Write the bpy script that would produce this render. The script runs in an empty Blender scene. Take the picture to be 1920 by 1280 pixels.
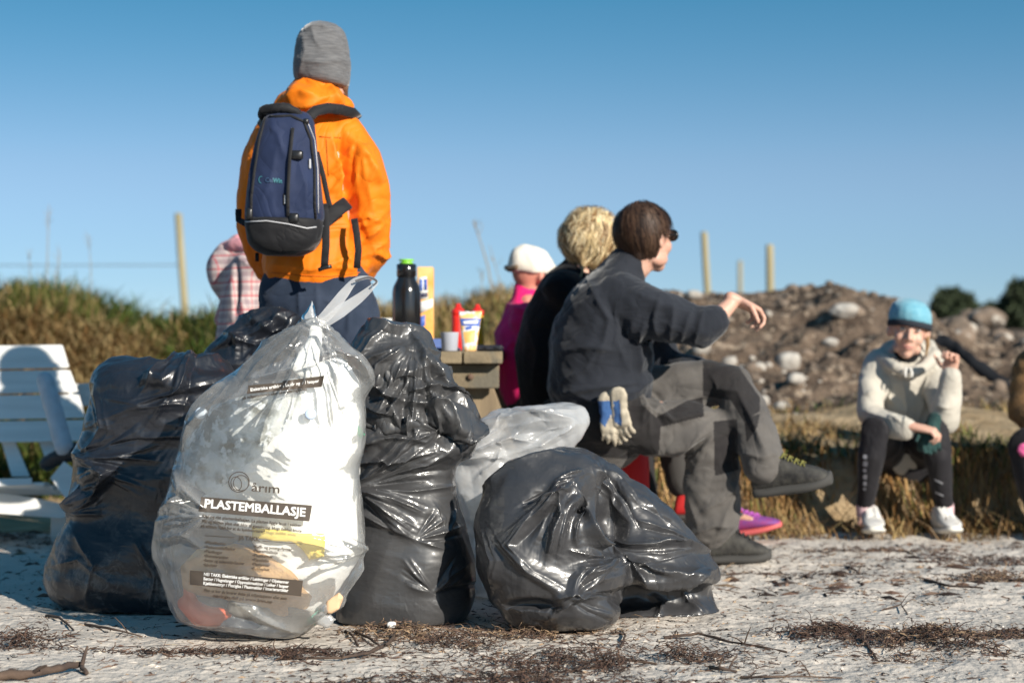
import bpy, bmesh, math, random, time
import numpy as np
from mathutils import Vector, Matrix
from mathutils.bvhtree import BVHTree
R = math.radians
FPX, CAMH = 3467.0, 0.80          # focal length in photo pixels, lens height
C = bpy.context.scene.collection
scene = bpy.context.scene

# ---------------------------------------------------------------- camera, sky, sun, exposure
cam = bpy.data.cameras.new('camera'); camo = bpy.data.objects.new('camera', cam); C.objects.link(camo)
camo.location = (0, 0, CAMH); camo.rotation_euler = (R(90), 0, 0)
cam.sensor_width = 36; cam.lens = 65.0; cam.clip_end = 3000; scene.camera = camo
cam.dof.use_dof = True; cam.dof.focus_distance = 4.95; cam.dof.aperture_fstop = 2.5
SUN_EL, SUN_AZ = R(24), (0.62, -0.78)
world = bpy.data.worlds.new('World'); scene.world = world; world.use_nodes = True
nt = world.node_tree; bg = nt.nodes['Background']
sky = nt.nodes.new('ShaderNodeTexSky'); sky.sky_type = 'NISHITA'; sky.sun_disc = False
sky.sun_elevation = SUN_EL; sky.sun_rotation = math.atan2(SUN_AZ[0], SUN_AZ[1])
sky.air_density = 1.0; sky.dust_density = 0.1; sky.ozone_density = 3.0; sky.altitude = 600
# the sky deepens fast above the horizon: stretch its elevation
tc = nt.nodes.new('ShaderNodeTexCoord'); mp = nt.nodes.new('ShaderNodeMapping'); mp.vector_type = 'POINT'
mp.inputs['Location'].default_value = (0, 0, 0.035); mp.inputs['Scale'].default_value = (1, 1, 2.6)
nt.links.new(tc.outputs['Generated'], mp.inputs[0]); nt.links.new(mp.outputs[0], sky.inputs[0])
hs = nt.nodes.new('ShaderNodeHueSaturation'); hs.inputs['Saturation'].default_value = 1.15; hs.inputs['Hue'].default_value = 0.485
nt.links.new(sky.outputs[0], hs.inputs['Color'])
# low haze: the sky pales and flattens towards the horizon, all the way round
sxz = nt.nodes.new('ShaderNodeSeparateXYZ'); nt.links.new(tc.outputs['Generated'], sxz.inputs[0])
zr = nt.nodes.new('ShaderNodeMapRange'); zr.inputs[2].default_value = .2; nt.links.new(sxz.outputs[2], zr.inputs[0])
rp = nt.nodes.new('ShaderNodeValToRGB'); nt.links.new(zr.outputs[0], rp.inputs[0]); rp.color_ramp.interpolation = 'B_SPLINE'
for k, (z, c) in enumerate(((0, (.52, .54, .64)), (.035, (.86, .71, .68)), (.069, (1.35, .95, .86)), (.105, (1.78, 1.12, .97)), (.176, (.90, 1.20, 1.12)))):
    e = rp.color_ramp.elements[k] if k < 2 else rp.color_ramp.elements.new(z/.2)
    e.position = z/.2; e.color = (c[0]/2, c[1]/2, c[2]/2, 1)
ml = nt.nodes.new('ShaderNodeMix'); ml.data_type = 'RGBA'; ml.blend_type = 'MULTIPLY'; ml.inputs[0].default_value = 1; ml.clamp_result = False
nt.links.new(hs.outputs[0], ml.inputs[6]); nt.links.new(rp.outputs[0], ml.inputs[7])
vs2 = nt.nodes.new('ShaderNodeVectorMath'); vs2.operation = 'SCALE'; vs2.inputs[3].default_value = 2.0; nt.links.new(ml.outputs[2], vs2.inputs[0]); nt.links.new(vs2.outputs[0], bg.inputs[0]); bg.inputs[1].default_value = 0.108
sun = bpy.data.lights.new('sun', 'SUN'); sun.energy = 5.0; sun.angle = R(.5); sun.color = (1, .93, .82)
suno = bpy.data.objects.new('sun', sun); C.objects.link(suno)
SUNV = Vector((SUN_AZ[0]*math.cos(SUN_EL), SUN_AZ[1]*math.cos(SUN_EL), math.sin(SUN_EL))).normalized()
suno.rotation_euler = SUNV.to_track_quat('Z', 'Y').to_euler()
scene.view_settings.view_transform = 'Standard'; scene.view_settings.look = 'None'
scene.view_settings.exposure = 0.5; scene.view_settings.gamma = 1
scene.cycles.transparent_max_bounces = 24; scene.cycles.max_bounces = 10

def P(px, py, d):                 # a place in the world seen at a photo pixel, d metres out
    return Vector(((px-960)/FPX*d, d, CAMH-(py-640)/FPX*d))


def link_mesh(name, co, faces, mat=None, parent=None, smooth=True):
    me = bpy.data.meshes.new(name)
    me.from_pydata([tuple(c) for c in co] if not isinstance(co, list) else co, [], faces if isinstance(faces, list) else faces.tolist())
    if smooth: me.polygons.foreach_set('use_smooth', [True]*len(me.polygons))
    if mat is not None: me.materials.append(mat)
    me.update()
    o = bpy.data.objects.new(name, me); C.objects.link(o)
    if parent is not None: o.parent = parent
    return o

def smoothnoise(p, scale, seed=0, octaves=1):
    """cheap vectorised value noise, -1..1"""
    p = np.asarray(p, dtype=np.float64)
    out = np.zeros(len(p)); amp = 1.0; tot = 0
    for o in range(octaves):
        q = p/scale + seed*17.31 + o*7.7
        i = np.floor(q).astype(np.int64); f = q-i; f = f*f*(3-2*f)
        def h(a, b, c):
            n = (a*374761393 + b*668265263 + c*1274126177 + seed*144665) & 0xffffffff
            n = ((n ^ (n >> 13))*1274126177) & 0xffffffff
            n = (n ^ (n >> 16)) & 0xffffff
            return n/float(0x7fffff)-1
        v = 0
        for a in (0, 1):
            for b in (0, 1):
                for c in (0, 1):
                    w = (f[:, 0] if a else 1-f[:, 0])*(f[:, 1] if b else 1-f[:, 1])*(f[:, 2] if c else 1-f[:, 2])
                    v = v + w*h(i[:, 0]+a, i[:, 1]+b, i[:, 2]+c)
        out += amp*v; tot += amp; amp *= 0.5; scale *= 0.5
    return out/tot

def mesh_arrays(me):
    n = len(me.vertices); co = np.empty(n*3, dtype=np.float32); me.vertices.foreach_get('co', co); co = co.reshape(-1, 3)
    return co
def vert_normals(co, F):
    a, b, c, d = co[F[:, 0]], co[F[:, 1]], co[F[:, 2]], co[F[:, 3]]
    fn = np.cross(c-a, d-b)
    n = len(co); out = np.zeros((n, 3))
    for k in range(3):
        s = 0
        for j in range(4): s = s+np.bincount(F[:, j], fn[:, k], n)
        out[:, k] = s
    return out/(np.linalg.norm(out, axis=1, keepdims=True)+1e-12)
def quads_of(me):
    """quads as an (n,4) array; triangles repeat their last corner"""
    out = []
    for p in me.polygons:
        v = list(p.vertices)
        if len(v) == 3: v.append(v[2])
        out.append(v[:4])
    return np.array(out, dtype=np.int64)
def quads_fast(me):
    nl = len(me.loops); lv = np.empty(nl, dtype=np.int32); me.loops.foreach_get('vertex_index', lv)
    ls = np.empty(len(me.polygons), dtype=np.int32); me.polygons.foreach_get('loop_start', ls)
    lt = np.empty(len(me.polygons), dtype=np.int32); me.polygons.foreach_get('loop_total', lt)
    q = np.stack([lv[ls], lv[ls+1], lv[ls+2], lv[np.minimum(ls+np.minimum(lt-1, 3), nl-1)]], 1)
    return q.astype(np.int64)

def relax(me, excess, iters=60, lo=-.004, hi=.03, bend=.12, seed=1, noise=.003, nscale=.05, fixed=None, tang=.02, omega=1.2, floor=None, grav=0):
    """give the skin of a mesh more cloth than its form needs and let it buckle into folds.
    excess(mid, unitdir) -> extra length fraction of each edge; folds stay within lo..hi of the form."""
    x0 = mesh_arrays(me).astype(np.float64); F = quads_fast(me); n = len(x0)
    N = vert_normals(x0, F)
    E = np.concatenate([F[:, [0, 1]], F[:, [1, 2]], F[:, [2, 3]], F[:, [3, 0]]]); E = E[E[:, 0] != E[:, 1]]
    E.sort(axis=1); key = E[:, 0]*n+E[:, 1]; key = np.unique(key); E = np.stack([key//n, key % n], 1)
    D = np.concatenate([F[:, [0, 2]], F[:, [1, 3]]]); D = D[D[:, 0] != D[:, 1]]
    A = np.concatenate([E, D]); i, j = A[:, 0], A[:, 1]
    d = x0[j]-x0[i]; L = np.linalg.norm(d, axis=1)+1e-9
    L0 = L*(1+excess((x0[i]+x0[j])/2, d/L[:, None]))
    deg = np.bincount(i, minlength=n)+np.bincount(j, minlength=n)
    ei, ej = E[:, 0], E[:, 1]; edeg = (np.bincount(ei, minlength=n)+np.bincount(ej, minlength=n))[:, None]
    h = smoothnoise(x0, nscale, seed, 2)*noise+smoothnoise(x0, nscale/3, seed+5)*noise*.4
    x = x0+N*(h+abs(noise)*.3)[:, None]
    lo = np.broadcast_to(lo, (n,)); hi = np.broadcast_to(hi, (n,))
    ii = np.concatenate([i, j]); eii = np.concatenate([ei, ej])
    for it in range(iters):
        d = x[j]-x[i]; l = np.sqrt((d*d).sum(1))+1e-9
        c = d*((l-L0)/l*.5)[:, None]; cc = np.concatenate([c, -c])
        acc = np.stack([np.bincount(ii, cc[:, k], n) for k in range(3)], 1)
        x = x+acc*(omega*2/deg[:, None])*.9
        u = x-x0
        de = u[ej]-u[ei]; dd = np.concatenate([de, -de])
        lap = np.stack([np.bincount(eii, dd[:, k], n) for k in range(3)], 1)/edeg
        u = u+bend*lap
        hN = (u*N).sum(1); T = u-N*hN[:, None]
        hN = np.clip(hN, lo, hi)
        tl = np.linalg.norm(T, axis=1)+1e-9; T *= (np.minimum(tl, tang)/tl)[:, None]
        x = x0+T+N*hN[:, None]
        if grav: x[:, 2] -= grav
        if floor is not None: x[:, 2] = np.maximum(x[:, 2], floor)
        if fixed is not None: x[fixed] = x0[fixed]
    me.vertices.foreach_set('co', x.astype(np.float32).ravel()); me.update()
    return x

def apply_mods(o):
    dg = bpy.context.evaluated_depsgraph_get(); dg.update()
    me = bpy.data.meshes.new_from_object(o.evaluated_get(dg))
    old = o.data; o.modifiers.clear(); me.name = old.name
    o.data = me; bpy.data.meshes.remove(old)
    me.polygons.foreach_set('use_smooth', [True]*len(me.polygons))
    return me
def voxel(o, size, smooth=0, sub=0):
    m = o.modifiers.new('r', 'REMESH'); m.mode = 'VOXEL'; m.voxel_size = size; m.use_smooth_shade = True
    if smooth:
        s = o.modifiers.new('s', 'SMOOTH'); s.factor = .5; s.iterations = smooth
    if sub:
        s = o.modifiers.new('u', 'SUBSURF'); s.levels = sub; s.render_levels = sub
    return apply_mods(o)
def subdiv(o, n=1):
    s = o.modifiers.new('u', 'SUBSURF'); s.levels = n; s.render_levels = n
    return apply_mods(o)

class Prim:
    """collects closed solids (lofts, limbs, ellipsoids) that one voxel remesh fuses into one skin"""
    def __init__(s): s.v = []; s.f = []
    def add(s, v, f):
        b = len(s.v); s.v += [tuple(p) for p in v]; s.f += [tuple(k+b for k in q) for q in f]
    def ring_loft(s, rings):
        n = len(rings[0]); v = [p for r in rings for p in r]; f = []
        for a in range(len(rings)-1):
            for k in range(n):
                f.append((a*n+k, a*n+(k+1) % n, (a+1)*n+(k+1) % n, (a+1)*n+k))
        v.append(sum((Vector(p) for p in rings[0]), Vector())/n); v.append(sum((Vector(p) for p in rings[-1]), Vector())/n)
        A, B = len(v)-2, len(v)-1; m = (len(rings)-1)*n
        for k in range(n):
            f.append((A, (k+1) % n, k)); f.append((B, m+k, m+(k+1) % n))
        s.add(v, f)
    def limb(s, pts, n=14, flat=None):
        """pts: list of (Vector, radius) or (Vector, ra, rb, axis) - a tapering round-ended tube"""
        P_ = [Vector(p[0]) for p in pts]; rings = []
        up0 = Vector((0, -1, .2)).normalized() if flat is None else Vector(flat)
        m = len(pts)
        def frame(t):
            t = t.normalized(); a = up0-t*up0.dot(t)
            if a.length < .1: a = Vector((1, 0, 0))-t*t.x
            a.normalize(); return a, t.cross(a)
        def ring(c, t, ra, rb):
            a, b = frame(t)
            return [c+a*(ra*math.cos(q*2*math.pi/n))+b*(rb*math.sin(q*2*math.pi/n)) for q in range(n)]
        for k in range(m):
            t = (P_[min(k+1, m-1)]-P_[max(k-1, 0)]); ra = pts[k][1]; rb = pts[k][2] if len(pts[k]) > 2 else ra
            if k == 0:
                td = (P_[1]-P_[0]).normalized(); rm = min(ra, rb)
                for w in (.98, .8, .45): q = math.sqrt(1-w*w); rings.append(ring(P_[0]-td*rm*w, td, ra*q, rb*q))
            rings.append(ring(P_[k], t, ra, rb))
            if k == m-1:
                td = (P_[-1]-P_[-2]).normalized(); rm = min(ra, rb)
                for w in (.45, .8, .98): q = math.sqrt(1-w*w); rings.append(ring(P_[-1]+td*rm*w, td, ra*q, rb*q))
        s.ring_loft(rings)
    def ell(s, c, r, rot=None, n=16, m=10):
        c = Vector(c); r = Vector(r) if hasattr(r, '__len__') else Vector((r, r, r)); rings = []
        for a in range(1, m):
            th = math.pi*a/m
            rings.append([c+((rot @ Vector((r.x*math.sin(th)*math.cos(2*math.pi*k/n), r.y*math.sin(th)*math.sin(2*math.pi*k/n), r.z*math.cos(th)))) if rot else
                          Vector((r.x*math.sin(th)*math.cos(2*math.pi*k/n), r.y*math.sin(th)*math.sin(2*math.pi*k/n), r.z*math.cos(th)))) for k in range(n)])
        s.ring_loft(rings)
    def obj(s, name, mat=None, parent=None):
        return link_mesh(name, s.v, s.f, mat, parent)
def loft_rows(rows, d, depth, n=28, lump=0, seed=0, power=2.4):
    """rows of (py, pxl, pxr[, depthscale[, dshift]]) traced in the photo -> rings of a solid standing d metres out"""
    rings = []
    for r in rows:
        py, a, b = r[:3]; ds = r[3] if len(r) > 3 else 1; sh = r[4] if len(r) > 4 else 0
        L_, R_ = P(a, py, d+sh), P(b, py, d+sh); c = (L_+R_)/2; w = (R_-L_).length/2; dp = depth*ds
        ring = []
        for k in range(n):
            t = 2*math.pi*k/n; ct, st = math.cos(t), math.sin(t)
            e = 2/power
            ring.append(c+Vector((w*math.copysign(abs(ct)**e, ct), dp*math.copysign(abs(st)**e, st), 0)))
        rings.append(ring)
    return rings
def project(x):
    d = x[:, 1]
    return np.stack([960+x[:, 0]/d*FPX, 640-(x[:, 2]-CAMH)/d*FPX], 1)
def tri(t): return np.abs((t % 1)*2-1)            # 0..1 zigzag
def facets(x, scale, seed, n=5, stretch=(1, 1, 1), warp=.12):
    """crumpled sheet: zigzags across several warped directions, sharp creases between flat facets; about -1..1"""
    rs = np.random.RandomState(seed); q = x*np.array(stretch)/scale
    w = np.stack([smoothnoise(q, 1.7, seed+k) for k in range(3)], 1)*warp*1.6
    q = q+w; out = 0; tot = 0
    for k in range(n):
        v = rs.normal(size=3); v /= np.linalg.norm(v); f = rs.uniform(.45, 1.5); a = 1/f
        m = .5+.5*smoothnoise(q, 2.3, seed+31+k)
        out = out+a*(tri(q @ v*f+rs.rand())-.5)*2*m; tot += a*.6
    return out/tot
def fan(cx, cy, n, r0, r1, a0, a1, h, w=5, seed=0, jit=.3):
    rs = random.Random(seed); out = []
    for k in range(n):
        a = R(a0+(a1-a0)*(k+.5+rs.uniform(-jit, jit))/n); r = r1*rs.uniform(.55, 1.1)
        c, s = math.cos(a), -math.sin(a); b = a+rs.uniform(-.12, .12)
        out.append(([(cx+r0*c, cy+r0*s), (cx+(r0+r)*.5*math.cos(b), cy-(r0+r)*.5*math.sin(b)), (cx+r*c, cy+r*s)], h*rs.uniform(.6, 1.2)*rs.choice([1, 1, -.7]), w*rs.uniform(.7, 1.3)))
    return out
def fold_up(me, folds=(), dents=(), crumple=(), floor=.002, x0=None):
    """push the skin along its normals: traced folds (polyline, height, width), dents (x, y, rx, ry, depth), crumple (scale, amp, seed, stretch, maskfn)"""
    x = mesh_arrays(me).astype(np.float64); F = quads_fast(me); N = vert_normals(x, F); p = project(x)
    front = np.clip((.25-N[:, 1])/.35, 0, 1)
    h = np.zeros(len(x)); wob = smoothnoise(x, .06, 77, 2)*5
    for poly, H, w in folds:
        poly = np.array(poly, float); seg = np.linalg.norm(np.diff(poly, axis=0), axis=1); tot = seg.sum(); acc = 0
        lo = poly.min(0)-w*5-6; hi = poly.max(0)+w*5+6
        sel = np.where((p[:, 0] > lo[0]) & (p[:, 0] < hi[0]) & (p[:, 1] > lo[1]) & (p[:, 1] < hi[1]) & (front > 0))[0]
        if not len(sel): continue
        q = p[sel]; best = np.full(len(sel), 1e9); S = np.zeros(len(sel)); side = np.zeros(len(sel))
        for a in range(len(poly)-1):
            u = (poly[a+1]-poly[a])/seg[a]; r = q-poly[a]; s = r @ u; t = r[:, 0]*u[1]-r[:, 1]*u[0]
            sc_ = np.clip(s, 0, seg[a]); dist = np.hypot(s-sc_, t)
            b = dist < best; best[b] = dist[b]; S[b] = ((acc+sc_)/tot)[b]; side[b] = t[b]; acc += seg[a]
        best = np.abs(best+wob[sel]*np.minimum(1, best/10)*.3)
        taper = np.clip(np.sin(np.pi*np.clip(S, .02, .98)), 0, 1)**.6
        wl = w*np.where(side > 0, 1.5, .8)
        prof = np.exp(-(best/wl)) if H > 0 else np.exp(-(best/wl)**1.3); h[sel] += H*taper*prof*front[sel]
    for (cx, cy, rx, ry, D) in dents:
        r2 = ((p[:, 0]-cx)/rx)**2+((p[:, 1]-cy)/ry)**2
        h += -D*np.exp(-r2**1.5)*front
    for scale, amp, seed, stretch, mask in crumple:
        c = facets(x, scale, seed, stretch=stretch)*amp
        h += c*(mask(p, x) if mask else 1)
    x = x+N*h[:, None]
    if floor is not None:
        lowz = np.maximum(0, floor-x[:, 2]); x[:, 2] = np.maximum(x[:, 2], floor)
    me.vertices.foreach_set('co', x.astype(np.float32).ravel()); me.update()
def band(p, a, b, s=30): return np.clip((p-a)/s, 0, 1)*np.clip((b-p)/s, 0, 1)

# ---------------------------------------------------------------- materials
def nn(nt, t, **k):
    n = nt.nodes.new(t)
    for a, b in k.items(): setattr(n, a, b)
    return n
def rgba(c): return (c[0], c[1], c[2], 1)
def mat(name, col, rough=.6, col2=None, scale=20, stretch=(1, 1, 1), bump=0, bscale=150, bstretch=(1, 1, 1), spec=.5, metal=0, lo=.35, hi=.65, attr=None, sheen=0, coat=0, trans=0, sub=0, detail=4, col3=None, scale3=60, lo3=.55, hi3=.62):
    m = bpy.data.materials.new(name); m.use_nodes = True; nt = m.node_tree; b = nt.nodes['Principled BSDF']
    b.inputs['Roughness'].default_value = rough; b.inputs['Metallic'].default_value = metal
    b.inputs['Specular IOR Level'].default_value = spec
    if sheen: b.inputs['Sheen Weight'].default_value = sheen; b.inputs['Sheen Roughness'].default_value = .4
    if coat: b.inputs['Coat Weight'].default_value = coat; b.inputs['Coat Roughness'].default_value = .12
    if trans: b.inputs['Transmission Weight'].default_value = trans
    if sub: b.inputs['Subsurface Weight'].default_value = sub; b.inputs['Subsurface Radius'].default_value = (.01, .004, .002); b.inputs['Subsurface Scale'].default_value = 1
    tcn = nn(nt, 'ShaderNodeTexCoord'); src = None
    def tex(sc, st, det=detail):
        mpn = nn(nt, 'ShaderNodeMapping'); mpn.inputs['Scale'].default_value = st; nt.links.new(tcn.outputs['Object'], mpn.inputs[0])
        n = nn(nt, 'ShaderNodeTexNoise'); n.inputs['Scale'].default_value = sc; n.inputs['Detail'].default_value = det; nt.links.new(mpn.outputs[0], n.inputs[0]); return n
    if attr:
        a = nn(nt, 'ShaderNodeAttribute', attribute_name=attr); src = a.outputs['Color']
    else:
        b.inputs['Base Color'].default_value = rgba(col)
    if col2 is not None:
        n = tex(scale, stretch); mr = nn(nt, 'ShaderNodeMapRange'); mr.inputs[1].default_value = lo; mr.inputs[2].default_value = hi
        nt.links.new(n.outputs[0], mr.inputs[0]); mx = nn(nt, 'ShaderNodeMix', data_type='RGBA')
        nt.links.new(mr.outputs[0], mx.inputs[0]); mx.inputs[6].default_value = rgba(col); mx.inputs[7].default_value = rgba(col2); src = mx.outputs[2]
        if col3 is not None:
            n = tex(scale3, stretch); mr = nn(nt, 'ShaderNodeMapRange'); mr.inputs[1].default_value = lo3; mr.inputs[2].default_value = hi3
            nt.links.new(n.outputs[0], mr.inputs[0]); m2 = nn(nt, 'ShaderNodeMix', data_type='RGBA')
            nt.links.new(mr.outputs[0], m2.inputs[0]); nt.links.new(src, m2.inputs[6]); m2.inputs[7].default_value = rgba(col3); src = m2.outputs[2]
    if src is not None: nt.links.new(src, b.inputs['Base Color'])
    if bump:
        n = tex(bscale, bstretch, 6); bp = nn(nt, 'ShaderNodeBump'); bp.inputs['Strength'].default_value = 1; bp.inputs['Distance'].default_value = bump
        nt.links.new(n.outputs[0], bp.inputs['Height']); nt.links.new(bp.outputs[0], b.inputs['Normal'])
    return m
def crinkle(nt, socks, dist):
    """fine sharp creases of thin film: ridged noise, drawn out one way here and another way there"""
    tcn = nn(nt, 'ShaderNodeTexCoord'); out = None
    for sc, st, amp, off in ((16, (1, 1, 3.2), 1.0, 0), (22, (2.6, 2.6, .8), .8, 7), (55, (1, 1, 1.6), .28, 3)):
        mpn = nn(nt, 'ShaderNodeMapping'); mpn.inputs['Scale'].default_value = st; mpn.inputs['Location'].default_value = (off, off, off); nt.links.new(tcn.outputs['Object'], mpn.inputs[0])
        n = nn(nt, 'ShaderNodeTexNoise', noise_type='RIDGED_MULTIFRACTAL', normalize=True); n.inputs['Scale'].default_value = sc; n.inputs['Detail'].default_value = 2; n.inputs['Roughness'].default_value = .45; n.inputs['Distortion'].default_value = .5
        nt.links.new(mpn.outputs[0], n.inputs[0])
        g = nn(nt, 'ShaderNodeTexNoise'); g.inputs['Scale'].default_value = 5; g.inputs['Detail'].default_value = 1; mg = nn(nt, 'ShaderNodeMapping'); mg.inputs['Location'].default_value = (off*3, 1, off); nt.links.new(tcn.outputs['Object'], mg.inputs[0]); nt.links.new(mg.outputs[0], g.inputs[0])
        gr = nn(nt, 'ShaderNodeMapRange'); gr.inputs[1].default_value = .42; gr.inputs[2].default_value = .62; gr.inputs[3].default_value = .08*amp; gr.inputs[4].default_value = amp; nt.links.new(g.outputs[0], gr.inputs[0])
        m = nn(nt, 'ShaderNodeMath', operation='MULTIPLY'); nt.links.new(n.outputs[0], m.inputs[0]); nt.links.new(gr.outputs[0], m.inputs[1])
        if out is None: out = m.outputs[0]
        else: a = nn(nt, 'ShaderNodeMath', operation='ADD'); nt.links.new(out, a.inputs[0]); nt.links.new(m.outputs[0], a.inputs[1]); out = a.outputs[0]
    bp = nn(nt, 'ShaderNodeBump'); bp.inputs['Distance'].default_value = dist; nt.links.new(out, bp.inputs['Height'])
    for s_ in socks: nt.links.new(bp.outputs[0], s_)
def film(name, col, clear, rough, milky, bump=.0006, bscale=60, spec=.5):
    """thin plastic film: see-through, part milky, glossy"""
    m = bpy.data.materials.new(name); m.use_nodes = True; nt = m.node_tree; nt.nodes.remove(nt.nodes['Principled BSDF']); out = nt.nodes['Material Output']
    tr = nn(nt, 'ShaderNodeBsdfTransparent'); tr.inputs[0].default_value = (.97, .98, .98, 1)
    df = nn(nt, 'ShaderNodeBsdfDiffuse'); df.inputs[0].default_value = rgba(col)
    tl = nn(nt, 'ShaderNodeBsdfTranslucent'); tl.inputs[0].default_value = rgba(col)
    m1 = nn(nt, 'ShaderNodeMixShader'); m1.inputs[0].default_value = .45; nt.links.new(df.outputs[0], m1.inputs[1]); nt.links.new(tl.outputs[0], m1.inputs[2])
    tcn = nn(nt, 'ShaderNodeTexCoord'); n = nn(nt, 'ShaderNodeTexNoise'); n.inputs['Scale'].default_value = 5; n.inputs['Detail'].default_value = 5; nt.links.new(tcn.outputs['Object'], n.inputs[0])
    lw = nn(nt, 'ShaderNodeLayerWeight'); lw.inputs[0].default_value = .35
    mr = nn(nt, 'ShaderNodeMapRange'); mr.inputs[1].default_value = .35; mr.inputs[2].default_value = .7; mr.inputs[3].default_value = milky*.6; mr.inputs[4].default_value = milky*1.4; nt.links.new(n.outputs[0], mr.inputs[0])
    ad = nn(nt, 'ShaderNodeMath', operation='MULTIPLY_ADD', use_clamp=True); nt.links.new(lw.outputs['Facing'], ad.inputs[0]); ad.inputs[1].default_value = .38; nt.links.new(mr.outputs[0], ad.inputs[2])
    m2 = nn(nt, 'ShaderNodeMixShader'); nt.links.new(ad.outputs[0], m2.inputs[0]); nt.links.new(tr.outputs[0], m2.inputs[1]); nt.links.new(m1.outputs[0], m2.inputs[2])
    gl = nn(nt, 'ShaderNodeBsdfGlossy'); gl.inputs['Roughness'].default_value = rough
    fr = nn(nt, 'ShaderNodeFresnel'); fr.inputs[0].default_value = 1.5
    f2 = nn(nt, 'ShaderNodeMath', operation='MULTIPLY_ADD', use_clamp=True); nt.links.new(fr.outputs[0], f2.inputs[0]); f2.inputs[1].default_value = 1.0; f2.inputs[2].default_value = .03
    m3 = nn(nt, 'ShaderNodeMixShader'); nt.links.new(f2.outputs[0], m3.inputs[0]); nt.links.new(m2.outputs[0], m3.inputs[1]); nt.links.new(gl.outputs[0], m3.inputs[2]); nt.links.new(m3.outputs[0], out.inputs[0])
    crinkle(nt, (gl.inputs['Normal'],), .002)
    return m
def black_plastic(name, col, rough, seed, dust=0):
    m = mat(name, col, rough, spec=.5, coat=.5)
    nt = m.node_tree; b = nt.nodes['Principled BSDF']; b.inputs['Coat Roughness'].default_value = .15
    crinkle(nt, (b.inputs['Normal'], b.inputs['Coat Normal']), .0024)
    tcn = nn(nt, 'ShaderNodeTexCoord')
    n = nn(nt, 'ShaderNodeTexNoise'); n.inputs['Scale'].default_value = 9; n.inputs['Detail'].default_value = 8; n.inputs['Roughness'].default_value = .7; nt.links.new(tcn.outputs['Object'], n.inputs[0])
    mr = nn(nt, 'ShaderNodeMapRange'); mr.inputs[1].default_value = .3; mr.inputs[2].default_value = .75; mr.inputs[3].default_value = rough-.06; mr.inputs[4].default_value = rough+.12
    nt.links.new(n.outputs[0], mr.inputs[0]); nt.links.new(mr.outputs[0], b.inputs['Roughness'])
    if dust:   # dried sand smeared over the lower part of the bag
        sx = nn(nt, 'ShaderNodeSeparateXYZ'); nt.links.new(tcn.outputs['Object'], sx.inputs[0])
        z = nn(nt, 'ShaderNodeMapRange'); z.inputs[1].default_value = .36; z.inputs[2].default_value = .05; nt.links.new(sx.outputs[2], z.inputs[0])
        n2 = nn(nt, 'ShaderNodeTexNoise'); n2.inputs['Scale'].default_value = 22; n2.inputs['Detail'].default_value = 9; n2.inputs['Roughness'].default_value = .75; n2.inputs['Distortion'].default_value = 1.5; nt.links.new(tcn.outputs['Object'], n2.inputs[0])
        nb = nn(nt, 'ShaderNodeTexNoise'); nb.inputs['Scale'].default_value = 6; nb.inputs['Detail'].default_value = 2; nt.links.new(tcn.outputs['Object'], nb.inputs[0])
        q = nn(nt, 'ShaderNodeMath', operation='MULTIPLY'); nt.links.new(n2.outputs[0], q.inputs[0]); nt.links.new(nb.outputs[0], q.inputs[1])
        r2 = nn(nt, 'ShaderNodeMapRange'); r2.inputs[1].default_value = .24; r2.inputs[2].default_value = .36; nt.links.new(q.outputs[0], r2.inputs[0])
        k = nn(nt, 'ShaderNodeMath', operation='MULTIPLY', use_clamp=True); nt.links.new(z.outputs[0], k.inputs[0]); nt.links.new(r2.outputs[0], k.inputs[1])
        k2 = nn(nt, 'ShaderNodeMath', operation='MULTIPLY'); nt.links.new(k.outputs[0], k2.inputs[0]); k2.inputs[1].default_value = dust
        mx = nn(nt, 'ShaderNodeMix', data_type='RGBA'); nt.links.new(k2.outputs[0], mx.inputs[0]); mx.inputs[6].default_value = rgba(col); mx.inputs[7].default_value = (.22, .205, .19, 1)
        nt.links.new(mx.outputs[2], b.inputs['Base Color'])
        mc = nn(nt, 'ShaderNodeMapRange'); nt.links.new(k2.outputs[0], mc.inputs[0]); mc.inputs[3].default_value = .35; mc.inputs[4].default_value = 0; nt.links.new(mc.outputs[0], b.inputs['Coat Weight'])
    return m
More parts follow.
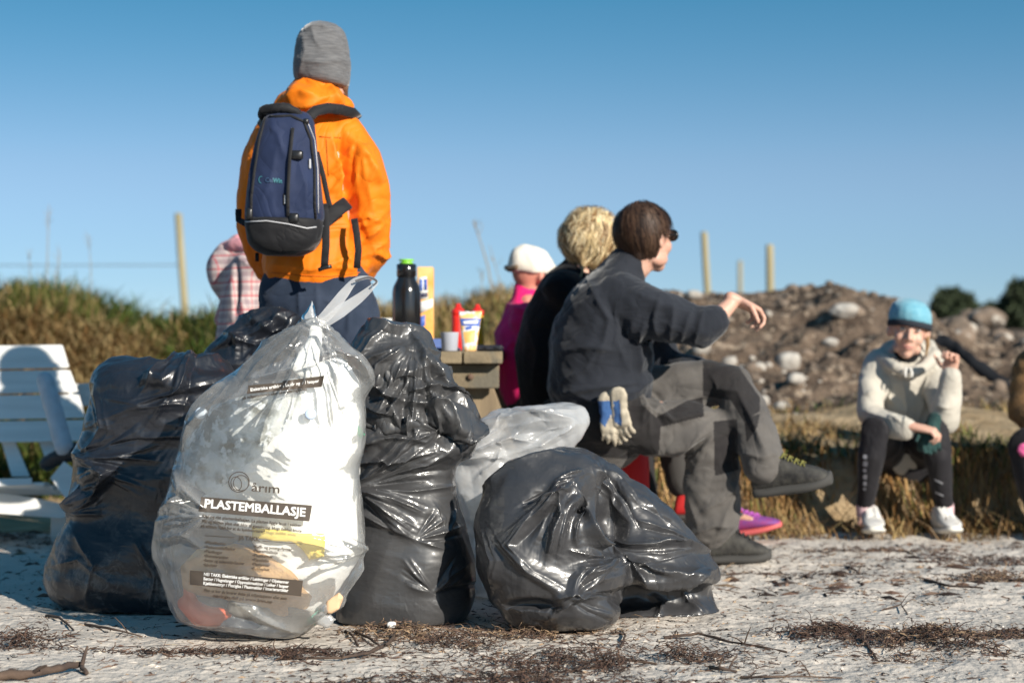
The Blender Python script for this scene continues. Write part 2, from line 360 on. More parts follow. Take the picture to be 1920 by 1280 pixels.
def plaid(name, base, dark, line, step=.045):
    m = mat(name, base, .85); nt = m.node_tree; b = nt.nodes['Principled BSDF']
    tcn = nn(nt, 'ShaderNodeTexCoord'); sx = nn(nt, 'ShaderNodeSeparateXYZ'); nt.links.new(tcn.outputs['Object'], sx.inputs[0])
    src = None; col = None
    def stripe(sock, per, w, off=0.0):
        a = nn(nt, 'ShaderNodeMath', operation='MULTIPLY_ADD'); nt.links.new(sock, a.inputs[0]); a.inputs[1].default_value = 1/per; a.inputs[2].default_value = off
        f = nn(nt, 'ShaderNodeMath', operation='FRACT'); nt.links.new(a.outputs[0], f.inputs[0])
        l = nn(nt, 'ShaderNodeMath', operation='LESS_THAN'); nt.links.new(f.outputs[0], l.inputs[0]); l.inputs[1].default_value = w; return l.outputs[0]
    dg = nn(nt, 'ShaderNodeMath', operation='ADD'); nt.links.new(sx.outputs[0], dg.inputs[0]); nt.links.new(sx.outputs[1], dg.inputs[1])
    prev = None
    for sock, per, w, off, c, amt in ((dg.outputs[0], step, .35, 0, dark, .45), (sx.outputs[2], step, .35, 0, dark, .45), (dg.outputs[0], step, .12, .4, line, .8), (sx.outputs[2], step, .12, .4, line, .8), (sx.outputs[2], step*.5, .12, .1, (.6, .55, .55), .5)):
        s = stripe(sock, per, w, off); k = nn(nt, 'ShaderNodeMath', operation='MULTIPLY'); nt.links.new(s, k.inputs[0]); k.inputs[1].default_value = amt
        mx = nn(nt, 'ShaderNodeMix', data_type='RGBA'); nt.links.new(k.outputs[0], mx.inputs[0]); mx.inputs[7].default_value = rgba(c)
        if prev is None: mx.inputs[6].default_value = rgba(base)
        else: nt.links.new(prev, mx.inputs[6])
        prev = mx.outputs[2]
    nt.links.new(prev, b.inputs['Base Color']); return m

M_SAND = mat('pale_beach_sand', (.575, .52, .46), .95, (.50, .45, .395), 3.5, bump=.012, bscale=38, col3=(.20, .16, .125), scale3=26, lo3=.64, hi3=.78, spec=.2)
M_BANK = mat('dry_bank_soil', (.42, .315, .195), .95, (.26, .185, .105), 5, bump=.03, bscale=25, spec=.1)
M_DUNE = mat('dune_soil', (.14, .12, .05), .95, (.25, .19, .09), 2, bump=.03, bscale=15, spec=.1)
M_MOUND = mat('rubble_earth', (.165, .122, .090), .95, (.075, .055, .042), 9, bump=.10, bscale=11, spec=.1, col3=(.30, .235, .175), scale3=16, lo3=.58, hi3=.62)
M_STONE = mat('pale_stone', (.46, .43, .385), .85, (.28, .25, .22), 14, bump=.006, bscale=30)
M_RUBBLE = mat('rubble_stone', (.23, .17, .125), .9, (.11, .085, .065), 6, bump=.01, bscale=30, col3=(.42, .38, .33), scale3=9, lo3=.58, hi3=.64)
M_GRASS = mat('grass_blades', (.1, .12, .03), .7, attr='Col', spec=.2)
M_POST = mat('weathered_post', (.34, .29, .17), .85, (.23, .20, .11), 12, stretch=(1, 1, .1), bump=.004, bscale=40, bstretch=(1, 1, .08))
M_WOOD = mat('weathered_plank', (.25, .195, .12), .85, (.14, .11, .07), 9, stretch=(1, .12, 1), bump=.003, bscale=70, bstretch=(1, .05, 1), col3=(.13, .115, .085), scale3=8)
M_LEG = mat('weathered_leg', (.24, .18, .11), .85, (.16, .12, .075), 20, stretch=(1, 1, .12), bump=.003, bscale=80, bstretch=(1, 1, .06))
M_WIRE = mat('wire', (.2, .2, .2), .5, metal=.8)
M_WHITE = mat('white_painted_wood', (.78, .77, .74), .45, (.68, .67, .64), 30, stretch=(.1, 1, 1), bump=.0008, bscale=90)
M_BLACK1 = black_plastic('black_bag_film', (.012, .014, .020), .40, 1, dust=.75)
M_BLACK2 = black_plastic('dark_grey_bag_film', (.045, .045, .047), .44, 2)
M_BLACK3 = black_plastic('charcoal_bag_film', (.036, .036, .039), .42, 3)
M_FILM = film('clear_bag_film', (.90, .90, .89), 0, .17, .17)
M_FROST = film('frosted_bag_film', (.80, .81, .82), 0, .24, .62)
M_SKIN = mat('skin', (.60, .37, .28), .5, (.55, .30, .22), 14, sub=.15, bump=.0006, bscale=200)

# ---------------------------------------------------------------- bookkeeping
def tag(o, label, cat, group=None):
    o['label'] = label; o['category'] = cat
    if group: o['group'] = group
    return o
def struct(o): o['kind'] = 'structure'; return o
def stuff(o): o['kind'] = 'stuff'; return o
def fast_mesh(name, V, F, mat_=None, parent=None, smooth=True, col=None):
    """V (n,3), F (m,4) quads or (m,3) triangles; col (n,3) vertex colours"""
    V = np.asarray(V, dtype=np.float32); F = np.asarray(F, dtype=np.int32); k = F.shape[1]
    me = bpy.data.meshes.new(name); me.vertices.add(len(V)); me.vertices.foreach_set('co', V.ravel())
    me.loops.add(F.size); me.loops.foreach_set('vertex_index', F.ravel()); me.polygons.add(len(F))
    me.polygons.foreach_set('loop_start', np.arange(0, F.size, k, dtype=np.int32)); me.polygons.foreach_set('loop_total', np.full(len(F), k, dtype=np.int32))
    me.update(calc_edges=True); me.polygons.foreach_set('use_smooth', np.full(len(F), smooth)); me.validate()
    if col is not None:
        a = me.color_attributes.new('Col', 'FLOAT_COLOR', 'POINT'); c = np.ones((len(V), 4), dtype=np.float32); c[:, :3] = col; a.data.foreach_set('color', c.ravel())
    if mat_: me.materials.append(mat_)
    o = bpy.data.objects.new(name, me); C.objects.link(o)
    if parent is not None: o.parent = parent
    return o

# ---------------------------------------------------------------- terrain
def sstep(a, b, t): t = np.clip((t-a)/(b-a), 0, 1); return t*t*(3-2*t)
CPX = np.array([-3000, -600, 0, 60, 110, 200, 290, 420, 560, 700, 860, 900, 940, 1000, 1150, 1280, 1340, 1440, 1500, 1570, 1640, 1700, 1750, 1830, 1920, 2100, 4000], float)
CPY = np.array([620, 605, 590, 585, 590, 612, 645, 625, 625, 590, 585, 575, 566, 575, 572, 556, 560, 556, 545, 542, 553, 570, 602, 628, 650, 640, 640], float)
def height(x, y):
    px = 960+x/12*FPX
    zc = .8-(np.interp(px, CPX, CPY)-640)/FPX*12
    q = np.stack([x, y, np.zeros_like(x)], 1)
    n1 = smoothnoise(q, .9, 3, 3); n2 = smoothnoise(q, .22, 5, 2)
    bankx = sstep(1080, 1230, 960+x/8*FPX)
    edge = 7.90+.13*n1+.05*n2; wid = .10+.10*np.clip(n1+n2*.5, -.4, 1)
    bank = bankx*(.30+.04*n1)*sstep(-1, 1, (y-edge)/wid)
    bank = bank+bankx*(.14*sstep(8.1, 9.6, y)+.02*n2)
    start = np.where(px > 1000, 9.55, 8.4)
    rise = sstep(0, 1, (y-start)/(12-start))
    back = sstep(12.1, 14.5, y)
    z = bank*(1-rise)+zc*rise
    z = z*(1-back)+.90*back+back*.25*smoothnoise(q, 3.5, 9, 2)*(y < 60)
    z = z+n1*.012+n2*.006*(y < 8)+.05*n1*sstep(8.6, 10, y)
    return z
def rows(y0, y1, step0, grow):
    out = [y0]
    while out[-1] < y1: out.append(out[-1]+step0*(1+(out[-1]-y0)*grow))
    return np.array(out)
def sheet(name, ys, half, nx, mat_, extra=None):
    u = np.linspace(-1, 1, nx); u = np.sign(u)*np.abs(u)**1.25
    Y, U = np.meshgrid(ys, u, indexing='ij'); X = U*(half+Y*.36)
    x, y = X.ravel(), Y.ravel(); z = height(x, y)
    if extra is not None: z = z+extra(x, y)
    V = np.stack([x, y, z], 1); ny = len(ys); i = np.arange((ny-1)*nx).reshape(ny-1, nx)[:, :-1].ravel()
    return struct(fast_mesh(name, V, np.stack([i, i+1, i+nx+1, i+nx], 1), mat_))
def sandrelief(x, y):
    q = np.stack([x, y, 0*x], 1)
    return .006*smoothnoise(q, .12, 21, 3)+.004*facets(q, .09, 4, 4)+.0035*smoothnoise(q, .028, 22, 2)
ys1 = rows(1.5, 3.9, .12, 0)
sheet('beach_sand', np.concatenate([ys1[:-1], rows(ys1[-1], 7.74, .0085, .15)]), 1.6, 560, M_SAND, sandrelief)
YB = rows(ys1[-1], 7.74, .0085, .15)[-1]
sheet('grassy_bank', rows(YB, 9.75, .025, .2), 1.6, 420, M_BANK)
YD = rows(YB, 9.75, .025, .2)[-1]
ysd = np.concatenate([rows(YD, 13.2, .035, .1)[:-1], np.geomspace(13.25, 900, 60)])
def moundbumps(x, y):
    q = np.stack([x, y, height(x, y)], 1); px = 960+x/12*FPX
    m = sstep(1130, 1230, px)*sstep(9.7, 10.2, y)*(1-sstep(13, 14, y))
    return m*(.07*facets(q, .34, 7, 5)*(1-.7*sstep(11.3, 11.9, y))+.085*facets(q, .14, 8, 4, warp=.35)*(1-.5*sstep(11.3, 11.9, y))+.03*facets(q, .06, 9, 4))
# dune side and rubble side share one height field but are cut where the look changes
def cut_sheet(name, x0, x1, nx, mat_, extra=None):
    u = np.linspace(0, 1, nx); Y, U = np.meshgrid(ysd, u, indexing='ij')
    s = np.maximum(1, Y/13.2); X = (x0+(x1-x0)*U)*s
    x, y = X.ravel(), Y.ravel(); z = height(x, y)+(extra(x, y) if extra else 0)
    i = np.arange((len(ysd)-1)*nx).reshape(len(ysd)-1, nx)[:, :-1].ravel()
    return struct(fast_mesh(name, np.stack([x, y, z], 1), np.stack([i, i+1, i+nx+1, i+nx], 1), mat_))
cut_sheet('dune_ground', -16, .80, 330, M_DUNE)
cut_sheet('rubble_mound', .80, 16, 500, M_MOUND, moundbumps)
def ground_z(x, y, mound=False):
    x = np.atleast_1d(np.asarray(x, float)); y = np.atleast_1d(np.asarray(y, float)); z = height(x, y)
    return z+np.where(x > .8, moundbumps(x, y), 0)*(y > YD)

# blades of grass as ribbons
def blades(name, x, y, z, L, lean, cols, width=.006, seed=0, droop=.35, mat_=None):
    rs = np.random.RandomState(seed); n = len(x); a = rs.rand(n)*6.283
    dx, dy = np.cos(a), np.sin(a); ln = lean*(.4+rs.rand(n)); px_, py_ = -dy, dx; w = width*(.6+rs.rand(n)*.8)
    V = np.zeros((n, 7, 3)); 
    for k, t in enumerate((0, .38, .72, 1)):
        cx = x+dx*ln*L*t**1.6; cy = y+dy*ln*L*t**1.6; cz = z+L*(t-droop*ln*t**3)
        if k < 3:
            ww = w*(1-.45*t)/2
            V[:, k*2, 0] = cx-px_*ww; V[:, k*2, 1] = cy-py_*ww; V[:, k*2, 2] = cz
            V[:, k*2+1, 0] = cx+px_*ww; V[:, k*2+1, 1] = cy+py_*ww; V[:, k*2+1, 2] = cz
        else: V[:, 6] = np.stack([cx, cy, cz], 1)
    b = np.arange(n)[:, None]*7
    F = np.concatenate([b+np.array([0, 1, 3]), b+np.array([0, 3, 2]), b+np.array([2, 3, 5]), b+np.array([2, 5, 4]), b+np.array([4, 5, 6])])
    c = np.repeat(cols, 7, axis=0)
    return stuff(fast_mesh(name, V.reshape(-1, 3), F, mat_ or M_GRASS, smooth=False, col=c))
def grasscols(n, rs, pal, w):
    pal = np.array(pal); c = pal[rs.choice(len(pal), n, p=w)]; return c*(.7+.6*rs.rand(n, 1))
GREEN, OLIVE, STRAW, RUST, DARK = (.055, .092, .016), (.10, .115, .026), (.33, .235, .105), (.19, .10, .035), (.018, .032, .009)
rs = np.random.RandomState(11)
def scatter(n, px0, px1, y0, y1, rs):
    y = rs.uniform(y0, y1, n); px = rs.uniform(px0, px1, n); return (px-960)/FPX*y, y
# left dune
n = 30000; x, y = scatter(n, -250, 640, 8.9, 12.6, rs); z = ground_z(x, y)
q = np.stack([x, y, 0*x], 1); pat = smoothnoise(q, .55, 41, 2)+.25*rs.randn(n); L = .09+.24*rs.rand(n)**1.4+.12*np.clip(pat, 0, 1)
c1 = grasscols(n, rs, [GREEN, OLIVE, DARK, STRAW], [.40, .33, .17, .10]); c2 = grasscols(n, rs, [STRAW, RUST, OLIVE, GREEN], [.36, .2, .26, .18])
blades('dune_grass', x, y, z-.02, L, .85, np.where((pat > -.42)[:, None], c1, c2), .011, 1)
# tangled dry straw in the middle of the dune
n = 3500; x, y = scatter(n, -60, 260, 9.9, 11.0, rs); z = ground_z(x, y)
blades('dry_straw', x, y, z+.02, .30+.15*rs.rand(n), 1.1, grasscols(n, rs, [STRAW, RUST], [.6, .4]), .009, 2, .6)
n = 1500; x, y = scatter(n, 20, 180, 11.3, 12.3, rs); z = ground_z(x, y)
blades('tall_dune_grass', x, y, z, 0.14+.16*rs.rand(n)**2, .35, grasscols(n, rs, [OLIVE, STRAW, GREEN], [.4, .35, .25]), .007, 3)
# centre: dry grass behind the table
n = 7000; x, y = scatter(n, 640, 1180, 8.9, 12.5, rs); z = ground_z(x, y)
blades('dry_grass', x, y, z-.01, .07+.12*rs.rand(n), .8, grasscols(n, rs, [STRAW, RUST, OLIVE], [.55, .2, .25]), .008, 4)
# bank top and the tussocks hanging over its edge
n = 15000; x, y = scatter(n, 1120, 2150, 7.92, 9.9, rs); k_ = smoothnoise(np.stack([x, y*.6, 0*x], 1), .35, 71, 3)+.12*rs.randn(n)-.38*sstep(8.15, 8.6, y) > -.10; x, y = x[k_], y[k_]; n = len(x); z = ground_z(x, y)
q = np.stack([x, y, 0*x], 1); pat = smoothnoise(q, .5, 43, 2)+.2*rs.randn(n)+.5*(y < 8.45)
c1 = grasscols(n, rs, [GREEN, OLIVE, DARK], [.5, .35, .15]); c2 = grasscols(n, rs, [STRAW, RUST, (.33, .23, .12)], [.55, .15, .3])
blades('bank_grass', x, y, z-.01, .03+.08*rs.rand(n)**1.5+.02*(y < 8.4), 1.0, np.where((pat > .33)[:, None], c1, c2), .007, 5)
n = 9000; x, y = scatter(n, 1160, 2150, 7.74, 8.02, rs); cl = smoothnoise(np.stack([x, y*.3, 0*x], 1), .16, 61, 3); k_ = cl+.2*rs.randn(n) > .0; x, y, cl = x[k_], y[k_], cl[k_]; n = len(x); z = ground_z(x, y)
blades('hanging_tussocks', x, y-.02, z+.05, -(.05+.22*rs.rand(n))*(.7+.8*np.clip(cl, 0, 1)), .9, grasscols(n, rs, [(.34, .21, .09), RUST, (.14, .09, .05), OLIVE], [.4, .25, .2, .15]), .006, 6, -.3)
n = 3600; x, y = scatter(n, 1160, 2150, 7.5, 8.0, rs); k_ = smoothnoise(np.stack([x, y, 0*x], 1), .2, 66, 2)+.2*rs.randn(n) > 0; x, y = x[k_], y[k_]; n = len(x); z = ground_z(x, y)
blades('bank_foot_straw', x, y, z, .04+.12*rs.rand(n)**2, 1.3, grasscols(n, rs, [STRAW, RUST, (.2, .13, .07)], [.4, .3, .3]), .006, 8, .2)

# rubble: many small stones
ico = bmesh.new(); bmesh.ops.create_icosphere(ico, subdivisions=2, radius=1); IV = np.array([v.co[:] for v in ico.verts]); IF = np.array([[v.index for v in f.verts] for f in ico.faces]); ico.free()
def stones(name, x, y, z, r, seed, mat_):
    rs = np.random.RandomState(seed); n = len(x); k = len(IV); V = np.zeros((n, k, 3))
    for a in range(n):
        s = np.array([1, rs.uniform(.6, 1), rs.uniform(.45, .8)])*r[a]
        d = 1+.22*smoothnoise(IV+rs.rand()*50, .8, seed, 2)
        th = rs.rand()*6.28; v = IV*d[:, None]*s; tl = rs.uniform(-.5, .5)
        v = np.stack([v[:, 0]*math.cos(tl)-v[:, 2]*math.sin(tl), v[:, 1], v[:, 0]*math.sin(tl)+v[:, 2]*math.cos(tl)], 1)
        V[a, :, 0] = v[:, 0]*math.cos(th)-v[:, 1]*math.sin(th)+x[a]; V[a, :, 1] = v[:, 0]*math.sin(th)+v[:, 1]*math.cos(th)+y[a]; V[a, :, 2] = v[:, 2]+z[a]
    F = (np.arange(n)*k)[:, None, None]+IF[None]
    return fast_mesh(name, V.reshape(-1, 3), F.reshape(-1, 3), mat_)
n = 650; x, y = scatter(n, 1170, 1800, 9.9, 12.3, rs); r = .010+.045*rs.rand(n)**4; z = ground_z(x, y)-r*.1
stuff(stones('rubble_stones', x, y, z, r, 3, M_RUBBLE))
n = 30; x, y = scatter(n, 1170, 1500, 9.6, 10.6, rs); r = .02+.05*rs.rand(n)**2; z = ground_z(x, y)+r*.2
stuff(stones('pale_pebbles', x, y, z, r, 4, M_STONE))
n = 350; x, y = scatter(n, 1720, 2100, 11.0, 15.5, rs); r = .02+.09*rs.rand(n)**3; z = ground_z(x, y)+r*.2
stuff(stones('scattered_rubble', x, y, z, r, 5, M_RUBBLE))
def boulder(px, py, w, h, d, seed, label, mat_=M_STONE, group='pale boulders in the rubble mound'):
    c = P(px, py, d); r = w/2/FPX*d; rs = np.random.RandomState(seed)
    bm = bmesh.new(); bmesh.ops.create_icosphere(bm, subdivisions=4, radius=1); V = np.array([v.co[:] for v in bm.verts]); F = [[v.index for v in f.verts] for f in bm.faces]; bm.free()
    V = V*(1+.16*smoothnoise(V+seed*9, .9, seed, 2)+.16*facets(V+seed, 1.1, seed, 4))[:, None]*np.array([r, r*.85, r*h/w])*.92
    o = fast_mesh('boulder', V+np.array(c), np.array(F), mat_); return tag(o, label, 'boulder', group)
def mound_d(px, py):   # how far out a sight line meets the mound
    for d in np.arange(9.3, 14, .03):
        p = P(px, py, d)
        if ground_z(p.x, p.y)[0] > p.z-.01: return d
    return 12
for px, py, w, h, sd, lb in [(1585, 583, 58, 34, 1, 'oval white boulder high on the rubble mound, left of the blue beanie'), (1478, 678, 50, 44, 2, 'round white boulder halfway down the mound, above the bent knee'),
    (1493, 711, 36, 26, 3, 'small white stone right under the round white boulder'), (1413, 694, 44, 36, 4, 'grey white stone left of the round white boulder'),
    (1300, 553, 36, 22, 5, 'pale stone on the mound crest below the leftmost right-hand post'),
    (1430, 752, 30, 24, 7, 'pale rounded stone at the foot of the mound by the trouser knee'), (1466, 762, 36, 22, 8, 'flat grey stone at the foot of the mound'),
    (1556, 642, 32, 20, 9, 'light stone on the slope under the oval boulder'), (1700, 640, 26, 20, 10, 'grey stone on the slope beside the blue beanie'), (1875, 725, 26, 30, 12, 'upright stone low on the right slope')]:
    boulder(px, py, w, h, mound_d(px, py)-.02, sd, lb, M_RUBBLE if sd in (10, 12, 4) else M_STONE)
boulder(1852, 597, 80, 48, 14.6, 20, 'large angular tan rock on the ridge at the far right', M_RUBBLE, 'rocks on the far ridge')
boulder(1795, 606, 70, 22, 14.9, 21, 'long flat rock on the ridge below the dark shrub', M_STONE, 'rocks on the far ridge')
boulder(1815, 590, 30, 26, 14.9, 22, 'small squarish rock against the large tan one', M_RUBBLE, 'rocks on the far ridge')

# dark ribbed sheet / half pipe lying on the slope behind the seated woman
V = []; ns = 30; nr = 12
for a in range(ns):
    t = a/(ns-1); c = P(1732+175*t, 632+22*t+95*t*t, 10.9-.5*t); r = .085*(1-.3*t)
    for b in range(nr):
        th = R(-20+200*b/(nr-1)); V.append((c.x+.02*math.sin(9*t), c.y-r*math.cos(th)*1.2, c.z-.05+r*math.sin(th)*(.9+.1*math.sin(40*t))))
F = [(a*nr+b, a*nr+b+1, (a+1)*nr+b+1, (a+1)*nr+b) for a in range(ns-1) for b in range(nr-1)]
M_TARP = mat('dark_tarp', (.012, .013, .016), .95, (.02, .022, .026), 8, spec=.1)
tp = fast_mesh('half_pipe', V, F, M_TARP); s_ = tp.modifiers.new('s', 'SOLIDIFY'); s_.thickness = .012; apply_mods(tp)
tag(tp, 'dark half pipe running down the slope behind the woman in the beanie', 'pipe')

# fence posts
def post(px_t, py_t, px_b, d, w, label, h_extra=.5):
    t = P(px_t, py_t, d); b = P(px_b, 585, d); r = w/2/FPX*d; dirv = (t-b).normalized(); gz = ground_z(b.x, d)[0]
    b = b-dirv*((b.z-gz)/dirv.z+.3)
    p = Prim(); n = 14; rg = []
    for k in range(9):
        c = b.lerp(t, k/8); rr = r*(1.06-.1*k/8)
        rg.append([c+Vector((math.cos(2*math.pi*q/n)*rr*(1+.05*math.sin(q*3+k)), math.sin(2*math.pi*q/n)*rr, 0)) for q in range(n)])
    rg.append([t+dirv*.012+Vector((math.cos(2*math.pi*q/n)*r*.8, math.sin(2*math.pi*q/n)*r*.8, 0)) for q in range(n)])
    p.ring_loft(rg); return tag(p.obj('fence_post', M_POST), label, 'post', 'wooden fence posts on the dune')
post(334, 402, 347, 19, 14, 'tall round fence post on the left dune, leaning left, wire fixed to it')
post(1320, 437, 1329, 18, 13, 'fence post behind the mound, nearest the outstretched hand, leaning left')
post(1387.5, 490, 1388, 27, 8.5, 'thin short fence post between the two thicker ones')
post(1443, 461, 1445, 17, 15, 'thick upright fence post, rightmost of three behind the mound')
a, b = P(337, 497, 18.95), P(-500, 494, 18.95); p = Prim(); p.limb([(a, .005), ((a+b)/2-Vector((0, 0, .01)), .005), (b, .005)], 6)
tag(p.obj('fence_wire', M_WIRE), 'thin fence wire running left from the left dune post', 'wire')
post(-500, 410, -492, 19, 14, 'fence post beyond the left edge holding the far end of the wire')

# tall dry stalks
def stalk(pts, d, r, label):
    p = Prim(); q = [(P(a, b, d), r*(1-.6*k/len(pts))) for k, (a, b) in enumerate(pts)]; p.limb(q, 6)
    rr = random.Random(int(pts[0][0]))
    for k in range(5):
        b0 = q[-1][0].lerp(q[-2][0], rr.random()*.8); v = Vector((rr.uniform(-.05, .05), rr.uniform(-.04, .04), rr.uniform(.02, .09))); p.limb([(b0, r*.5), (b0+v, r*.3)], 5)
    return tag(p.obj('dry_stalk', M_STALK), label, 'dry stalk', 'dry stalks on the dune')
M_STALK = mat('dry_stalk', (.30, .23, .14), .9)
for pts, d, r, lb in [([(84, 590), (88, 520), (90, 440), (92, 385)], 12, .004, 'tallest dry stalk on the left dune'), ([(100, 600), (102, 540), (112, 480)], 11.8, .004, 'short dry stalk right of the tallest one on the left dune'),
    ([(60, 600), (57, 520), (54, 480)], 12, .003, 'short dry stalk left of the tallest one on the left dune'), ([(172, 600), (170, 500), (166, 440)], 12.2, .003, 'thin single stalk over the right part of the left dune'),
    ([(930, 590), (915, 500), (900, 450), (887, 415)], 11.5, .006, 'long bent stalk left of the white cap'), ([(955, 590), (935, 520), (918, 460)], 11.8, .003, 'faint thin stalk between the bent one and the white cap'), ([(905, 590), (903, 540), (905, 505)], 11.9, .003, 'short straight stalk behind the mustard bottle')]:
    stalk(pts, d, r, lb)

# far shrubs
M_SHRUB = mat('shrub_leaves', (.03, .045, .02), .8, attr='Col')
def shrub(px, py, w, h, d, seed, label):
    rs = np.random.RandomState(seed); c = np.array(P(px, py, d)); rx = w/2/FPX*d; rz = h/2/FPX*d; n = 3800
    v = rs.normal(size=(n, 3)); v /= np.linalg.norm(v, axis=1)[:, None]; rad = rs.rand(n)**.4; v = v*(rad*(1+.6*smoothnoise(v*1.0+seed, .38, seed, 3)))[:, None]
    pos = c+v*np.array([rx, rx*.8, rz]); pos[:, 2] = np.maximum(pos[:, 2], c[2]-rz*.9)
    a = rs.normal(size=(n, 3)); a /= np.linalg.norm(a, axis=1)[:, None]; b = np.cross(a, rs.normal(size=(n, 3))); b /= np.linalg.norm(b, axis=1)[:, None]; s = .035*d/20*(.6+rs.rand(n)[:, None])
    V = np.stack([pos-a*s*1.6, pos-b*s*.6, pos+a*s*1.6, pos+b*s*.6], 1).reshape(-1, 3)
    e = bpy.data.objects.new('shrub', None); C.objects.link(e); gz = ground_z(c[0], c[1])[0]; e.location = (c[0], c[1], gz); bpy.context.view_layer.update()
    inv = Matrix.Translation(-e.location)
    f = fast_mesh('foliage', V, np.arange(n*4).reshape(-1, 4), M_SHRUB, e, False, np.repeat(np.array([[.035, .05, .02]])*(.5+rs.rand(n, 1)), 4, axis=0)); f.matrix_parent_inverse = inv
    p = Prim()
    for k in range(5):
        t = Vector(c)+Vector((rs.uniform(-.6, .6)*rx, rs.uniform(-.5, .5)*rx, rs.uniform(-.1, .6)*rz)); p.limb([(Vector((c[0]+.05*k, c[1], gz-.1)), .04), ((Vector((c[0], c[1], gz))+t)/2, .025), (t, .01)], 7)
    tr = p.obj('trunk', M_LEG, e); tr.matrix_parent_inverse = inv
    return tag(e, label, 'shrub', 'dark shrubs on the far ridge')
shrub(1792, 584, 86, 78, 24, 1, 'rounded dark shrub on the ridge above the half pipe')
shrub(1925, 575, 90, 100, 24, 2, 'dark shrub cut by the right edge of the picture')
shrub(1862, 592, 40, 36, 40, 3, 'small distant shrub between the two dark ones')

# ---------------------------------------------------------------- bags
FK, CK = 1.45, 1.1
def bag_mesh(name, lofts, vox, folds, dents, crumple, mat_, ex=None, sub=1, iters=25, bend=.06, seed=4, extra=None, fine=1.0):
    p = Prim()
    for l in lofts: p.ring_loft(l)
    if extra: extra(p)
    o = p.obj(name, mat_); voxel(o, vox, 3); subdiv(o)
    fold_up(o.data, (), dents, crumple[:1])
    relax(o.data, ex or (lambda m, e: .03+0*m[:, 0]), 14, -.003, .008, bend=.14, noise=.001, nscale=.08, seed=seed, floor=.002)
    subdiv(o); rs_ = random.Random(seed*7); F2 = [(a, b*FK, c*.85) for a, b, c in folds]
    for poly, H, w in folds:
        if w < 5: continue
        for q_ in (-1, 1):
            if rs_.random() < .6:
                dx, dy = q_*rs_.uniform(6, 14), rs_.uniform(-8, 8); F2.append(([(a+dx+rs_.uniform(-4, 4), b+dy+rs_.uniform(-4, 4)) for a, b in poly], abs(H)*.35*rs_.choice([1, 1, -.8]), 3.0))
    fold_up(o.data, F2, (), [(a, b*CK)+tuple(r) for a, b, *r in crumple[1:]]+[(.17, .011*fine, seed+62, (1, 1, 1.2), None), (.07, .0032*fine, seed+60, (1.3, 1.3, .8), None), (.024, .0006*fine, seed+61, (1, 1, 1.5), None)])
    return o
up = lambda y, s=60: (lambda p_, x: np.clip((y-p_[:, 1])/s, 0, 1))
dn = lambda y, s=60: (lambda p_, x: 1-np.clip((y-p_[:, 1])/s, 0, 1))

# large black bag on the left
rowsA = [(684, 215, 385, .55, .05), (692, 192, 430, .8, .03), (715, 176, 470, .95), (770, 168, 500, 1), (830, 152, 515, 1), (862, 142, 520, .98), (910, 134, 520, .98), (945, 128, 520, .98), (970, 126, 525, 1), (1000, 112, 525, 1.05), (1045, 92, 520, 1.1), (1085, 84, 520, 1.1), (1120, 96, 515, 1.05), (1145, 140, 500, .95), (1160, 200, 470, .8)]
FA = fan(220, 880, 12, 4, 90, 150, 235, .013, 6, 11)+fan(145, 860, 9, 5, 150, -35, 35, .012, 6, 12)+fan(128, 968, 8, 5, 70, 0, 70, .012, 6, 13)+fan(370, 655, 8, 20, 190, 185, 260, .014, 9, 14)
FA += [([(190, 745), (260, 760), (330, 735), (420, 720), (500, 715)], .018, 12), ([(262, 712), (310, 722), (345, 712)], .02, 7), ([(330, 700), (400, 690), (470, 690)], .018, 9), ([(170, 800), (240, 770), (340, 760), (480, 770)], .012, 8),
       ([(160, 840), (260, 820), (380, 815), (500, 830)], .010, 8), ([(180, 720), (195, 800), (165, 850)], .012, 6), ([(330, 800), (400, 790), (500, 800)], .010, 7), ([(140, 1000), (180, 1060), (160, 1120)], .014, 9), ([(250, 1010), (290, 1080), (280, 1150)], .014, 9), ([(350, 960), (380, 1060), (370, 1150)], .012, 8), ([(100, 1060), (150, 1050), (200, 1090)], .012, 7)]
bagA = bag_mesh('trash_bag', [loft_rows(rowsA, 5.62, .20, 40)], .013, FA, [(205, 950, 30, 50, .012)], [(.17, .015, 21, (.8, .8, 1.3), None), (.06, .0025, 22, (1, 1, 1.3), None), (.12, .014, 23, (1, 1, 1), up(760))], M_BLACK1)
tag(bagA, 'large shiny black bag furthest left, smeared with dry sand near the ground', 'trash bag', 'filled black trash bags on the sand')
# black bag behind with its mouth tied high
rowsB = [(590, 475, 545, .35), (600, 452, 600, .5), (625, 425, 640, .7), (655, 396, 655, .85), (680, 372, 660, 1), (740, 360, 665, 1.1), (900, 350, 665, 1.2), (1060, 350, 660, 1.2), (1110, 370, 650, 1.1)]
FB = fan(560, 600, 10, 10, 130, 170, 250, .016, 6, 31)+[([(470, 600), (500, 625), (560, 640)], .018, 7), ([(395, 660), (440, 640), (500, 650)], .016, 7), ([(425, 625), (450, 640), (440, 670)], .014, 6), ([(480, 605), (540, 612), (590, 600)], .016, 7), ([(475, 640), (520, 610), (560, 600)], .014, 6)]
bagB = bag_mesh('trash_bag', [loft_rows(rowsB, 5.98, .13, 36)], .014, FB, [], [(.09, .018, 33, (1, 1, 1), None), (.035, .004, 34, (1, 1, 1.3), None)], M_BLACK1, iters=18)
tag(bagB, 'black bag mostly hidden behind the clear one, its crumpled top showing', 'trash bag', 'filled black trash bags on the sand')
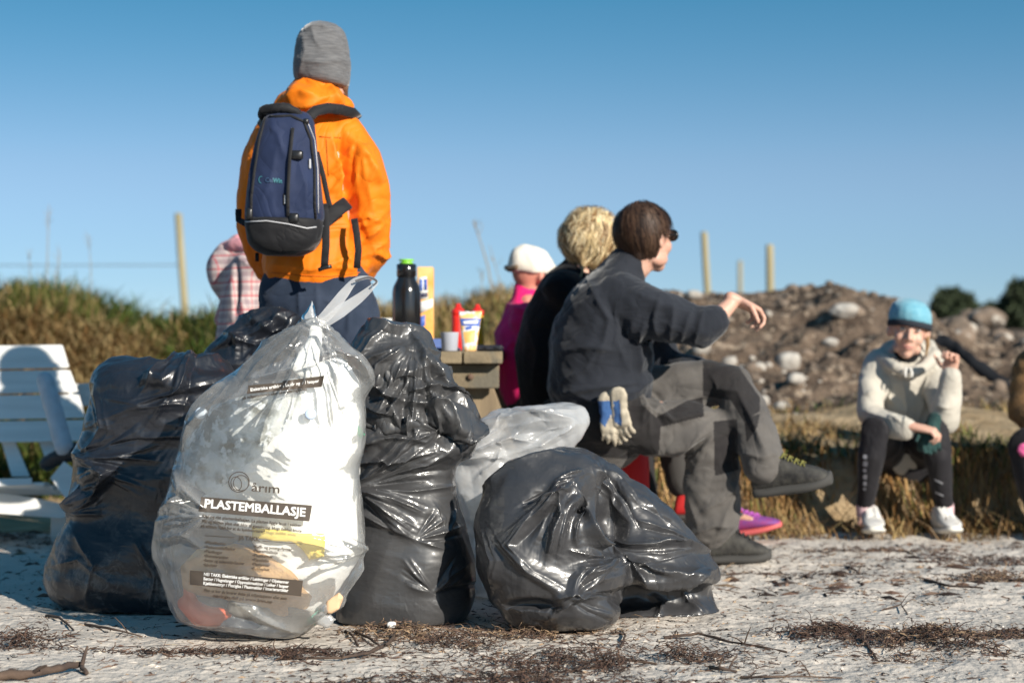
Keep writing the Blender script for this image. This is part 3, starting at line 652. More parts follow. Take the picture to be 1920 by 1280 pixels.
# tall dark grey bag in the middle
rowsD = [(606, 700, 752, .3), (615, 680, 798, .5), (650, 655, 812, .7), (690, 648, 832, .85), (730, 645, 852, .9), (780, 640, 885, 1), (815, 640, 893, 1), (848, 640, 884, .95), (872, 640, 858, .9), (900, 642, 852, .9), (950, 640, 862, 1), (1000, 640, 876, 1.05), (1060, 636, 887, 1.1), (1120, 630, 886, 1.1), (1155, 628, 872, 1.05), (1172, 634, 850, .95)]
FD = fan(775, 640, 16, 20, 180, 195, 335, .016, 6, 1)+fan(668, 915, 10, 5, 190, -2, 48, .012, 5, 2)+fan(668, 915, 6, 5, 130, -52, -18, .014, 6, 3)+fan(778, 1012, 11, 6, 95, -20, 62, .009, 4, 4)+fan(812, 1112, 9, 5, 85, 8, 62, .009, 4, 5)+fan(812, 1112, 6, 5, 80, 118, 168, .007, 4, 6)+fan(893, 800, 9, 5, 140, 138, 205, .016, 6, 7)+fan(830, 1010, 5, 4, 60, 60, 110, .006, 4, 8)
FD += [([(680, 720), (720, 735), (760, 755)], .024, 8), ([(680, 760), (730, 775), (755, 745)], .022, 8), ([(760, 740), (800, 725), (840, 740), (890, 800)], .03, 9), ([(770, 755), (830, 765), (860, 795), (876, 850)], .026, 7), ([(650, 800), (720, 790), (790, 812), (862, 850)], .026, 8), ([(660, 832), (740, 822), (815, 838)], .018, 6), ([(650, 872), (750, 855), (820, 845)], .016, 6), ([(738, 762), (756, 800), (800, 806)], .024, 7),
       ([(670, 600), (740, 620), (785, 612)], .018, 8), ([(770, 620), (790, 680), (830, 720)], .024, 7), ([(680, 692), (700, 722), (760, 702), (800, 690)], .02, 8), ([(660, 700), (700, 640), (730, 615)], .014, 6), ([(770, 690), (700, 700), (650, 735)], .012, 6), ([(700, 790), (730, 800), (700, 815)], .016, 5), ([(850, 780), (880, 810), (870, 845)], .02, 6), ([(650, 945), (720, 985), (775, 1010)], .012, 8)]
bagD = bag_mesh('trash_bag', [loft_rows(rowsD, 5.35, .17, 40)], .012, FD, [(838, 812, 34, 24, .07), (722, 704, 26, 9, .025), (700, 797, 30, 10, .025), (760, 800, 30, 12, .02)],
    [(.12, .022, 5, (1, 1, 1), up(900)), (.045, .004, 6, (1, 1, 1.5), up(880)), (.19, .012, 8, (.8, .8, 1.4), dn(900))], M_BLACK2,
    ex=lambda m, e: .05+.06*np.clip((m[:, 2]-.5)/.2, 0, 1))
tag(bagD, 'tall dark grey bag in the middle with a crumpled folded-over top, glinting in the sun', 'trash bag', 'filled black trash bags on the sand')
# two-lobed bag on the right
rF1 = [(852, 1010, 1095, .35), (870, 955, 1120, .55), (900, 918, 1118, .75), (940, 896, 1128, .9), (985, 888, 1138, 1), (1030, 890, 1155, 1.05), (1070, 896, 1172, 1.08), (1100, 904, 1180, 1.05), (1135, 922, 1174, .95), (1162, 950, 1155, .8), (1174, 975, 1130, .6)]
rF2 = [(842, 1055, 1098, .3), (858, 1020, 1130, .5), (885, 990, 1170, .7), (915, 985, 1212, .85), (950, 985, 1252, .95), (990, 985, 1292, 1.02), (1035, 985, 1330, 1.08), (1072, 985, 1346, 1.14), (1088, 1000, 1344, 1.12), (1098, 1010, 1343, .66, .05), (1140, 1020, 1348, .74, .05), (1172, 1040, 1344, .80, .05)]
FF = fan(1072, 905, 9, 8, 150, 200, 262, .018, 8, 41)+fan(1165, 1050, 7, 8, 120, 150, 230, .012, 6, 42)+fan(1060, 1120, 9, 6, 110, -30, 60, .010, 5, 43)+fan(1330, 1030, 9, 6, 200, 140, 200, .009, 4, 44)+fan(1115, 875, 8, 10, 150, -60, -20, .010, 5, 45)
FF += [([(890, 930), (960, 880), (1060, 845)], .014, 7), ([(1068, 905), (1085, 970), (1120, 1020), (1165, 1050)], .03, 7), ([(1040, 915), (1048, 970), (1025, 1040)], .026, 8), ([(1070, 905), (1040, 912), (1010, 950)], .02, 6), ([(1090, 880), (1040, 905)], .02, 6), ([(1160, 1048), (1240, 1070), (1340, 1085)], .022, 7), ([(1165, 1055), (1210, 1085), (1290, 1088), (1340, 1068)], .028, 8), ([(1150, 1020), (1240, 1022), (1330, 1032)], .02, 6), ([(905, 990), (930, 1050), (920, 1100)], .016, 8), ([(930, 1000), (990, 1070), (1060, 1115)], .014, 9), ([(1035, 1118), (1075, 1108), (1090, 1125)], .018, 6), ([(1030, 1160), (1060, 1130), (1095, 1120)], .016, 6),
       ([(1080, 950), (1075, 1010), (1080, 1020)], .02, 5), ([(1000, 960), (960, 1020), (985, 1060)], .012, 8), ([(1220, 1110), (1240, 1140), (1230, 1170)], .014, 7), ([(1280, 1105), (1290, 1130), (1320, 1150)], .014, 6), ([(920, 1120), (980, 1145), (1040, 1150)], .016, 8), ([(1115, 873), (1125, 912), (1150, 930)], .022, 6)]
bagF = bag_mesh('trash_bag', [loft_rows(rF1, 5.19, .215, 40), loft_rows(rF2, 5.45, .20, 40)], .012, FF, [(1095, 950, 20, 26, .06), (1150, 985, 22, 60, .05), (1230, 1118, 120, 26, .06), (1000, 1140, 60, 16, .03)],
    [(.17, .016, 51, (1, 1, 1.1), None), (.055, .0035, 52, (.8, .8, 1.5), None)], M_BLACK3)
tag(bagF, 'slumped charcoal bag furthest right, folded into two lobes', 'trash bag', 'filled black trash bags on the sand')
# frosted bag behind
rE = [(762, 985, 1082, .35), (768, 930, 1092, .5), (790, 905, 1098, .7), (820, 880, 1092, .8), (850, 848, 1075, .9), (880, 842, 1060, 1), (930, 850, 1050, 1), (1000, 860, 1040, 1), (1080, 880, 1030, 1), (1130, 890, 1020, .9)]
FE = fan(1085, 790, 8, 8, 150, 165, 215, .012, 7, 61)+fan(860, 870, 8, 6, 150, 0, 50, .012, 7, 62)+[([(880, 800), (950, 790), (1080, 770)], .014, 8), ([(900, 850), (960, 820), (1000, 830)], .016, 7), ([(940, 840), (930, 870), (900, 890)], .014, 6)]
bagE = bag_mesh('frosted_bag', [loft_rows(rE, 5.85, .13, 36)], .013, FE, [], [(.13, .02, 71, (1, 1, 1.2), None), (.05, .003, 72, (1, 1, 1.4), None)], M_FROST, iters=15, fine=.7)
tag(bagE, 'frosted white plastic bag lying between the dark grey bag and the charcoal one', 'plastic bag')

# clear sorting bag in front
rC = [(596, 577, 603, .25), (612, 556, 618, .35), (640, 520, 648, .5), (668, 482, 676, .65), (695, 440, 698, .75), (718, 412, 700, .8), (742, 386, 684, .88), (780, 356, 684, .95), (830, 336, 684, 1), (880, 322, 674, 1), (920, 314, 677, 1), (950, 300, 681, 1), (1000, 291, 688, 1), (1030, 288, 690, 1), (1060, 296, 676, 1), (1100, 308, 648, .95), (1135, 320, 622, .9), (1162, 334, 596, .8), (1180, 420, 572, .6), (1190, 500, 556, .35)]
FC = fan(590, 600, 14, 20, 190, 205, 300, .016, 7, 81)+fan(395, 965, 12, 5, 95, 130, 230, .014, 5, 82)+fan(688, 1030, 8, 5, 120, 150, 210, .010, 6, 83)+fan(560, 700, 7, 20, 160, 200, 260, .010, 7, 84)
FC += [([(350, 790), (400, 740), (420, 715)], .018, 6), ([(340, 850), (360, 800), (400, 760)], .014, 6), ([(300, 960), (340, 940), (360, 930)], .014, 5), ([(300, 1010), (350, 1000), (380, 1030)], .014, 6), ([(620, 660), (660, 680), (695, 720)], .02, 8), ([(470, 715), (540, 700), (640, 665)], .014, 7), ([(690, 1040), (650, 1090), (610, 1150)], .016, 6), ([(325, 880), (345, 920), (320, 970)], .014, 6), ([(430, 1120), (480, 1150), (560, 1185)], .016, 7), ([(640, 1110), (600, 1140), (570, 1175)], .014, 6)]
bagC = bag_mesh('clear_bag', [loft_rows(rC, 5.02, .19, 40)], .012, FC, [], [(.14, .011, 91, (1, 1, 1.1), None), (.05, .0022, 92, (1, 1, 1.6), None), (.03, .012, 93, (1, 1, 1), up(640, 30))], M_FILM,
    ex=lambda m, e: .035+0*m[:, 0], fine=.6)
tag(bagC, 'clear printed sorting bag packed with white foam and plastic litter, tied with a loop', 'plastic bag')
bvhC = BVHTree.FromObject(bagC, bpy.context.evaluated_depsgraph_get())
EYE = Vector((0, 0, CAMH))
p_ = Prim(); p_.ring_loft(loft_rows(rC, 5.02, .19, 40)); o_ = p_.obj('smooth_form'); bvhC0 = BVHTree.FromObject(o_, bpy.context.evaluated_depsgraph_get()); m_ = o_.data; bpy.data.objects.remove(o_); bpy.data.meshes.remove(m_)
LASTHIT = {}
def on(bvh, px, py, off=.002, fallback=5.0):
    d = (P(px, py, 1)-EYE).normalized(); h = bvh.ray_cast(EYE, d)
    if h[0] is None:      # just past the edge: take the nearest point of the surface
        q = bvh.find_nearest(P(px, py, LASTHIT.get(id(bvh), fallback)))[0]; return q-d*off
    LASTHIT[id(bvh)] = h[0].y; return h[0]-d*off
def subd2(verts, faces, maxlen):
    bm = bmesh.new(); vs = [bm.verts.new((v[0], v[1], 0)) for v in verts]
    for f in faces:
        try: bm.faces.new([vs[k] for k in f])
        except ValueError: pass
    bmesh.ops.triangulate(bm, faces=bm.faces[:])
    for _ in range(3):
        e = [e for e in bm.edges if e.calc_length() > maxlen]
        if not e: break
        bmesh.ops.subdivide_edges(bm, edges=e, cuts=1); bmesh.ops.triangulate(bm, faces=bm.faces[:])
    V = [v.co[:2] for v in bm.verts]; bm.verts.index_update(); F = [[v.index for v in f.verts] for f in bm.faces]; bm.free(); return V, F
def printed(bvh, name, V, F, mat_, parent, off=.002, maxlen=9):
    V, F = subd2(V, F, maxlen)
    co = [on(bvh, v[0], v[1], off) for v in V]
    return link_mesh(name, co, F, mat_, parent, smooth=False)
def quad_band(bvh, name, pts, mat_, parent, off=.0015, nx=26, ny=5):
    tl, tr, br, bl = [Vector(p) for p in pts]; V = []; F = []
    for b in range(ny+1):
        for a in range(nx+1):
            u, v = a/nx, b/ny; q = tl.lerp(tr, u).lerp(bl.lerp(br, u), v); V.append(on(bvh, q.x, q.y, off))
    for b in range(ny):
        for a in range(nx): k = b*(nx+1)+a; F.append((k, k+1, k+nx+2, k+nx+1))
    return link_mesh(name, V, F, mat_, parent)
def text2d(s):
    cu = bpy.data.curves.new('t', 'FONT'); cu.body = s; cu.size = 1; cu.resolution_u = 2; o = bpy.data.objects.new('t', cu); C.objects.link(o)
    me = bpy.data.meshes.new_from_object(o.evaluated_get(bpy.context.evaluated_depsgraph_get())); V = [(v.co.x, v.co.y) for v in me.vertices]; F = [list(p.vertices) for p in me.polygons]
    bpy.data.objects.remove(o); bpy.data.curves.remove(cu); bpy.data.meshes.remove(me); return V, F
def text_on(bvh, s, a, b, height, mat_, parent, name='printed_text', off=.0028, bold=0, shear=0, maxlen=9):
    """lettering from baseline start a to baseline end b (photo pixels), capitals `height` pixels tall"""
    V, F = text2d(s); xs = [v[0] for v in V]; x0, x1 = min(xs), max(xs); a = Vector(a); b = Vector(b); u = (b-a)/(x1-x0); L = (b-a).normalized(); up_ = Vector((L.y, -L.x))*height/.73
    V2 = [a+u*(v[0]-x0+shear*v[1])+up_*v[1] for v in V]
    if bold:
        V3 = []; F3 = []
        for k, (dx, dy) in enumerate([(0, 0), (bold, 0), (0, bold), (bold, bold)]):
            F3 += [[i+len(V3) for i in f] for f in F]; V3 += [v+Vector((dx, dy)) for v in V2]
        o = None
        for k in range(4):
            n_ = len(V2); V4, F4 = subd2(V3[k*n_:(k+1)*n_], F, maxlen); 
            if k == 0: VV, FF_ = [], []
            FF_ += [[i+len(VV) for i in f] for f in F4]; VV += [on(bvh, v[0], v[1], off+k*.00012) for v in V4]
        return link_mesh(name, VV, FF_, mat_, parent, smooth=False)
    return printed(bvh, name, V2, F, mat_, parent, off, maxlen)
def ring2d(cx, cy, rx, ry, w, n=40, rot=0):
    V = []; F = []
    for k in range(n):
        t = 2*math.pi*k/n
        for q in (0, w): x, y = (rx-q)*math.cos(t), (ry-q)*math.sin(t); V.append((cx+x*math.cos(rot)-y*math.sin(rot), cy+x*math.sin(rot)+y*math.cos(rot)))
    for k in range(n): a = 2*k; b = 2*((k+1) % n); F.append((a, b, b+1, a+1))
    return V, F
M_INK = mat('brown_print', (.075, .058, .045), .5)
M_WINK = mat('white_print', (.80, .78, .75), .5)
for cx, cy, rx, ry, w in ((448, 903, 20, 19.5, 1.6), (452, 905, 15, 15, 1.3), (443, 906, 10.5, 13.5, 1.4)):
    V, F = ring2d(cx, cy, rx, ry, w, rot=R(-15)); printed(bvhC, 'logo_ring', V, F, M_INK, bagC, maxlen=20)
text_on(bvhC, 'årım'.replace('ı', 'ı'), (471, 920), (523, 924), 17, M_INK, bagC, 'logo_lettering', bold=.5)
quad_band(bvhC, 'printed_band', [(377.5, 931), (585, 947), (580, 977), (372, 958)], M_INK, bagC)
text_on(bvhC, 'PLASTEMBALLASJE', (383, 950), (571, 967), 16.5, M_WINK, bagC, 'band_lettering', bold=1.3)
for s, a, b in (('Skyl og rist plastemballasjen. La plasten liggje laust i sekken.', (380, 969), (566, 987.5)), ('Våt og skitten plast skal ikkje til gjenvinning. Hugs dobbel knute', (378.5, 978.5), (565, 997.5)), ('på sekken. Takk for at du kjeldesorterer!', (377, 987.5), (496, 998.5))):
    text_on(bvhC, s, a, b, 6, M_INK, bagC, 'print_line', bold=.35)
text_on(bvhC, 'JA TAKK:', (447, 1010.5), (487, 1014), 8.5, M_INK, bagC, 'print_line', bold=.5)
for k, (s, w) in enumerate((('•Plastflasker', 40), ('•Vaskemiddelflasker', 58), ('•Plastbeger', 34), ('•Blomsterpotter', 46), ('•Bøtter og vaskemiddelkanner', 76), ('•Isboksar', 26))):
    text_on(bvhC, s, (384-k*.6, 1018+k*8.4), (384-k*.6+w, 1018+k*8.4+w*.085), 5.5, M_INK, bagC, 'print_line', bold=.35)
for k, (s, w) in enumerate((('•Kaffi- og potetgullposar', 72), ('•Plastemballasje', 46), ('•Plastkanner', 38), ('•Plastfolie', 31), ('•Plastposar', 34), ('•Bobleplast', 34))):
    text_on(bvhC, s, (475-k*.8, 1026+k*8.2), (475-k*.8+w, 1026+k*8.2+w*.085), 5.5, M_INK, bagC, 'print_line', bold=.35)
quad_band(bvhC, 'print_rule', [(384, 1003), (440, 1006.5), (440, 1007.5), (384, 1004)], M_INK, bagC, nx=12, ny=1)
quad_band(bvhC, 'print_rule', [(492, 1013), (566, 1018.5), (566, 1019.5), (492, 1014)], M_INK, bagC, nx=12, ny=1)
quad_band(bvhC, 'printed_band', [(356, 1068.6), (568, 1088), (564.5, 1117), (356, 1095)], M_INK, bagC)
for s, a, b in (('NEI TAKK: Elektriske artiklar / Leidningar / Oljekanner', (382, 1078), (541, 1093.5)), ('Bøtter / Hageslangar / Oppvaskmaskinar / Leiker / Isopor', (381.5, 1086.5), (540.5, 1101.5)), ('Kjøkkenutstyr / Plexiglas / Plastmøblar / Interiørartiklar', (381, 1095), (540, 1109))):
    text_on(bvhC, s, a, b, 6, M_WINK, bagC, 'band_lettering', bold=.4)
for s, a, b in (('Finn ut kor du leverer dette på miljøstasjonen eller som', (383, 1108), (537, 1123.5)), ('næringsavfall på www.årim.no', (400, 1118), (510, 1130))):
    text_on(bvhC, s, a, b, 5.5, M_INK, bagC, 'print_line', bold=.35)
quad_band(bvhC, 'printed_band', [(466, 722), (545, 716), (545, 730), (463, 738)], M_INK, bagC, nx=14)
quad_band(bvhC, 'printed_band', [(530, 714), (608, 704), (603, 725), (528, 731)], M_INK, bagC, nx=14, off=.0022)
text_on(bvhC, 'Elektriske artiklar / Leidningar / Isopor', (470, 733), (598, 716), 6, M_WINK, bagC, 'band_lettering', bold=.4)
text_on(bvhC, 'på miljøstasjonen eller som næringsavfall', (455, 748), (575, 731), 5.5, M_INK, bagC, 'print_line', bold=.35)
# tie loop and knotted tip
M_LOOP = film('loop_film', (.86, .86, .86), 0, .2, .55)
def ribbon(name, pts, d, ws, mat_, parent, th=.0015):
    P0 = [P(a, b, d+(c if len(q) > 2 else 0)) for q in pts for (a, b, c) in [(q[0], q[1], q[2] if len(q) > 2 else 0)]]
    n = len(P0); S = []
    for k in range(n-1):
        for s_ in range(5):
            t = s_/5; p0, p1, p2, p3 = P0[max(k-1, 0)], P0[k], P0[k+1], P0[min(k+2, n-1)]
            S.append((.5*((2*p1)+(p2-p0)*t+(2*p0-5*p1+4*p2-p3)*t*t+(3*p1-p0-3*p2+p3)*t**3), ws[k]+(ws[k+1]-ws[k])*t))
    S.append((P0[-1], ws[-1])); V = []; F = []
    for k, (c, w) in enumerate(S):
        tg = (S[min(k+1, len(S)-1)][0]-S[max(k-1, 0)][0]).normalized(); sd = tg.cross(Vector((0, 1, .15))).normalized()*w/FPX*d/2
        dp = Vector((0, -1, 0))*w*.18/FPX*d
        for u in (-1, -.55, 0, .5, 1): V.append(c+sd*u+dp*(math.sin(u*5+k*.4)*.6))
    for k in range(len(S)-1):
        for u in range(4): F.append((k*5+u, k*5+u+1, (k+1)*5+u+1, (k+1)*5+u))
    return link_mesh(name, V, F, mat_, parent)
ribbon('tie_loop', [(598, 606), (622, 580), (645, 550), (666, 526), (690, 520), (706, 527), (700, 536), (672, 560), (638, 584), (604, 608)], 5.0, [20, 22, 18, 11, 6, 5, 9, 18, 24, 18], M_LOOP, bagC)
ribbon('film_edge', [(666, 527), (690, 520.5), (706, 527), (699, 536)], 4.985, [4, 4, 4, 3], mat('loop_edge', (.10, .10, .11), .4), bagC)
tp = Prim(); tp.ring_loft([[P(585+px_*math.cos(a*.785)+ox, y, 5.0)+Vector((0, px_*.0013*math.sin(a*.785), 0)) for a in range(8)] for y, px_, ox in ((563, 1, 0), (572, 5, 1), (584, 9, -1), (594, 16, -4), (604, 19, -2), (614, 16, 3), (622, 10, 4))])
kn = tp.obj('knot', M_LOOP, bagC); subdiv(kn, 2); fold_up(kn.data, crumple=[(.02, .006, 5, (1, 1, .6), None)])

# what is in the clear bag
def conform(o, gap):      # lean it against the inside of the film
    co = mesh_arrays(o.data).astype(float); pj = project(co); yf = co[:, 1].min()
    for k in range(len(co)):
        h = bvhC0.ray_cast(EYE, (P(pj[k, 0], pj[k, 1], 1)-EYE).normalized())
        if h[0] is not None: dy = (h[0].y+gap+.016)-yf; sc = (co[k, 1]+dy)/co[k, 1]; co[k, 0] *= sc; co[k, 2] = CAMH+(co[k, 2]-CAMH)*sc; co[k, 1] += dy
    o.data.vertices.foreach_set('co', co.astype(np.float32).ravel()); o.data.update()
def slab(name, corners, d, th, mat_, label, cat, group=None, nf=.012, seed=1, tilt=0, gap=None):
    """a broken slab: outline traced in the photo, real thickness th metres"""
    n = len(corners); r0 = []; r1 = []
    cx = sum(c[0] for c in corners)/n; cy = sum(c[1] for c in corners)/n; pts = []
    for k in range(n):
        a, b = Vector(corners[k]), Vector(corners[(k+1) % n])
        m_ = max(1, int((b-a).length/25))
        for q in range(m_): pts.append(a.lerp(b, q/m_))
    rg = []
    for s_, dd in ((.97, -th/2), (1, -th/2+.006), (1, th/2-.006), (.97, th/2)):
        rg.append([P(cx+(p.x-cx)*s_, cy+(p.y-cy)*s_, d+dd+tilt*(p.y-cy)/1000) for p in pts])
    p_ = Prim(); p_.ring_loft(rg); o = p_.obj(name, mat_); voxel(o, .010, 1)
    if gap is not None: conform(o, gap)
    fold_up(o.data, crumple=[(.05, nf, seed, (1, 1, 1), None)], floor=.004); return tag(o, label, cat, group)
M_FOAM = mat('white_foam', (.86, .85, .82), .85, (.80, .79, .76), 25, bump=.002, bscale=120)
M_DIRTYF = mat('mouldy_foam', (.60, .62, .60), .9, (.13, .13, .10), 14, bump=.002, bscale=90, lo=.44, hi=.60, col3=(.70, .72, .72), scale3=45, lo3=.5, hi3=.6)
M_SPONGE = mat('tan_foam', (.66, .42, .20), .9, (.52, .30, .13), 12, bump=.006, bscale=60)
slab('foam_slab', [(560, 690), (640, 668), (676, 720), (678, 830), (668, 950), (672, 1030), (640, 1060), (560, 1020), (440, 1000), (378, 960), (372, 940), (470, 860), (560, 770)], 4.985, .10, M_FOAM, 'big clean white foam slab filling the right of the clear bag', 'foam slab', nf=.006, gap=.012)
slab('white_sheet', [(660, 940), (682, 1030), (660, 1070), (625, 1120), (590, 1150), (520, 1120), (500, 1060), (470, 1010), (560, 960)], 4.99, .03, M_FOAM, 'crumpled milky white sheet in the lower right of the clear bag', 'plastic sheet', nf=.006, seed=12, gap=.03)
slab('foam_slab', [(400, 760), (560, 705), (600, 745), (520, 830), (400, 935), (345, 900), (345, 830)], 5.03, .08, M_DIRTYF, 'mouldy grey speckled foam slab in the upper left of the clear bag', 'foam slab', seed=3, nf=.006, gap=.014)
slab('foam_piece', [(560, 705), (540, 690), (575, 640), (583, 605), (604, 606), (604, 655), (592, 700), (575, 712)], 4.955, .016, M_FOAM, 'torn white foam tongue poking up into the neck of the clear bag', 'foam piece', nf=.003, seed=4, gap=.006)
slab('sponge', [(340, 1060), (380, 1030), (440, 1020), (500, 1040), (545, 1070), (590, 1120), (560, 1160), (470, 1140), (400, 1115), (350, 1110)], 4.98, .14, M_SPONGE, 'tan foam rubber lump low in the clear bag', 'foam lump', seed=5, nf=.012, gap=.012)
slab('grey_sack', [(430, 1125), (520, 1130), (600, 1150), (575, 1178), (540, 1186), (480, 1165), (425, 1150)], 4.965, .12, mat('sandy_grey', (.07, .065, .055), .9, (.30, .28, .25), 30), 'dark sandy crumpled waste at the bottom of the clear bag', 'waste', seed=6, nf=.008, gap=.010)
bo = Prim(); bo.limb([(P(352, 1105, 4.955), .014), (P(362, 1135, 4.95), .02), (P(390, 1152, 4.95), .024), (P(425, 1150, 4.955), .016)], 12); bo.limb([(P(345, 1130, 4.97), .02), (P(372, 1160, 4.96), .022), (P(408, 1166, 4.96), .014)], 12)
o = bo.obj('orange_float', mat('orange_red_plastic', (.75, .13, .05), .45)); voxel(o, .008, 2); conform(o, .012); tag(o, 'curved orange red plastic piece at the lower left of the clear bag', 'plastic piece')
slab('yellow_wrapper', [(470, 985), (560, 995), (615, 1000), (612, 1048), (580, 1050), (560, 1020), (470, 1010)], 4.915, .012, mat('yellow_film', (.80, .62, .12), .5), 'crumpled yellow wrapper pressed against the middle of the clear bag', 'wrapper', nf=.003, seed=7, gap=.004)
slab('green_net', [(565, 1165), (600, 1140), (615, 1145), (590, 1172)], 4.95, .02, mat('sea_green_plastic', (.10, .38, .28), .5), 'sea green plastic scrap in the bottom right of the clear bag', 'plastic scrap', nf=.003, seed=8, gap=.005)
def lathe(name, prof, base, mat_, parent=None, n=24, axis=Vector((0, 0, 1)), tag_=None):
    ax = axis.normalized(); a = ax.orthogonal().normalized(); b = ax.cross(a); p = Prim()
    p.ring_loft([[Vector(base)+ax*z+a*(r*math.cos(2*math.pi*k/n))+b*(r*math.sin(2*math.pi*k/n)) for k in range(n)] for z, r in prof]); return p.obj(name, mat_, parent)
tag(lathe('bottle_cap', [(0, .012), (.002, .0145), (.014, .0145), (.016, .012)], P(583, 777, 4.86), mat('blue_white_cap', (.55, .66, .85), .4), axis=Vector((0, -1, .2))), 'pale blue bottle cap pressed against the upper right of the clear bag', 'bottle cap')
tag(lathe('bottle_cap', [(0, .013), (.002, .016), (.015, .016), (.018, .012)], P(380, 776, 4.92), mat('white_cap', (.68, .74, .80), .35), axis=Vector((-.3, -1, .2))), 'round whitish cap at the upper left inside the clear bag', 'bottle cap')
tag(lathe('green_bottle', [(0, .02), (.004, .028), (.09, .028), (.11, .012), (.13, .012)], P(672, 800, 5.0), mat('green_plastic', (.05, .55, .25), .3), axis=Vector((-.6, -.2, -.6))), 'green bottle end at the right edge inside the clear bag', 'bottle')
slab('foam_crumb', [(610, 1128), (636, 1108), (645, 1120), (638, 1140), (620, 1152), (606, 1146)], 4.93, .04, mat('peach_foam', (.72, .47, .28), .9), 'peach coloured foam lump at the bottom right corner of the clear bag', 'foam piece', nf=.006, seed=9)
slab('plastic_scrap', [(585, 1150), (612, 1142), (630, 1160), (618, 1178), (590, 1172)], 4.93, .012, M_LOOP, 'crumpled clear film scrap on the sand beside the clear bag', 'plastic scrap', nf=.008, seed=10)
slab('plastic_scrap', [(722, 1166), (738, 1160), (748, 1172), (740, 1180), (724, 1178)], 5.07, .02, M_FOAM, 'small white scrap on the sand before the tall grey bag', 'plastic scrap', nf=.004, seed=11)

# ---------------------------------------------------------------- boards, table, chair
def root(name, loc, label, cat, group=None):
    e = bpy.data.objects.new(name, None); C.objects.link(e); e.location = loc; e.empty_display_size = .1
    return tag(e, label, cat, group)
def adopt(o, e):
    o.parent = e; o.matrix_parent_inverse = Matrix.Translation(-e.location); return o
def board(name, a, b, w, t, up_, mat_, parent=None, bev=.004, cut=None):
    """a plank from a to b, w across, t thick along up_; ends can be cut in"""
    a, b = Vector(a), Vector(b); d = (b-a).normalized(); u = Vector(up_); u = (u-d*u.dot(d)).normalized(); s = d.cross(u)
    def ring(c, k):
        hw, ht = w/2-k, t/2-k; q = bev
        return [c+s*x+u*z for x, z in ((-hw+q, -ht), (hw-q, -ht), (hw, -ht+q), (hw, ht-q), (hw-q, ht), (-hw+q, ht), (-hw, ht-q), (-hw, -ht+q))]
    p = Prim(); p.ring_loft([ring(a, bev*.8), ring(a+d*bev, 0), ring(a.lerp(b, .5), 0), ring(b-d*bev, 0), ring(b, bev*.8)])
    o = p.obj(name, mat_); o.data.polygons.foreach_set('use_smooth', [False]*len(o.data.polygons))
    if parent is not None: adopt(o, parent)
    return o
Zv = Vector((0, 0, 1))
TY0, TY1 = 6.62, 8.35; TR, TW = -.035, .72      # picnic table: near and far ends, right edge, width
tb = root('picnic_table', (TR-TW/2, 7.5, 0), 'weathered wooden picnic table behind the bags, laden with bottles and food', 'table')
pw = .140
for k in range(5):
    x = TR-.07-k*.1455
    board('tabletop_plank', (x, TY0+random.Random(k).uniform(0, .02), .742), (x, TY1, .742), pw, .044, Zv, M_WOOD, tb)
for y in (TY0+.10, TY1-.25):
    c = P(890, 0, y)
    board('cross_beam', (TR-TW+.01, y, .674), (TR-.012, y, .674), .036, .088, Zv, M_WOOD, tb)
    board('seat_beam', (TR-TW/2-.73, y+.04, .36), (TR-TW/2+.72, y+.04, .36), .036, .09, Zv, M_WOOD, tb)
    for sg in (-1, 1):
        board('leg', (TR-TW/2+sg*.24, y+.085, .71), (TR-TW/2+sg*.50, y+.085, 0), .05, .11, (1, 0, .3), M_LEG, tb)
for sg in (-1, 1):
    for q in (0, 1):
        x = TR-TW/2+sg*(.565+q*.145); board('bench_plank', (x, TY0-.02+q*.01, .427), (x, TY1, .427), .135, .044, Zv, M_WOOD, tb)
bl = Prim(); c = Vector((TR-.115, TY0+.075, .672)); bl.ring_loft([[c+Vector((math.cos(q*.785)*r, dy, math.sin(q*.785)*r)) for q in range(8)] for dy, r in ((0, .012), (-.004, .012), (-.007, .008))])
adopt(bl.obj('bolt', mat('rusty_bolt', (.12, .07, .045), .7)), tb)
TZ = .765
# --- things on the table
def at(px, d, z=TZ): return Vector(((px-960)/FPX*d, d, z))
M_THERM = mat('black_steel', (.012, .012, .013), .18, coat=.5)
d = 6.78; rr = 27/FPX*d
th = lathe('thermos', [(0, rr*.94), (.006, rr), (.215, rr), (.235, rr*.93), (.262, rr*.66), (.272, rr*.62)], at(762, d), M_THERM)
tag(th, 'tall black steel thermos on the table, green stopper on top', 'thermos')
lathe('lid', [(.272, rr*.62), (.274, rr*.68), (.316, rr*.69), (.319, rr*.6)], at(762, d), M_THERM, th)
M_LIME = mat('lime_plastic', (.22, .62, .05), .4)
lathe('stopper', [(.319, rr*.45), (.324, rr*.48), (.328, rr*.3), (.331, rr*.55), (.336, rr*.5)], at(762, d), M_LIME, th)
lathe('stopper_ring', [(.040, rr*.95), (.042, rr*1.01), (.044, rr*.95)], at(762, d), mat('dull_steel', (.3, .3, .3), .3, metal=1), th)
def box_on(name, px0, px1, z0, z1, d, depth, mat_, bev=.003):
    a, b = at(px0, d).x, at(px1, d).x
    return board(name, ((a+b)/2, d-depth/2, (z0+z1)/2), ((a+b)/2, d+depth/2, (z0+z1)/2), b-a, z1-z0, Zv, mat_, None, bev)
M_ORANGEC = mat('orange_carton', (.85, .36, .05), .5, (.88, .55, .22), 16); M_BLUEC = mat('blue_print', (.06, .13, .45), .5); M_WHITEC = mat('white_print_card', (.80, .79, .76), .5)
d = 7.15
ct = box_on('drink_carton', 783, 813, TZ, .8+139/FPX*d, d, .09, M_ORANGEC); tag(ct, 'orange and white carton with blue lettering blocks behind the thermos', 'carton')
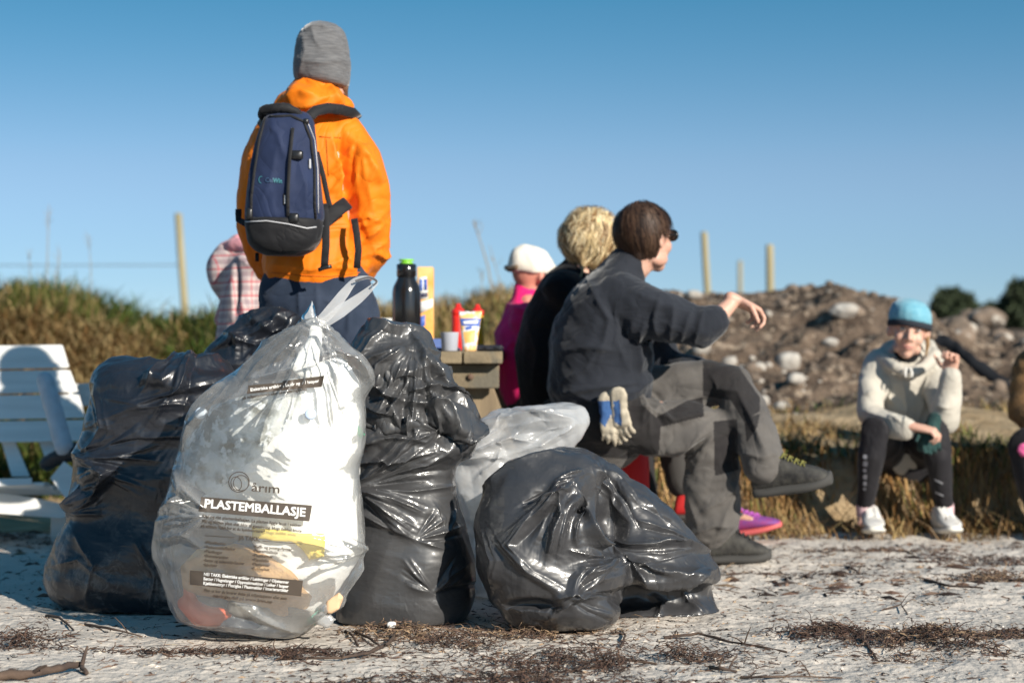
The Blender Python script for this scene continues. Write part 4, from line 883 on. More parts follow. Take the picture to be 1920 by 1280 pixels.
def patch(name, pts, d_, mat_, parent, th_=.0012):
    p = Prim(); p.ring_loft([[P(a, b, d_-q) for a, b in pts] for q in (0, th_)]); o = p.obj(name, mat_, parent); return o
f_ = d-.0455
patch('label_panel', [(785, 520), (800, 518), (803, 560), (785, 562)], f_, M_WHITEC, ct); patch('label_bar', [(787, 524), (792, 524), (792, 545), (787, 545)], f_-.0015, M_BLUEC, ct); patch('label_bar', [(795, 523), (801, 523), (801, 544), (795, 544)], f_-.0015, M_BLUEC, ct)
patch('label_band', [(785, 566), (812, 560), (812, 575), (785, 590)], f_, M_WHITEC, ct); patch('label_bar', [(785, 595), (797, 590), (797, 610), (785, 618)], f_-.0015, M_BLUEC, ct)
patch('label_bar', [(786, 550), (802, 548), (802, 556), (786, 558)], f_-.0015, mat('dark_print', (.05, .05, .09), .5), ct)
M_RED = mat('ketchup_red', (.62, .02, .015), .35); M_MUST = mat('mustard_yellow', (.80, .42, .02), .35)
def squeeze(px, d, label, body, capm):
    r = 12.5/FPX*d
    b = lathe('squeeze_bottle', [(0, r*.9), (.005, r), (.07, r), (.10, r*.93), (.125, r*.95), (.14, r*.9)], at(px, d), body); tag(b, label, 'bottle')
    lathe('cap', [(.140, r*.92), (.142, r*1.0), (.160, r*.98), (.164, r*.7), (.172, r*.42), (.183, r*.34), (.185, r*.2)], at(px, d), capm, b); return b
squeeze(859, 7.3, 'red ketchup squeeze bottle standing left of the snack pouch', M_RED, M_RED); squeeze(895, 7.45, 'yellow mustard squeeze bottle with a red cap, behind the snack pouch', M_MUST, M_RED)
# crimped snack pouch
d = 6.70; pts = []
rg = []
for t in np.linspace(0, 1, 14):
    z = .765+.142*t; w = (13.5+8.5*t**1.2)/FPX*d; th_ = .026*(1-t)**.7+.0015; c = at(880+2*t, d, z)
    rg.append([c+Vector((w*math.cos(a*2*math.pi/20), th_*math.sin(a*2*math.pi/20), (.004*math.sin(a*1.9) if t > .95 else 0))) for a in range(20)])
pch = Prim(); pch.ring_loft(rg)
M_POUCH = mat('snack_foil', (.82, .81, .80), .28, (.84, .52, .22), 18, lo=.5, hi=.56, bump=.004, bscale=25)
po = pch.obj('snack_pouch', M_POUCH); tag(po, 'white, orange and blue foil snack pouch open on the table edge', 'snack bag')
bvhP = BVHTree.FromObject(po, bpy.context.evaluated_depsgraph_get()); LASTHIT[id(bvhP)] = 6.68
quad_band(bvhP, 'blue_print', [(863, 597), (904, 597), (899, 612), (866, 610)], M_BLUEC, po, off=.001, nx=10, ny=3)
quad_band(bvhP, 'blue_print', [(872, 613), (884, 611), (886, 616), (874, 619)], M_BLUEC, po, off=.001, nx=4, ny=2)
quad_band(bvhP, 'white_lettering', [(868, 602), (897, 600), (895, 606), (870, 607)], M_WHITEC, po, off=.002, nx=8, ny=2)
quad_band(bvhP, 'orange_print', [(868, 622), (892, 618), (890, 642), (872, 643)], M_ORANGEC, po, off=.001, nx=6, ny=3)
M_CUP = mat('grey_cup', (.42, .44, .50), .5)
cp = lathe('paper_cup', [(0, .026), (.003, .029), (.066, .033), (.068, .034), (.068, .031), (.005, .027)], at(843, 6.68), M_CUP); tag(cp, 'plain grey paper cup left of the snack pouch', 'cup')
tr_ = box_on('black_tray', 893, 944, TZ, TZ+.022, 6.80, .16, mat('black_plastic_matt', (.018, .018, .024), .5), .009); tag(tr_, 'flat black case lying on the right end of the tabletop', 'case')
bx = box_on('blue_box', 806, 829, TZ, TZ+.045, 7.0, .12, mat('blue_card', (.10, .16, .38), .5), .004); tag(bx, 'small blue box on the table between thermos and cup', 'box')
fo = box_on('napkin_pile', 806, 862, TZ, TZ+.012, 6.85, .2, mat('blue_cloth', (.07, .11, .24), .8), .004); tag(fo, 'flat dark blue cloth lying under the blue box and behind the cup', 'cloth')
bx2 = box_on('white_box', 704, 742, TZ, TZ+.125, 7.3, .22, M_WHITEC, .004); tag(bx2, 'white box on the table left of the thermos', 'box')
bx3 = box_on('foil_tray', 700, 738, TZ, TZ+.055, 6.95, .15, mat('silver_foil', (.55, .58, .65), .3, metal=.6, bump=.004, bscale=40), .006); tag(bx3, 'crumpled silvery tray in front of the white box', 'tray')

# --- white slatted garden chair
ch = root('garden_chair', P(40, 970, 7.5)*1, 'white painted slatted garden chair cut by the left edge of the picture', 'chair')
ch.location = (P(40, 970, 7.6).x, 7.6, 0)
def quadboard(name, pts, d0, d1, th_, mat_, parent):
    """board with a traced outline; d0 at its top, d1 at its foot"""
    y0 = min(p[1] for p in pts); y1 = max(p[1] for p in pts)
    f = lambda p, o_: P(p[0], p[1], d0+(d1-d0)*((p[1]-y0)/(y1-y0+1e-6)) + o_)
    cx = sum(p[0] for p in pts)/len(pts); cy = sum(p[1] for p in pts)/len(pts); q = []
    for k, a in enumerate(pts):
        b = pts[(k+1) % len(pts)]
        for s_ in (0.03, .97): q.append((a[0]+(b[0]-a[0])*s_, a[1]+(b[1]-a[1])*s_))
    pr = Prim(); pr.ring_loft([[f(p, 0)*1 for p in [(cx+(a-cx)*.985, cy+(b-cy)*.97) for a, b in q]], [f(p, .003) for p in q], [f(p, th_-.003) for p in q], [f(p, th_) for p in [(cx+(a-cx)*.985, cy+(b-cy)*.97) for a, b in q]]])
    o = pr.obj(name, mat_); o.data.polygons.foreach_set('use_smooth', [False]*len(o.data.polygons)); return adopt(o, parent)
B = lambda t: 7.95-.30*t      # the back leans away: further at the top
for k, (yt, yb, xt, xb) in enumerate([(646, 689, 117, 130), (693, 735, 131, 147), (739, 783, 148, 160), (787, 826, 161, 172)]):
    quadboard('back_slat', [(-70+k*5, yt+3), (xt, yt), (xb, yb), (-70+k*5, yb+4)], B(k/4), B(k/4+.22), .020, M_WHITE, ch)
quadboard('back_slat', [(120, 720), (172, 718), (178, 760), (140, 762)], 8.02, 7.98, .020, M_WHITE, ch)
quadboard('back_post', [(2, 826), (28, 826), (56, 893), (22, 893)], 7.70, 7.62, .03, M_WHITE, ch)
quadboard('back_post', [(72, 826), (98, 826), (112, 862), (86, 862)], 7.70, 7.64, .03, M_WHITE, ch)
for k in range(4):
    y = 7.30+k*.115; zc = .235-.02*k; board('seat_slat', (P(-60, 0, 7.5).x, y, zc), (P(112+k*3, 0, 7.5).x, y, zc), .095, .018, (0, .1, 1), M_WHITE, ch)
quadboard('side_rail', [(-60, 918), (0, 924), (62, 932), (116, 944), (138, 958), (118, 972), (-60, 958)], 7.36, 7.30, .028, M_WHITE, ch)
quadboard('arm_rest', [(94, 896), (120, 864), (152, 888), (134, 938), (128, 940)], 7.25, 7.18, .022, M_WHITE, ch)
quadboard('front_rail', [(-60, 899), (60, 895), (60, 908), (-60, 914)], 7.24, 7.22, .02, M_WHITE, ch)
board('leg', (P(-40, 0, 7.35).x, 7.35, .24), (P(-52, 0, 7.4).x, 7.4, 0), .07, .028, (0, 1, 0), M_WHITE, ch)
board('leg', (P(112, 0, 7.35).x, 7.37, .14), (P(112, 0, 7.4).x, 7.4, 0), .07, .028, (0, 1, 0), M_WHITE, ch)
rl = Prim(); rl.limb([(P(84, 712, 7.42), .034), (P(100, 765, 7.36), .036), (P(120, 838, 7.28), .037)], 22, flat=(1, 0, 0)); ro = rl.obj('rolled_mat', mat('pale_grey_roll', (.58, .60, .64), .6, (.48, .50, .54), 20, bump=.002, bscale=60)); voxel(ro, .007, 1); fold_up(ro.data, crumple=[(.04, .003, 4, (1, 1, 1), None)]); tag(ro, 'pale grey roll standing in the garden chair against its back', 'roll')
bt = Prim(); bt.limb([(P(88, 868, 7.32), .032), (P(112, 856, 7.3), .034), (P(150, 848, 7.28), .028)], 12); bt.limb([(P(112, 842, 7.33), .02), (P(135, 838, 7.3), .024), (P(160, 838, 7.3), .02)], 12)
bo_ = bt.obj('black_bundle', mat('black_rubber', (.02, .02, .024), .5)); voxel(bo_, .008, 2); fold_up(bo_.data, crumple=[(.05, .008, 9, (1, 1, 1), None)]); tag(bo_, 'black bundle lying on the chair seat beside the pale roll', 'bundle')
# red bag under the bench
rb = Prim(); rb.ring_loft([[P(1187+wx*math.cos(a*.39), y, 7.0)+Vector((0, .07*math.sin(a*.39), 0)) for a in range(16)] for y, wx in ((835, 20), (845, 29), (870, 31), (905, 30), (950, 28), (1020, 24))])
ro_ = rb.obj('red_jacket', mat('red_cloth', (.55, .008, .012), .7)); voxel(ro_, .010, 2); fold_up(ro_.data, crumple=[(.06, .010, 9, (1, 1, .3), None)]); tag(ro_, 'bright red cloth bag hanging under the bench', 'bag')

# ---------------------------------------------------------------- people
def hand(p, w, d, n, side, curl=.5, s=1., spread=.06, thumb=.6, straight=()):
    """w wrist, d hand direction, n the way the palm faces, side +1/-1 puts the thumb on +/- d x n"""
    w = Vector(w); d = Vector(d).normalized(); n = Vector(n); n = (n-d*n.dot(d)).normalized(); l = d.cross(n)*side
    p.limb([(w-d*.02*s, .021*s, .026*s), (w+d*.02*s, .018*s, .034*s), (w+d*.06*s, .0155*s, .041*s), (w+d*.088*s, .013*s, .040*s)], 12, flat=n)
    for k, L in enumerate((.073, .082, .076, .060)):
        b = w+d*(.088-.004*abs(k-1))*s+l*(.030-.0205*k)*s; dirv = (d+l*spread*(1.5-k)).normalized(); ang = 0
        pts = [(b-dirv*.02*s, .0092*s)]; c = b; pts.append((c, .0092*s)); cu = .12 if k in straight else curl
        for j, (f, kk) in enumerate(((.46, .8), (.30, 1.1), (.24, .8))):
            ang += cu*kk*(1+.08*k); v = dirv*math.cos(ang)+n*math.sin(ang); c = c+v*L*f*s; pts.append((c, (.0085-.0008*j)*s))
        p.limb(pts, 8)
    t0 = w+d*.022*s+l*.028*s; v1 = (d*.55+l*.75+n*.25).normalized(); v2 = (d*.85+l*.3+n*thumb).normalized()
    p.limb([(t0, .013*s), (t0+v1*.035*s, .0115*s), (t0+v1*.035*s+v2*.03*s, .0095*s), (t0+v1*.035*s+v2*.055*s, .008*s)], 8)
def head(p, c, f, u, s=1., neck=None, fine=False, jaw=1.):
    c = Vector(c); f = Vector(f).normalized(); u = Vector(u); u = (u-f*u.dot(f)).normalized(); r = f.cross(u)
    M3 = Matrix((r, f, u)).transposed()
    E_ = lambda a, b, k, rad: p.ell(c+(r*a+f*b+u*k)*s, Vector(rad)*s, M3)
    E_(0, -.008, .028, (.077, .096, .090)); E_(0, .018, -.030, (.060*jaw, .072, .082)); E_(0, .055, -.088, (.026*jaw, .026, .024)); E_(0, .062, .030, (.052, .028, .028))
    for q in (-1, 1):
        E_(q*.036, .052, -.022, (.026, .030, .028)); E_(q*.044*jaw, .02, -.068, (.020, .040, .026))
        p.ell(c+(r*q*.081+f*-.004+u*-.004)*s, Vector((.010, .021, .033))*s, Matrix((r, (f-r*q*.5).normalized(), u)).transposed())
    p.limb([(c+(f*.082+u*.026)*s, .009*s), (c+(f*.096+u*.004)*s, .011*s), (c+(f*.104+u*-.018)*s, .0125*s)], 8)
    for q in (-1, 1): p.ell(c+(r*q*.012+f*.092+u*-.022)*s, .009*s)
    if fine:
        p.limb([(c+(r*-.019+f*.078+u*-.053)*s, .005*s), (c+(f*.088+u*-.050)*s, .0065*s), (c+(r*.019+f*.078+u*-.053)*s, .005*s)], 8)
        p.limb([(c+(r*-.016+f*.077+u*-.062)*s, .005*s), (c+(f*.086+u*-.064)*s, .0075*s), (c+(r*.016+f*.077+u*-.062)*s, .005*s)], 8)
        for q in (-1, 1): p.limb([(c+(r*q*.014+f*.086+u*.040)*s, .006*s), (c+(r*q*.034+f*.084+u*.043)*s, .007*s), (c+(r*q*.052+f*.066+u*.034)*s, .005*s)], 8)
    if neck is not None: p.limb([(c-u*.03*s-f*.018*s, .054*s), (Vector(neck)*.5+(c-u*.06*s-f*.015*s)*.5, .053*s), (Vector(neck), .054*s), (Vector(neck)-u*.05, .05)], 14)
    return M3
def torso(p, pts, fwd): p.limb(pts, 18, flat=fwd)
def limbs(p, J, k=1., add=0.):
    k = k*.86
    for S in ('R', 'L'):
        if 'sh'+S in J:
            a, b, c = J['sh'+S], J['el'+S], J['wr'+S]
            p.limb([(a, .056*k+add), (a.lerp(b, .4), .049*k+add), (b, .041*k+add), (b.lerp(c, .35), .042*k+add), (c, .027*k+add)], 12)
        if 'hi'+S in J:
            a, b, c = J['hi'+S], J['kn'+S], J['an'+S]
            p.limb([(a, .092*k+add), (a.lerp(b, .45), .078*k+add), (b, .057*k+add), (b.lerp(c, .3), .056*k+add), (b.lerp(c, .7), .042*k+add), (c, .036*k+add)], 12)
            if 'to'+S in J: m_ = c.lerp(J['to'+S], .35)-Vector((0, 0, .022)); p.limb([(c-Vector((0, 0, .03)), .026), (m_, .020, .028), (c.lerp(J['to'+S], .8)-Vector((0, 0, .008)), .012, .026)], 10, flat=(0, 0, 1))
def finish(p, name, mat_, vox, sm=1, parent=None, sub=0, folds=(), dents=(), crumple=(), rel=0, ex=.05, lo=-.004, hi=.014, iters=14, floor=None, seed=4, bend=.10):
    o = p.obj(name, mat_); voxel(o, vox, sm)
    if sub: subdiv(o)
    if folds or dents or crumple: fold_up(o.data, [(a, b*1.6, c) for a, b, c in folds], dents, crumple, floor)
    if rel: relax(o.data, (lambda m, e: ex+0*m[:, 0]) if not callable(ex) else ex, iters, lo, hi, bend=bend, noise=.0015, nscale=.05, seed=seed)
    if parent is not None: o.parent = parent
    return o
def shoe(name, heel, f, up_, L, mu, ms, ml, parent, w=.048, laces=True, label=None, hs=1.):
    heel = Vector(heel); f = Vector(f).normalized(); u = Vector(up_); u = (u-f*u.dot(f)).normalized(); s = f.cross(u)
    prof = [(-.03, .5, .045, .06), (.0, .66, .052, .104), (.12, .80, .060, .125), (.24, .84, .058, .125), (.38, .86, .040, .108), (.56, .98, .030, .086), (.74, 1.04, .028, .068), (.88, .92, .026, .058), (.98, .6, .022, .046), (1.02, .3, .02, .034)]
    prof = [(a, b, c_, h_*(1+(hs-1)*(1 if a > .3 else .4))) for a, b, c_, h_ in prof]
    def rings(z0f, z1f, grow=0):
        out = []
        for t, wf, _, h in prof:
            wf = max(wf, .35); c = heel+f*(L*t); hw = w*wf+grow; z0, z1 = z0f(t, h), z1f(t, h)
            out.append([c+s*(hw*(math.cos(a)*(1 if math.sin(a) < 0 else .80+.2*abs(math.cos(a)))))+u*((z0+z1)/2+(z1-z0)/2*math.copysign(abs(math.sin(a))**.7, math.sin(a))) for a in [2*math.pi*k/16 for k in range(16)]])
        return out
    p = Prim(); p.ring_loft(rings(lambda t, h: .018+.012*t*t, lambda t, h: h)); o = p.obj(name, mu, parent); subdiv(o, 1)
    q = Prim(); q.ring_loft(rings(lambda t, h: 0+.016*max(0, t-.7)/.3, lambda t, h: (.026+.014*t*t)*(1+(hs-1)*1.6)+(.004*math.sin(t*40) if hs > 1 else 0), .004+.004*(hs-1)/.3)); so = q.obj('sole', ms, o); subdiv(so, 1)
    if laces:
        l = Prim()
        for k in range(5):
            t = .34+.075*k; h = np.interp(t, [r_[0] for r_ in prof], [r_[3] for r_ in prof])+.002; wv = w*.5
            a = heel+f*(L*t)+u*(h-.006)-s*wv; b = heel+f*(L*(t+.05))+u*(h-.010)+s*wv; m_ = (a+b)/2+u*.009; l.limb([(a, .003), (m_, .003), (b, .003)], 6)
            a = heel+f*(L*t)+u*(h-.006)+s*wv; b = heel+f*(L*(t+.05))+u*(h-.010)-s*wv; m_ = (a+b)/2+u*.012; l.limb([(a, .003), (m_, .003), (b, .003)], 6)
        l.obj('laces', ml, o)
    if label: o['label'] = label
    return o
def hair_strands(p_roots, name, mat_, parent, n, c, M3, rad, region, length, flow, cols, seed=1, width=.0035, curl=0., segs=5, lift=.004, clump=.035):
    """hair as thin ribbons rooted on an ellipsoid, combed along flow(local dir) and hugging the scalp"""
    rs = np.random.RandomState(seed); out = []; 
    v = rs.normal(size=(n*6, 3)); v /= np.linalg.norm(v, axis=1)[:, None]; v = v[region(v)][:n]; n = len(v)
    rad = np.array(rad); M = np.array(M3); pos = v.copy(); cn = smoothnoise(v+seed, .42, seed, 2); lvl = 1.0+lift*rs.rand(n)/.08+clump*cn; L = length*(.35+.9*rs.rand(n))*(1+.5*(v[:, 2] < -.2)); pts = []
    ph = rs.rand(n)*6.28; k1 = 8+6*rs.rand(n)
    cur = v*rad*lvl[:, None]
    for s_ in range(segs+1):
        pts.append(cur.copy()); dirl = cur/rad; dirl /= np.linalg.norm(dirl, axis=1)[:, None]; fl = flow(dirl)
        nrm = dirl/rad; nrm /= np.linalg.norm(nrm, axis=1)[:, None]
        fl = fl-nrm*(fl*nrm).sum(1)[:, None]*.9; fl /= np.linalg.norm(fl, axis=1)[:, None]+1e-9
        if curl: side = np.cross(nrm, fl); fl = fl+side*(np.sin(s_*1.5+ph)*curl)[:, None]+nrm*(np.cos(s_*1.9+ph)*curl*.5)[:, None]
        cur = cur+fl*(L/segs)[:, None]
        q = np.linalg.norm(cur/rad, axis=1); push = np.maximum(1.0+.02*s_/segs, q)*1.0; cur = cur*(np.maximum(q, 1.0+lift/.08*.3+clump*cn)/q)[:, None]; cur = cur+v*0
    pts = np.stack(pts, 1); W = np.array(c)+pts @ M.T
    V = np.zeros((n, segs+1, 2, 3)); tg = np.gradient(W, axis=1); tg /= np.linalg.norm(tg, axis=2)[:, :, None]+1e-9
    nr = (W-np.array(c)); nr /= np.linalg.norm(nr, axis=2)[:, :, None]; sd = np.cross(tg, nr); sd /= np.linalg.norm(sd, axis=2)[:, :, None]+1e-9
    w = width*(.5+rs.rand(n))[:, None]*np.linspace(1, .35, segs+1)[None]; V[:, :, 0] = W-sd*w[:, :, None]/2; V[:, :, 1] = W+sd*w[:, :, None]/2
    k = (segs+1)*2; F = [];
    for s_ in range(segs): F.append(np.arange(n)[:, None]*k+np.array([s_*2, s_*2+1, s_*2+3, s_*2+2]))
    cols = np.array(cols); ci = np.clip(((smoothnoise(v*np.array([1, 1, .35])+3, .16, seed+2, 2)*.9+.5)*len(cols)+rs.randn(n)*.5).astype(int), 0, len(cols)-1); cc = cols[ci]*(.65+.7*rs.rand(n, 1))
    return fast_mesh(name, V.reshape(-1, 3), np.concatenate(F), mat_, parent, True, np.repeat(cc, k, axis=0))
M_HAIR = mat('hair', (.05, .03, .02), .55, attr='Col', spec=.35)
def fab(name, c, c2=None, rough=.85, wr=.004, **k):
    c2 = c2 or tuple(v*.8 for v in c); m = mat(name, c, rough, c2, 10, sheen=k.pop('sheen', .15), spec=.25, **k)
    nt = m.node_tree; b = nt.nodes['Principled BSDF']; tcn = nn(nt, 'ShaderNodeTexCoord'); n = nn(nt, 'ShaderNodeTexNoise'); n.inputs['Scale'].default_value = 5; n.inputs['Detail'].default_value = 2; n.inputs['Distortion'].default_value = 1.6
    nt.links.new(tcn.outputs['Object'], n.inputs[0]); sb = nn(nt, 'ShaderNodeMath', operation='SUBTRACT'); nt.links.new(n.outputs[0], sb.inputs[0]); sb.inputs[1].default_value = .5
    ab = nn(nt, 'ShaderNodeMath', operation='ABSOLUTE'); nt.links.new(sb.outputs[0], ab.inputs[0]); pw = nn(nt, 'ShaderNodeMath', operation='POWER'); nt.links.new(ab.outputs[0], pw.inputs[0]); pw.inputs[1].default_value = .7
    bp = nn(nt, 'ShaderNodeBump'); bp.inputs['Distance'].default_value = wr*9; bp.inputs['Strength'].default_value = .28; nt.links.new(pw.outputs[0], bp.inputs['Height']); nt.links.new(bp.outputs[0], b.inputs['Normal']); return m
cr = lambda sc, a, sd, st=(1, 1, 1), m=None: (sc, a, sd, st, m)
X, Y = Vector((1, 0, 0)), Vector((0, 1, 0))
def fig(label, p, vox, mat_=None): o = finish(p, 'person', mat_ or M_SKIN, vox, 1); return tag(o, label, 'person')

# ===== standing man in the orange jacket =====
d = 6.05; q = lambda px, py, dd=0: P(px, py, d+dd)
J = dict(shR=q(655, 272, .0), elR=q(700, 432, .04), wrR=q(680, 512, -.14+.28), shL=q(524, 270, .05), elL=q(476, 415, .12), wrL=q(500, 500, .26),
         hiR=q(650, 590), knR=q(655, 850, -.02), anR=Vector((q(655, 0).x, d+.03, .09)), toR=Vector((q(668, 0).x, d+.2, .04)), hiL=q(545, 590), knL=q(538, 850, -.02), anL=Vector((q(530, 0).x, d+.03, .09)), toL=Vector((q(520, 0).x, d+.2, .04)))
p = Prim(); hf = Vector((.55, .84, 0)); hc = q(606, 128, .02)
torso(p, [(q(597, 575), .09, .13), (q(595, 480), .085, .115), (q(592, 380), .09, .115), (q(590, 290), .09, .13), (q(592, 235), .07, .10)], (0, 1, 0))
head(p, hc, hf, Zv, 1.02, q(600, 215, .03)); limbs(p, J)
for S, sd in (('R', 1), ('L', -1)): hand(p, J['wr'+S], (-.3*sd, .25, -1), (-sd, -.2, 0), -sd, .5)
man1 = fig('standing man seen from behind, orange jacket, grey beanie, hands in his pockets', p, .010)
M_OR = fab('orange_shell', (.80, .195, .006), (.72, .165, .005), .6, .005, sheen=.05)
jk = Prim()
torso(jk, [(q(593, 500), .132, .182), (q(592, 465), .122, .172), (q(590, 400), .122, .165), (q(588, 320), .13, .170), (q(588, 262, .01), .118, .168), (q(590, 222, .015), .088, .125), (q(596, 192, .02), .07, .085)], (0, 1, 0))
jk.limb([(q(642, 258), .080), (q(668, 300), .080), (q(686, 370), .078), (q(697, 430, .02), .066), (q(694, 475, .06), .062), (q(680, 508, .13), .056)], 16)
jk.limb([(q(522, 255, .04), .080), (q(495, 300, .06), .078), (q(478, 370, .09), .070), (q(476, 420, .12), .062), (q(492, 480, .2), .056), (q(505, 505, .25), .05)], 16)
FJ = fan(668, 262, 6, 10, 130, 225, 300, .014, 7, 101)+[([(720, 420), (690, 440), (668, 470)], .014, 8), ([(728, 450), (700, 462), (675, 495)], .013, 8), ([(725, 395), (690, 420), (650, 425)], .012, 8), ([(628, 262), (648, 315), (661, 391), (670, 445), (684, 498)], -.026, 8), ([(655, 330), (672, 400), (690, 440)], .010, 8), ([(702, 470), (718, 482), (732, 478)], .012, 5), ([(700, 300), (690, 350), (700, 400)], .008, 9), ([(640, 470), (680, 480), (715, 470)], .010, 7), ([(500, 495), (580, 505), (690, 500)], .008, 8), ([(620, 250), (640, 330), (630, 380)], .012, 8), ([(610, 500), (650, 485), (690, 500)], .008, 6), ([(640, 240), (690, 300), (722, 380)], .008, 9), ([(655, 420), (690, 405), (720, 420)], .009, 7)]
jkt = finish(jk, 'jacket', M_OR, .014, 2, man1, 1, FJ, [(648, 330, 6, 50, .03), (664, 420, 7, 50, .04), (680, 492, 9, 26, .035), (640, 285, 6, 30, .02)], [cr(.11, .013, 11, (1, 1, .9)), cr(.045, .003, 12)], 1, .05)
hd = Prim()
for k, (px, py, r, dd) in enumerate([(545, 200, .050, -.02), (575, 190, .056, -.06), (610, 192, .052, -.05), (635, 200, .045, 0), (540, 196, .04, .06)]): hd.ell(q(px, py, dd), (r*1.2, r, r*.8))
hd.ring_loft([[q(cx+wx*math.cos(a*.393), py)+Vector((0, .02+wy*math.sin(a*.393), 0)) for a in range(16)] for py, cx, wx, wy in ((215, 588, 62, .12), (195, 588, 58, .11), (178, 590, 50, .10), (160, 592, 40, .085), (148, 592, 34, .075), (142, 592, 28, .06))])
finish(hd, 'hood', M_OR, .012, 1, man1, 1, [([(522, 195), (560, 175), (600, 185)], .014, 7), ([(535, 205), (580, 195), (625, 180)], .014, 7), ([(545, 180), (575, 150), (600, 170)], .01, 7), ([(560, 210), (600, 200), (640, 210)], .01, 6), ([(600, 145), (630, 180), (645, 205)], .010, 5)], [], [cr(.05, .006, 13)], 1, .05)
bn = Prim(); rg = []
for py, cx, wx, wy in ((158, 603, 47, .092), (151, 603, 52, .104), (120, 603, 54, .110), (95, 603, 51, .106), (75, 602, 48, .094), (58, 601, 41, .074), (48, 600, 31, .05), (43, 600, 18, .03)):
    rg.append([q(cx+wx*math.cos(a*.314)+(603-cx), py)+Vector((0, .015+wy*math.sin(a*.314), (157-py)*0-.0 + (.012*math.cos(a*.314) if py > 140 else 0)*-1)) for a in range(20)])
bn.ring_loft(rg); M_KNIT = mat('grey_knit', (.10, .10, .105), .95, (.16, .16, .165), 90, stretch=(.3, .3, 3), bump=.002, bscale=120, bstretch=(.3, .3, 2), sheen=.4, spec=.1)
finish(bn, 'beanie', M_KNIT, .009, 1, man1, 1, [([(560, 150), (575, 100), (570, 60)], .007, 7), ([(570, 60), (600, 52), (630, 64)], .010, 6), ([(585, 50), (590, 75), (600, 90)], .006, 6), ([(555, 110), (600, 118), (650, 112)], .004, 6)], [], [cr(.05, .003, 15)], 1, .03)
br = Prim(); r_ = hf.cross(Zv); br.limb([(hc+r_*.066+hf*.005-Zv*.02, .016, .02), (hc+r_*.062+hf*.03-Zv*.06, .018), (hc+r_*.035+hf*.06-Zv*.088, .02), (hc+hf*.075-Zv*.095, .02)], 10)
finish(br, 'beard', mat('beard', (.10, .055, .03), .9, (.2, .12, .07), 60), .007, 1, man1)
M_JEANS = fab('dark_jeans', (.016, .026, .048), (.030, .042, .070), .85)
jn = Prim(); torso(jn, [(q(592, 600), .13, .175), (q(592, 560), .135, .19), (q(592, 530), .125, .183), (q(592, 512), .11, .17)], (0, 1, 0))
for S in 'RL':
    a, b, c = J['hi'+S], J['kn'+S], J['an'+S]; jn.limb([(a-Zv*.0, .110), (a.lerp(b, .5), .097), (b, .080), (b.lerp(c, .5), .072), (c+Zv*.0, .068)], 16)
jo = finish(jn, 'jeans', M_JEANS, .014, 2, man1, 1, [([(592, 530), (594, 570), (592, 640)], .006, 3), ([(650, 540), (655, 580), (650, 640)], .006, 4), ([(560, 535), (562, 590)], .006, 4), ([(600, 560), (640, 575), (700, 570)], .005, 5)], [], [cr(.09, .006, 16)], 1, .03, floor=.01)
for S in 'RL': shoe('shoe', Vector((J['an'+S].x, J['an'+S].y-.07, 0)), (0.05 if S == 'R' else -.05, 1, 0), Zv, .30, mat('dark_leather', (.05, .04, .03), .6), mat('black_sole', (.02, .02, .02), .8), M_KNIT, man1)

bvhJ = BVHTree.FromObject(jkt, bpy.context.evaluated_depsgraph_get()); M_SEAM = fab('orange_seam', (.60, .13, .004), (.52, .11, .003), .7)
# --- backpack
M_NAVY = fab('navy_ripstop', (.018, .029, .074), (.013, .022, .058), .75); M_BLK = fab('black_webbing', (.010, .010, .012), (.016, .016, .018), .7); M_PIPE = mat('silver_piping', (.45, .45, .47), .4); M_BUCK = mat('black_buckle', (.012, .012, .013), .35)
bd = 5.80
def pk(px, py, dd=0): return P(px, py, bd+dd)
rows_ = [(208, 520, 560, .25), (214, 503, 578, .5), (228, 494, 587, .75), (260, 484, 592, .88), (310, 474, 597, .95), (360, 465, 602, 1), (400, 461, 605, 1), (418, 462, 606, 1)]
bp = Prim(); bp.ring_loft(loft_rows(rows_, bd-.005, .105, 40, power=2.9))
pack = finish(bp, 'backpack', M_NAVY, .012, 2, None, 1, [([(548, 240), (541, 330), (539, 415)], .008, 5), ([(482, 260), (472, 330), (470, 410)], .006, 5), ([(575, 240), (590, 320), (590, 410)], .006, 5), ([(500, 235), (520, 250), (535, 300)], .006, 9), ([(560, 300), (572, 350), (575, 410)], .006, 7), ([(490, 380), (510, 330), (520, 270)], .004, 9)], [], [cr(.10, .005, 17)], 1, .025)
tag(pack, 'navy blue backpack with a black base and dangling straps on the standing man', 'backpack')
bb = Prim(); bb.ring_loft(loft_rows([(411, 459, 606, 1.03), (430, 461, 606, 1.02), (455, 466, 600, .95), (470, 480, 588, .8), (480, 500, 568, .5)], bd-.005, .108, 40, power=2.9)); finish(bb, 'base_panel', M_BLK, .010, 1, pack, 0, [], [], [cr(.08, .004, 18)])
bvhB = BVHTree.FromObject(pack, bpy.context.evaluated_depsgraph_get()); bb_o = [o for o in bpy.data.objects if o.name.startswith('base_panel')][0]; bvhBB = BVHTree.FromObject(bb_o, bpy.context.evaluated_depsgraph_get())
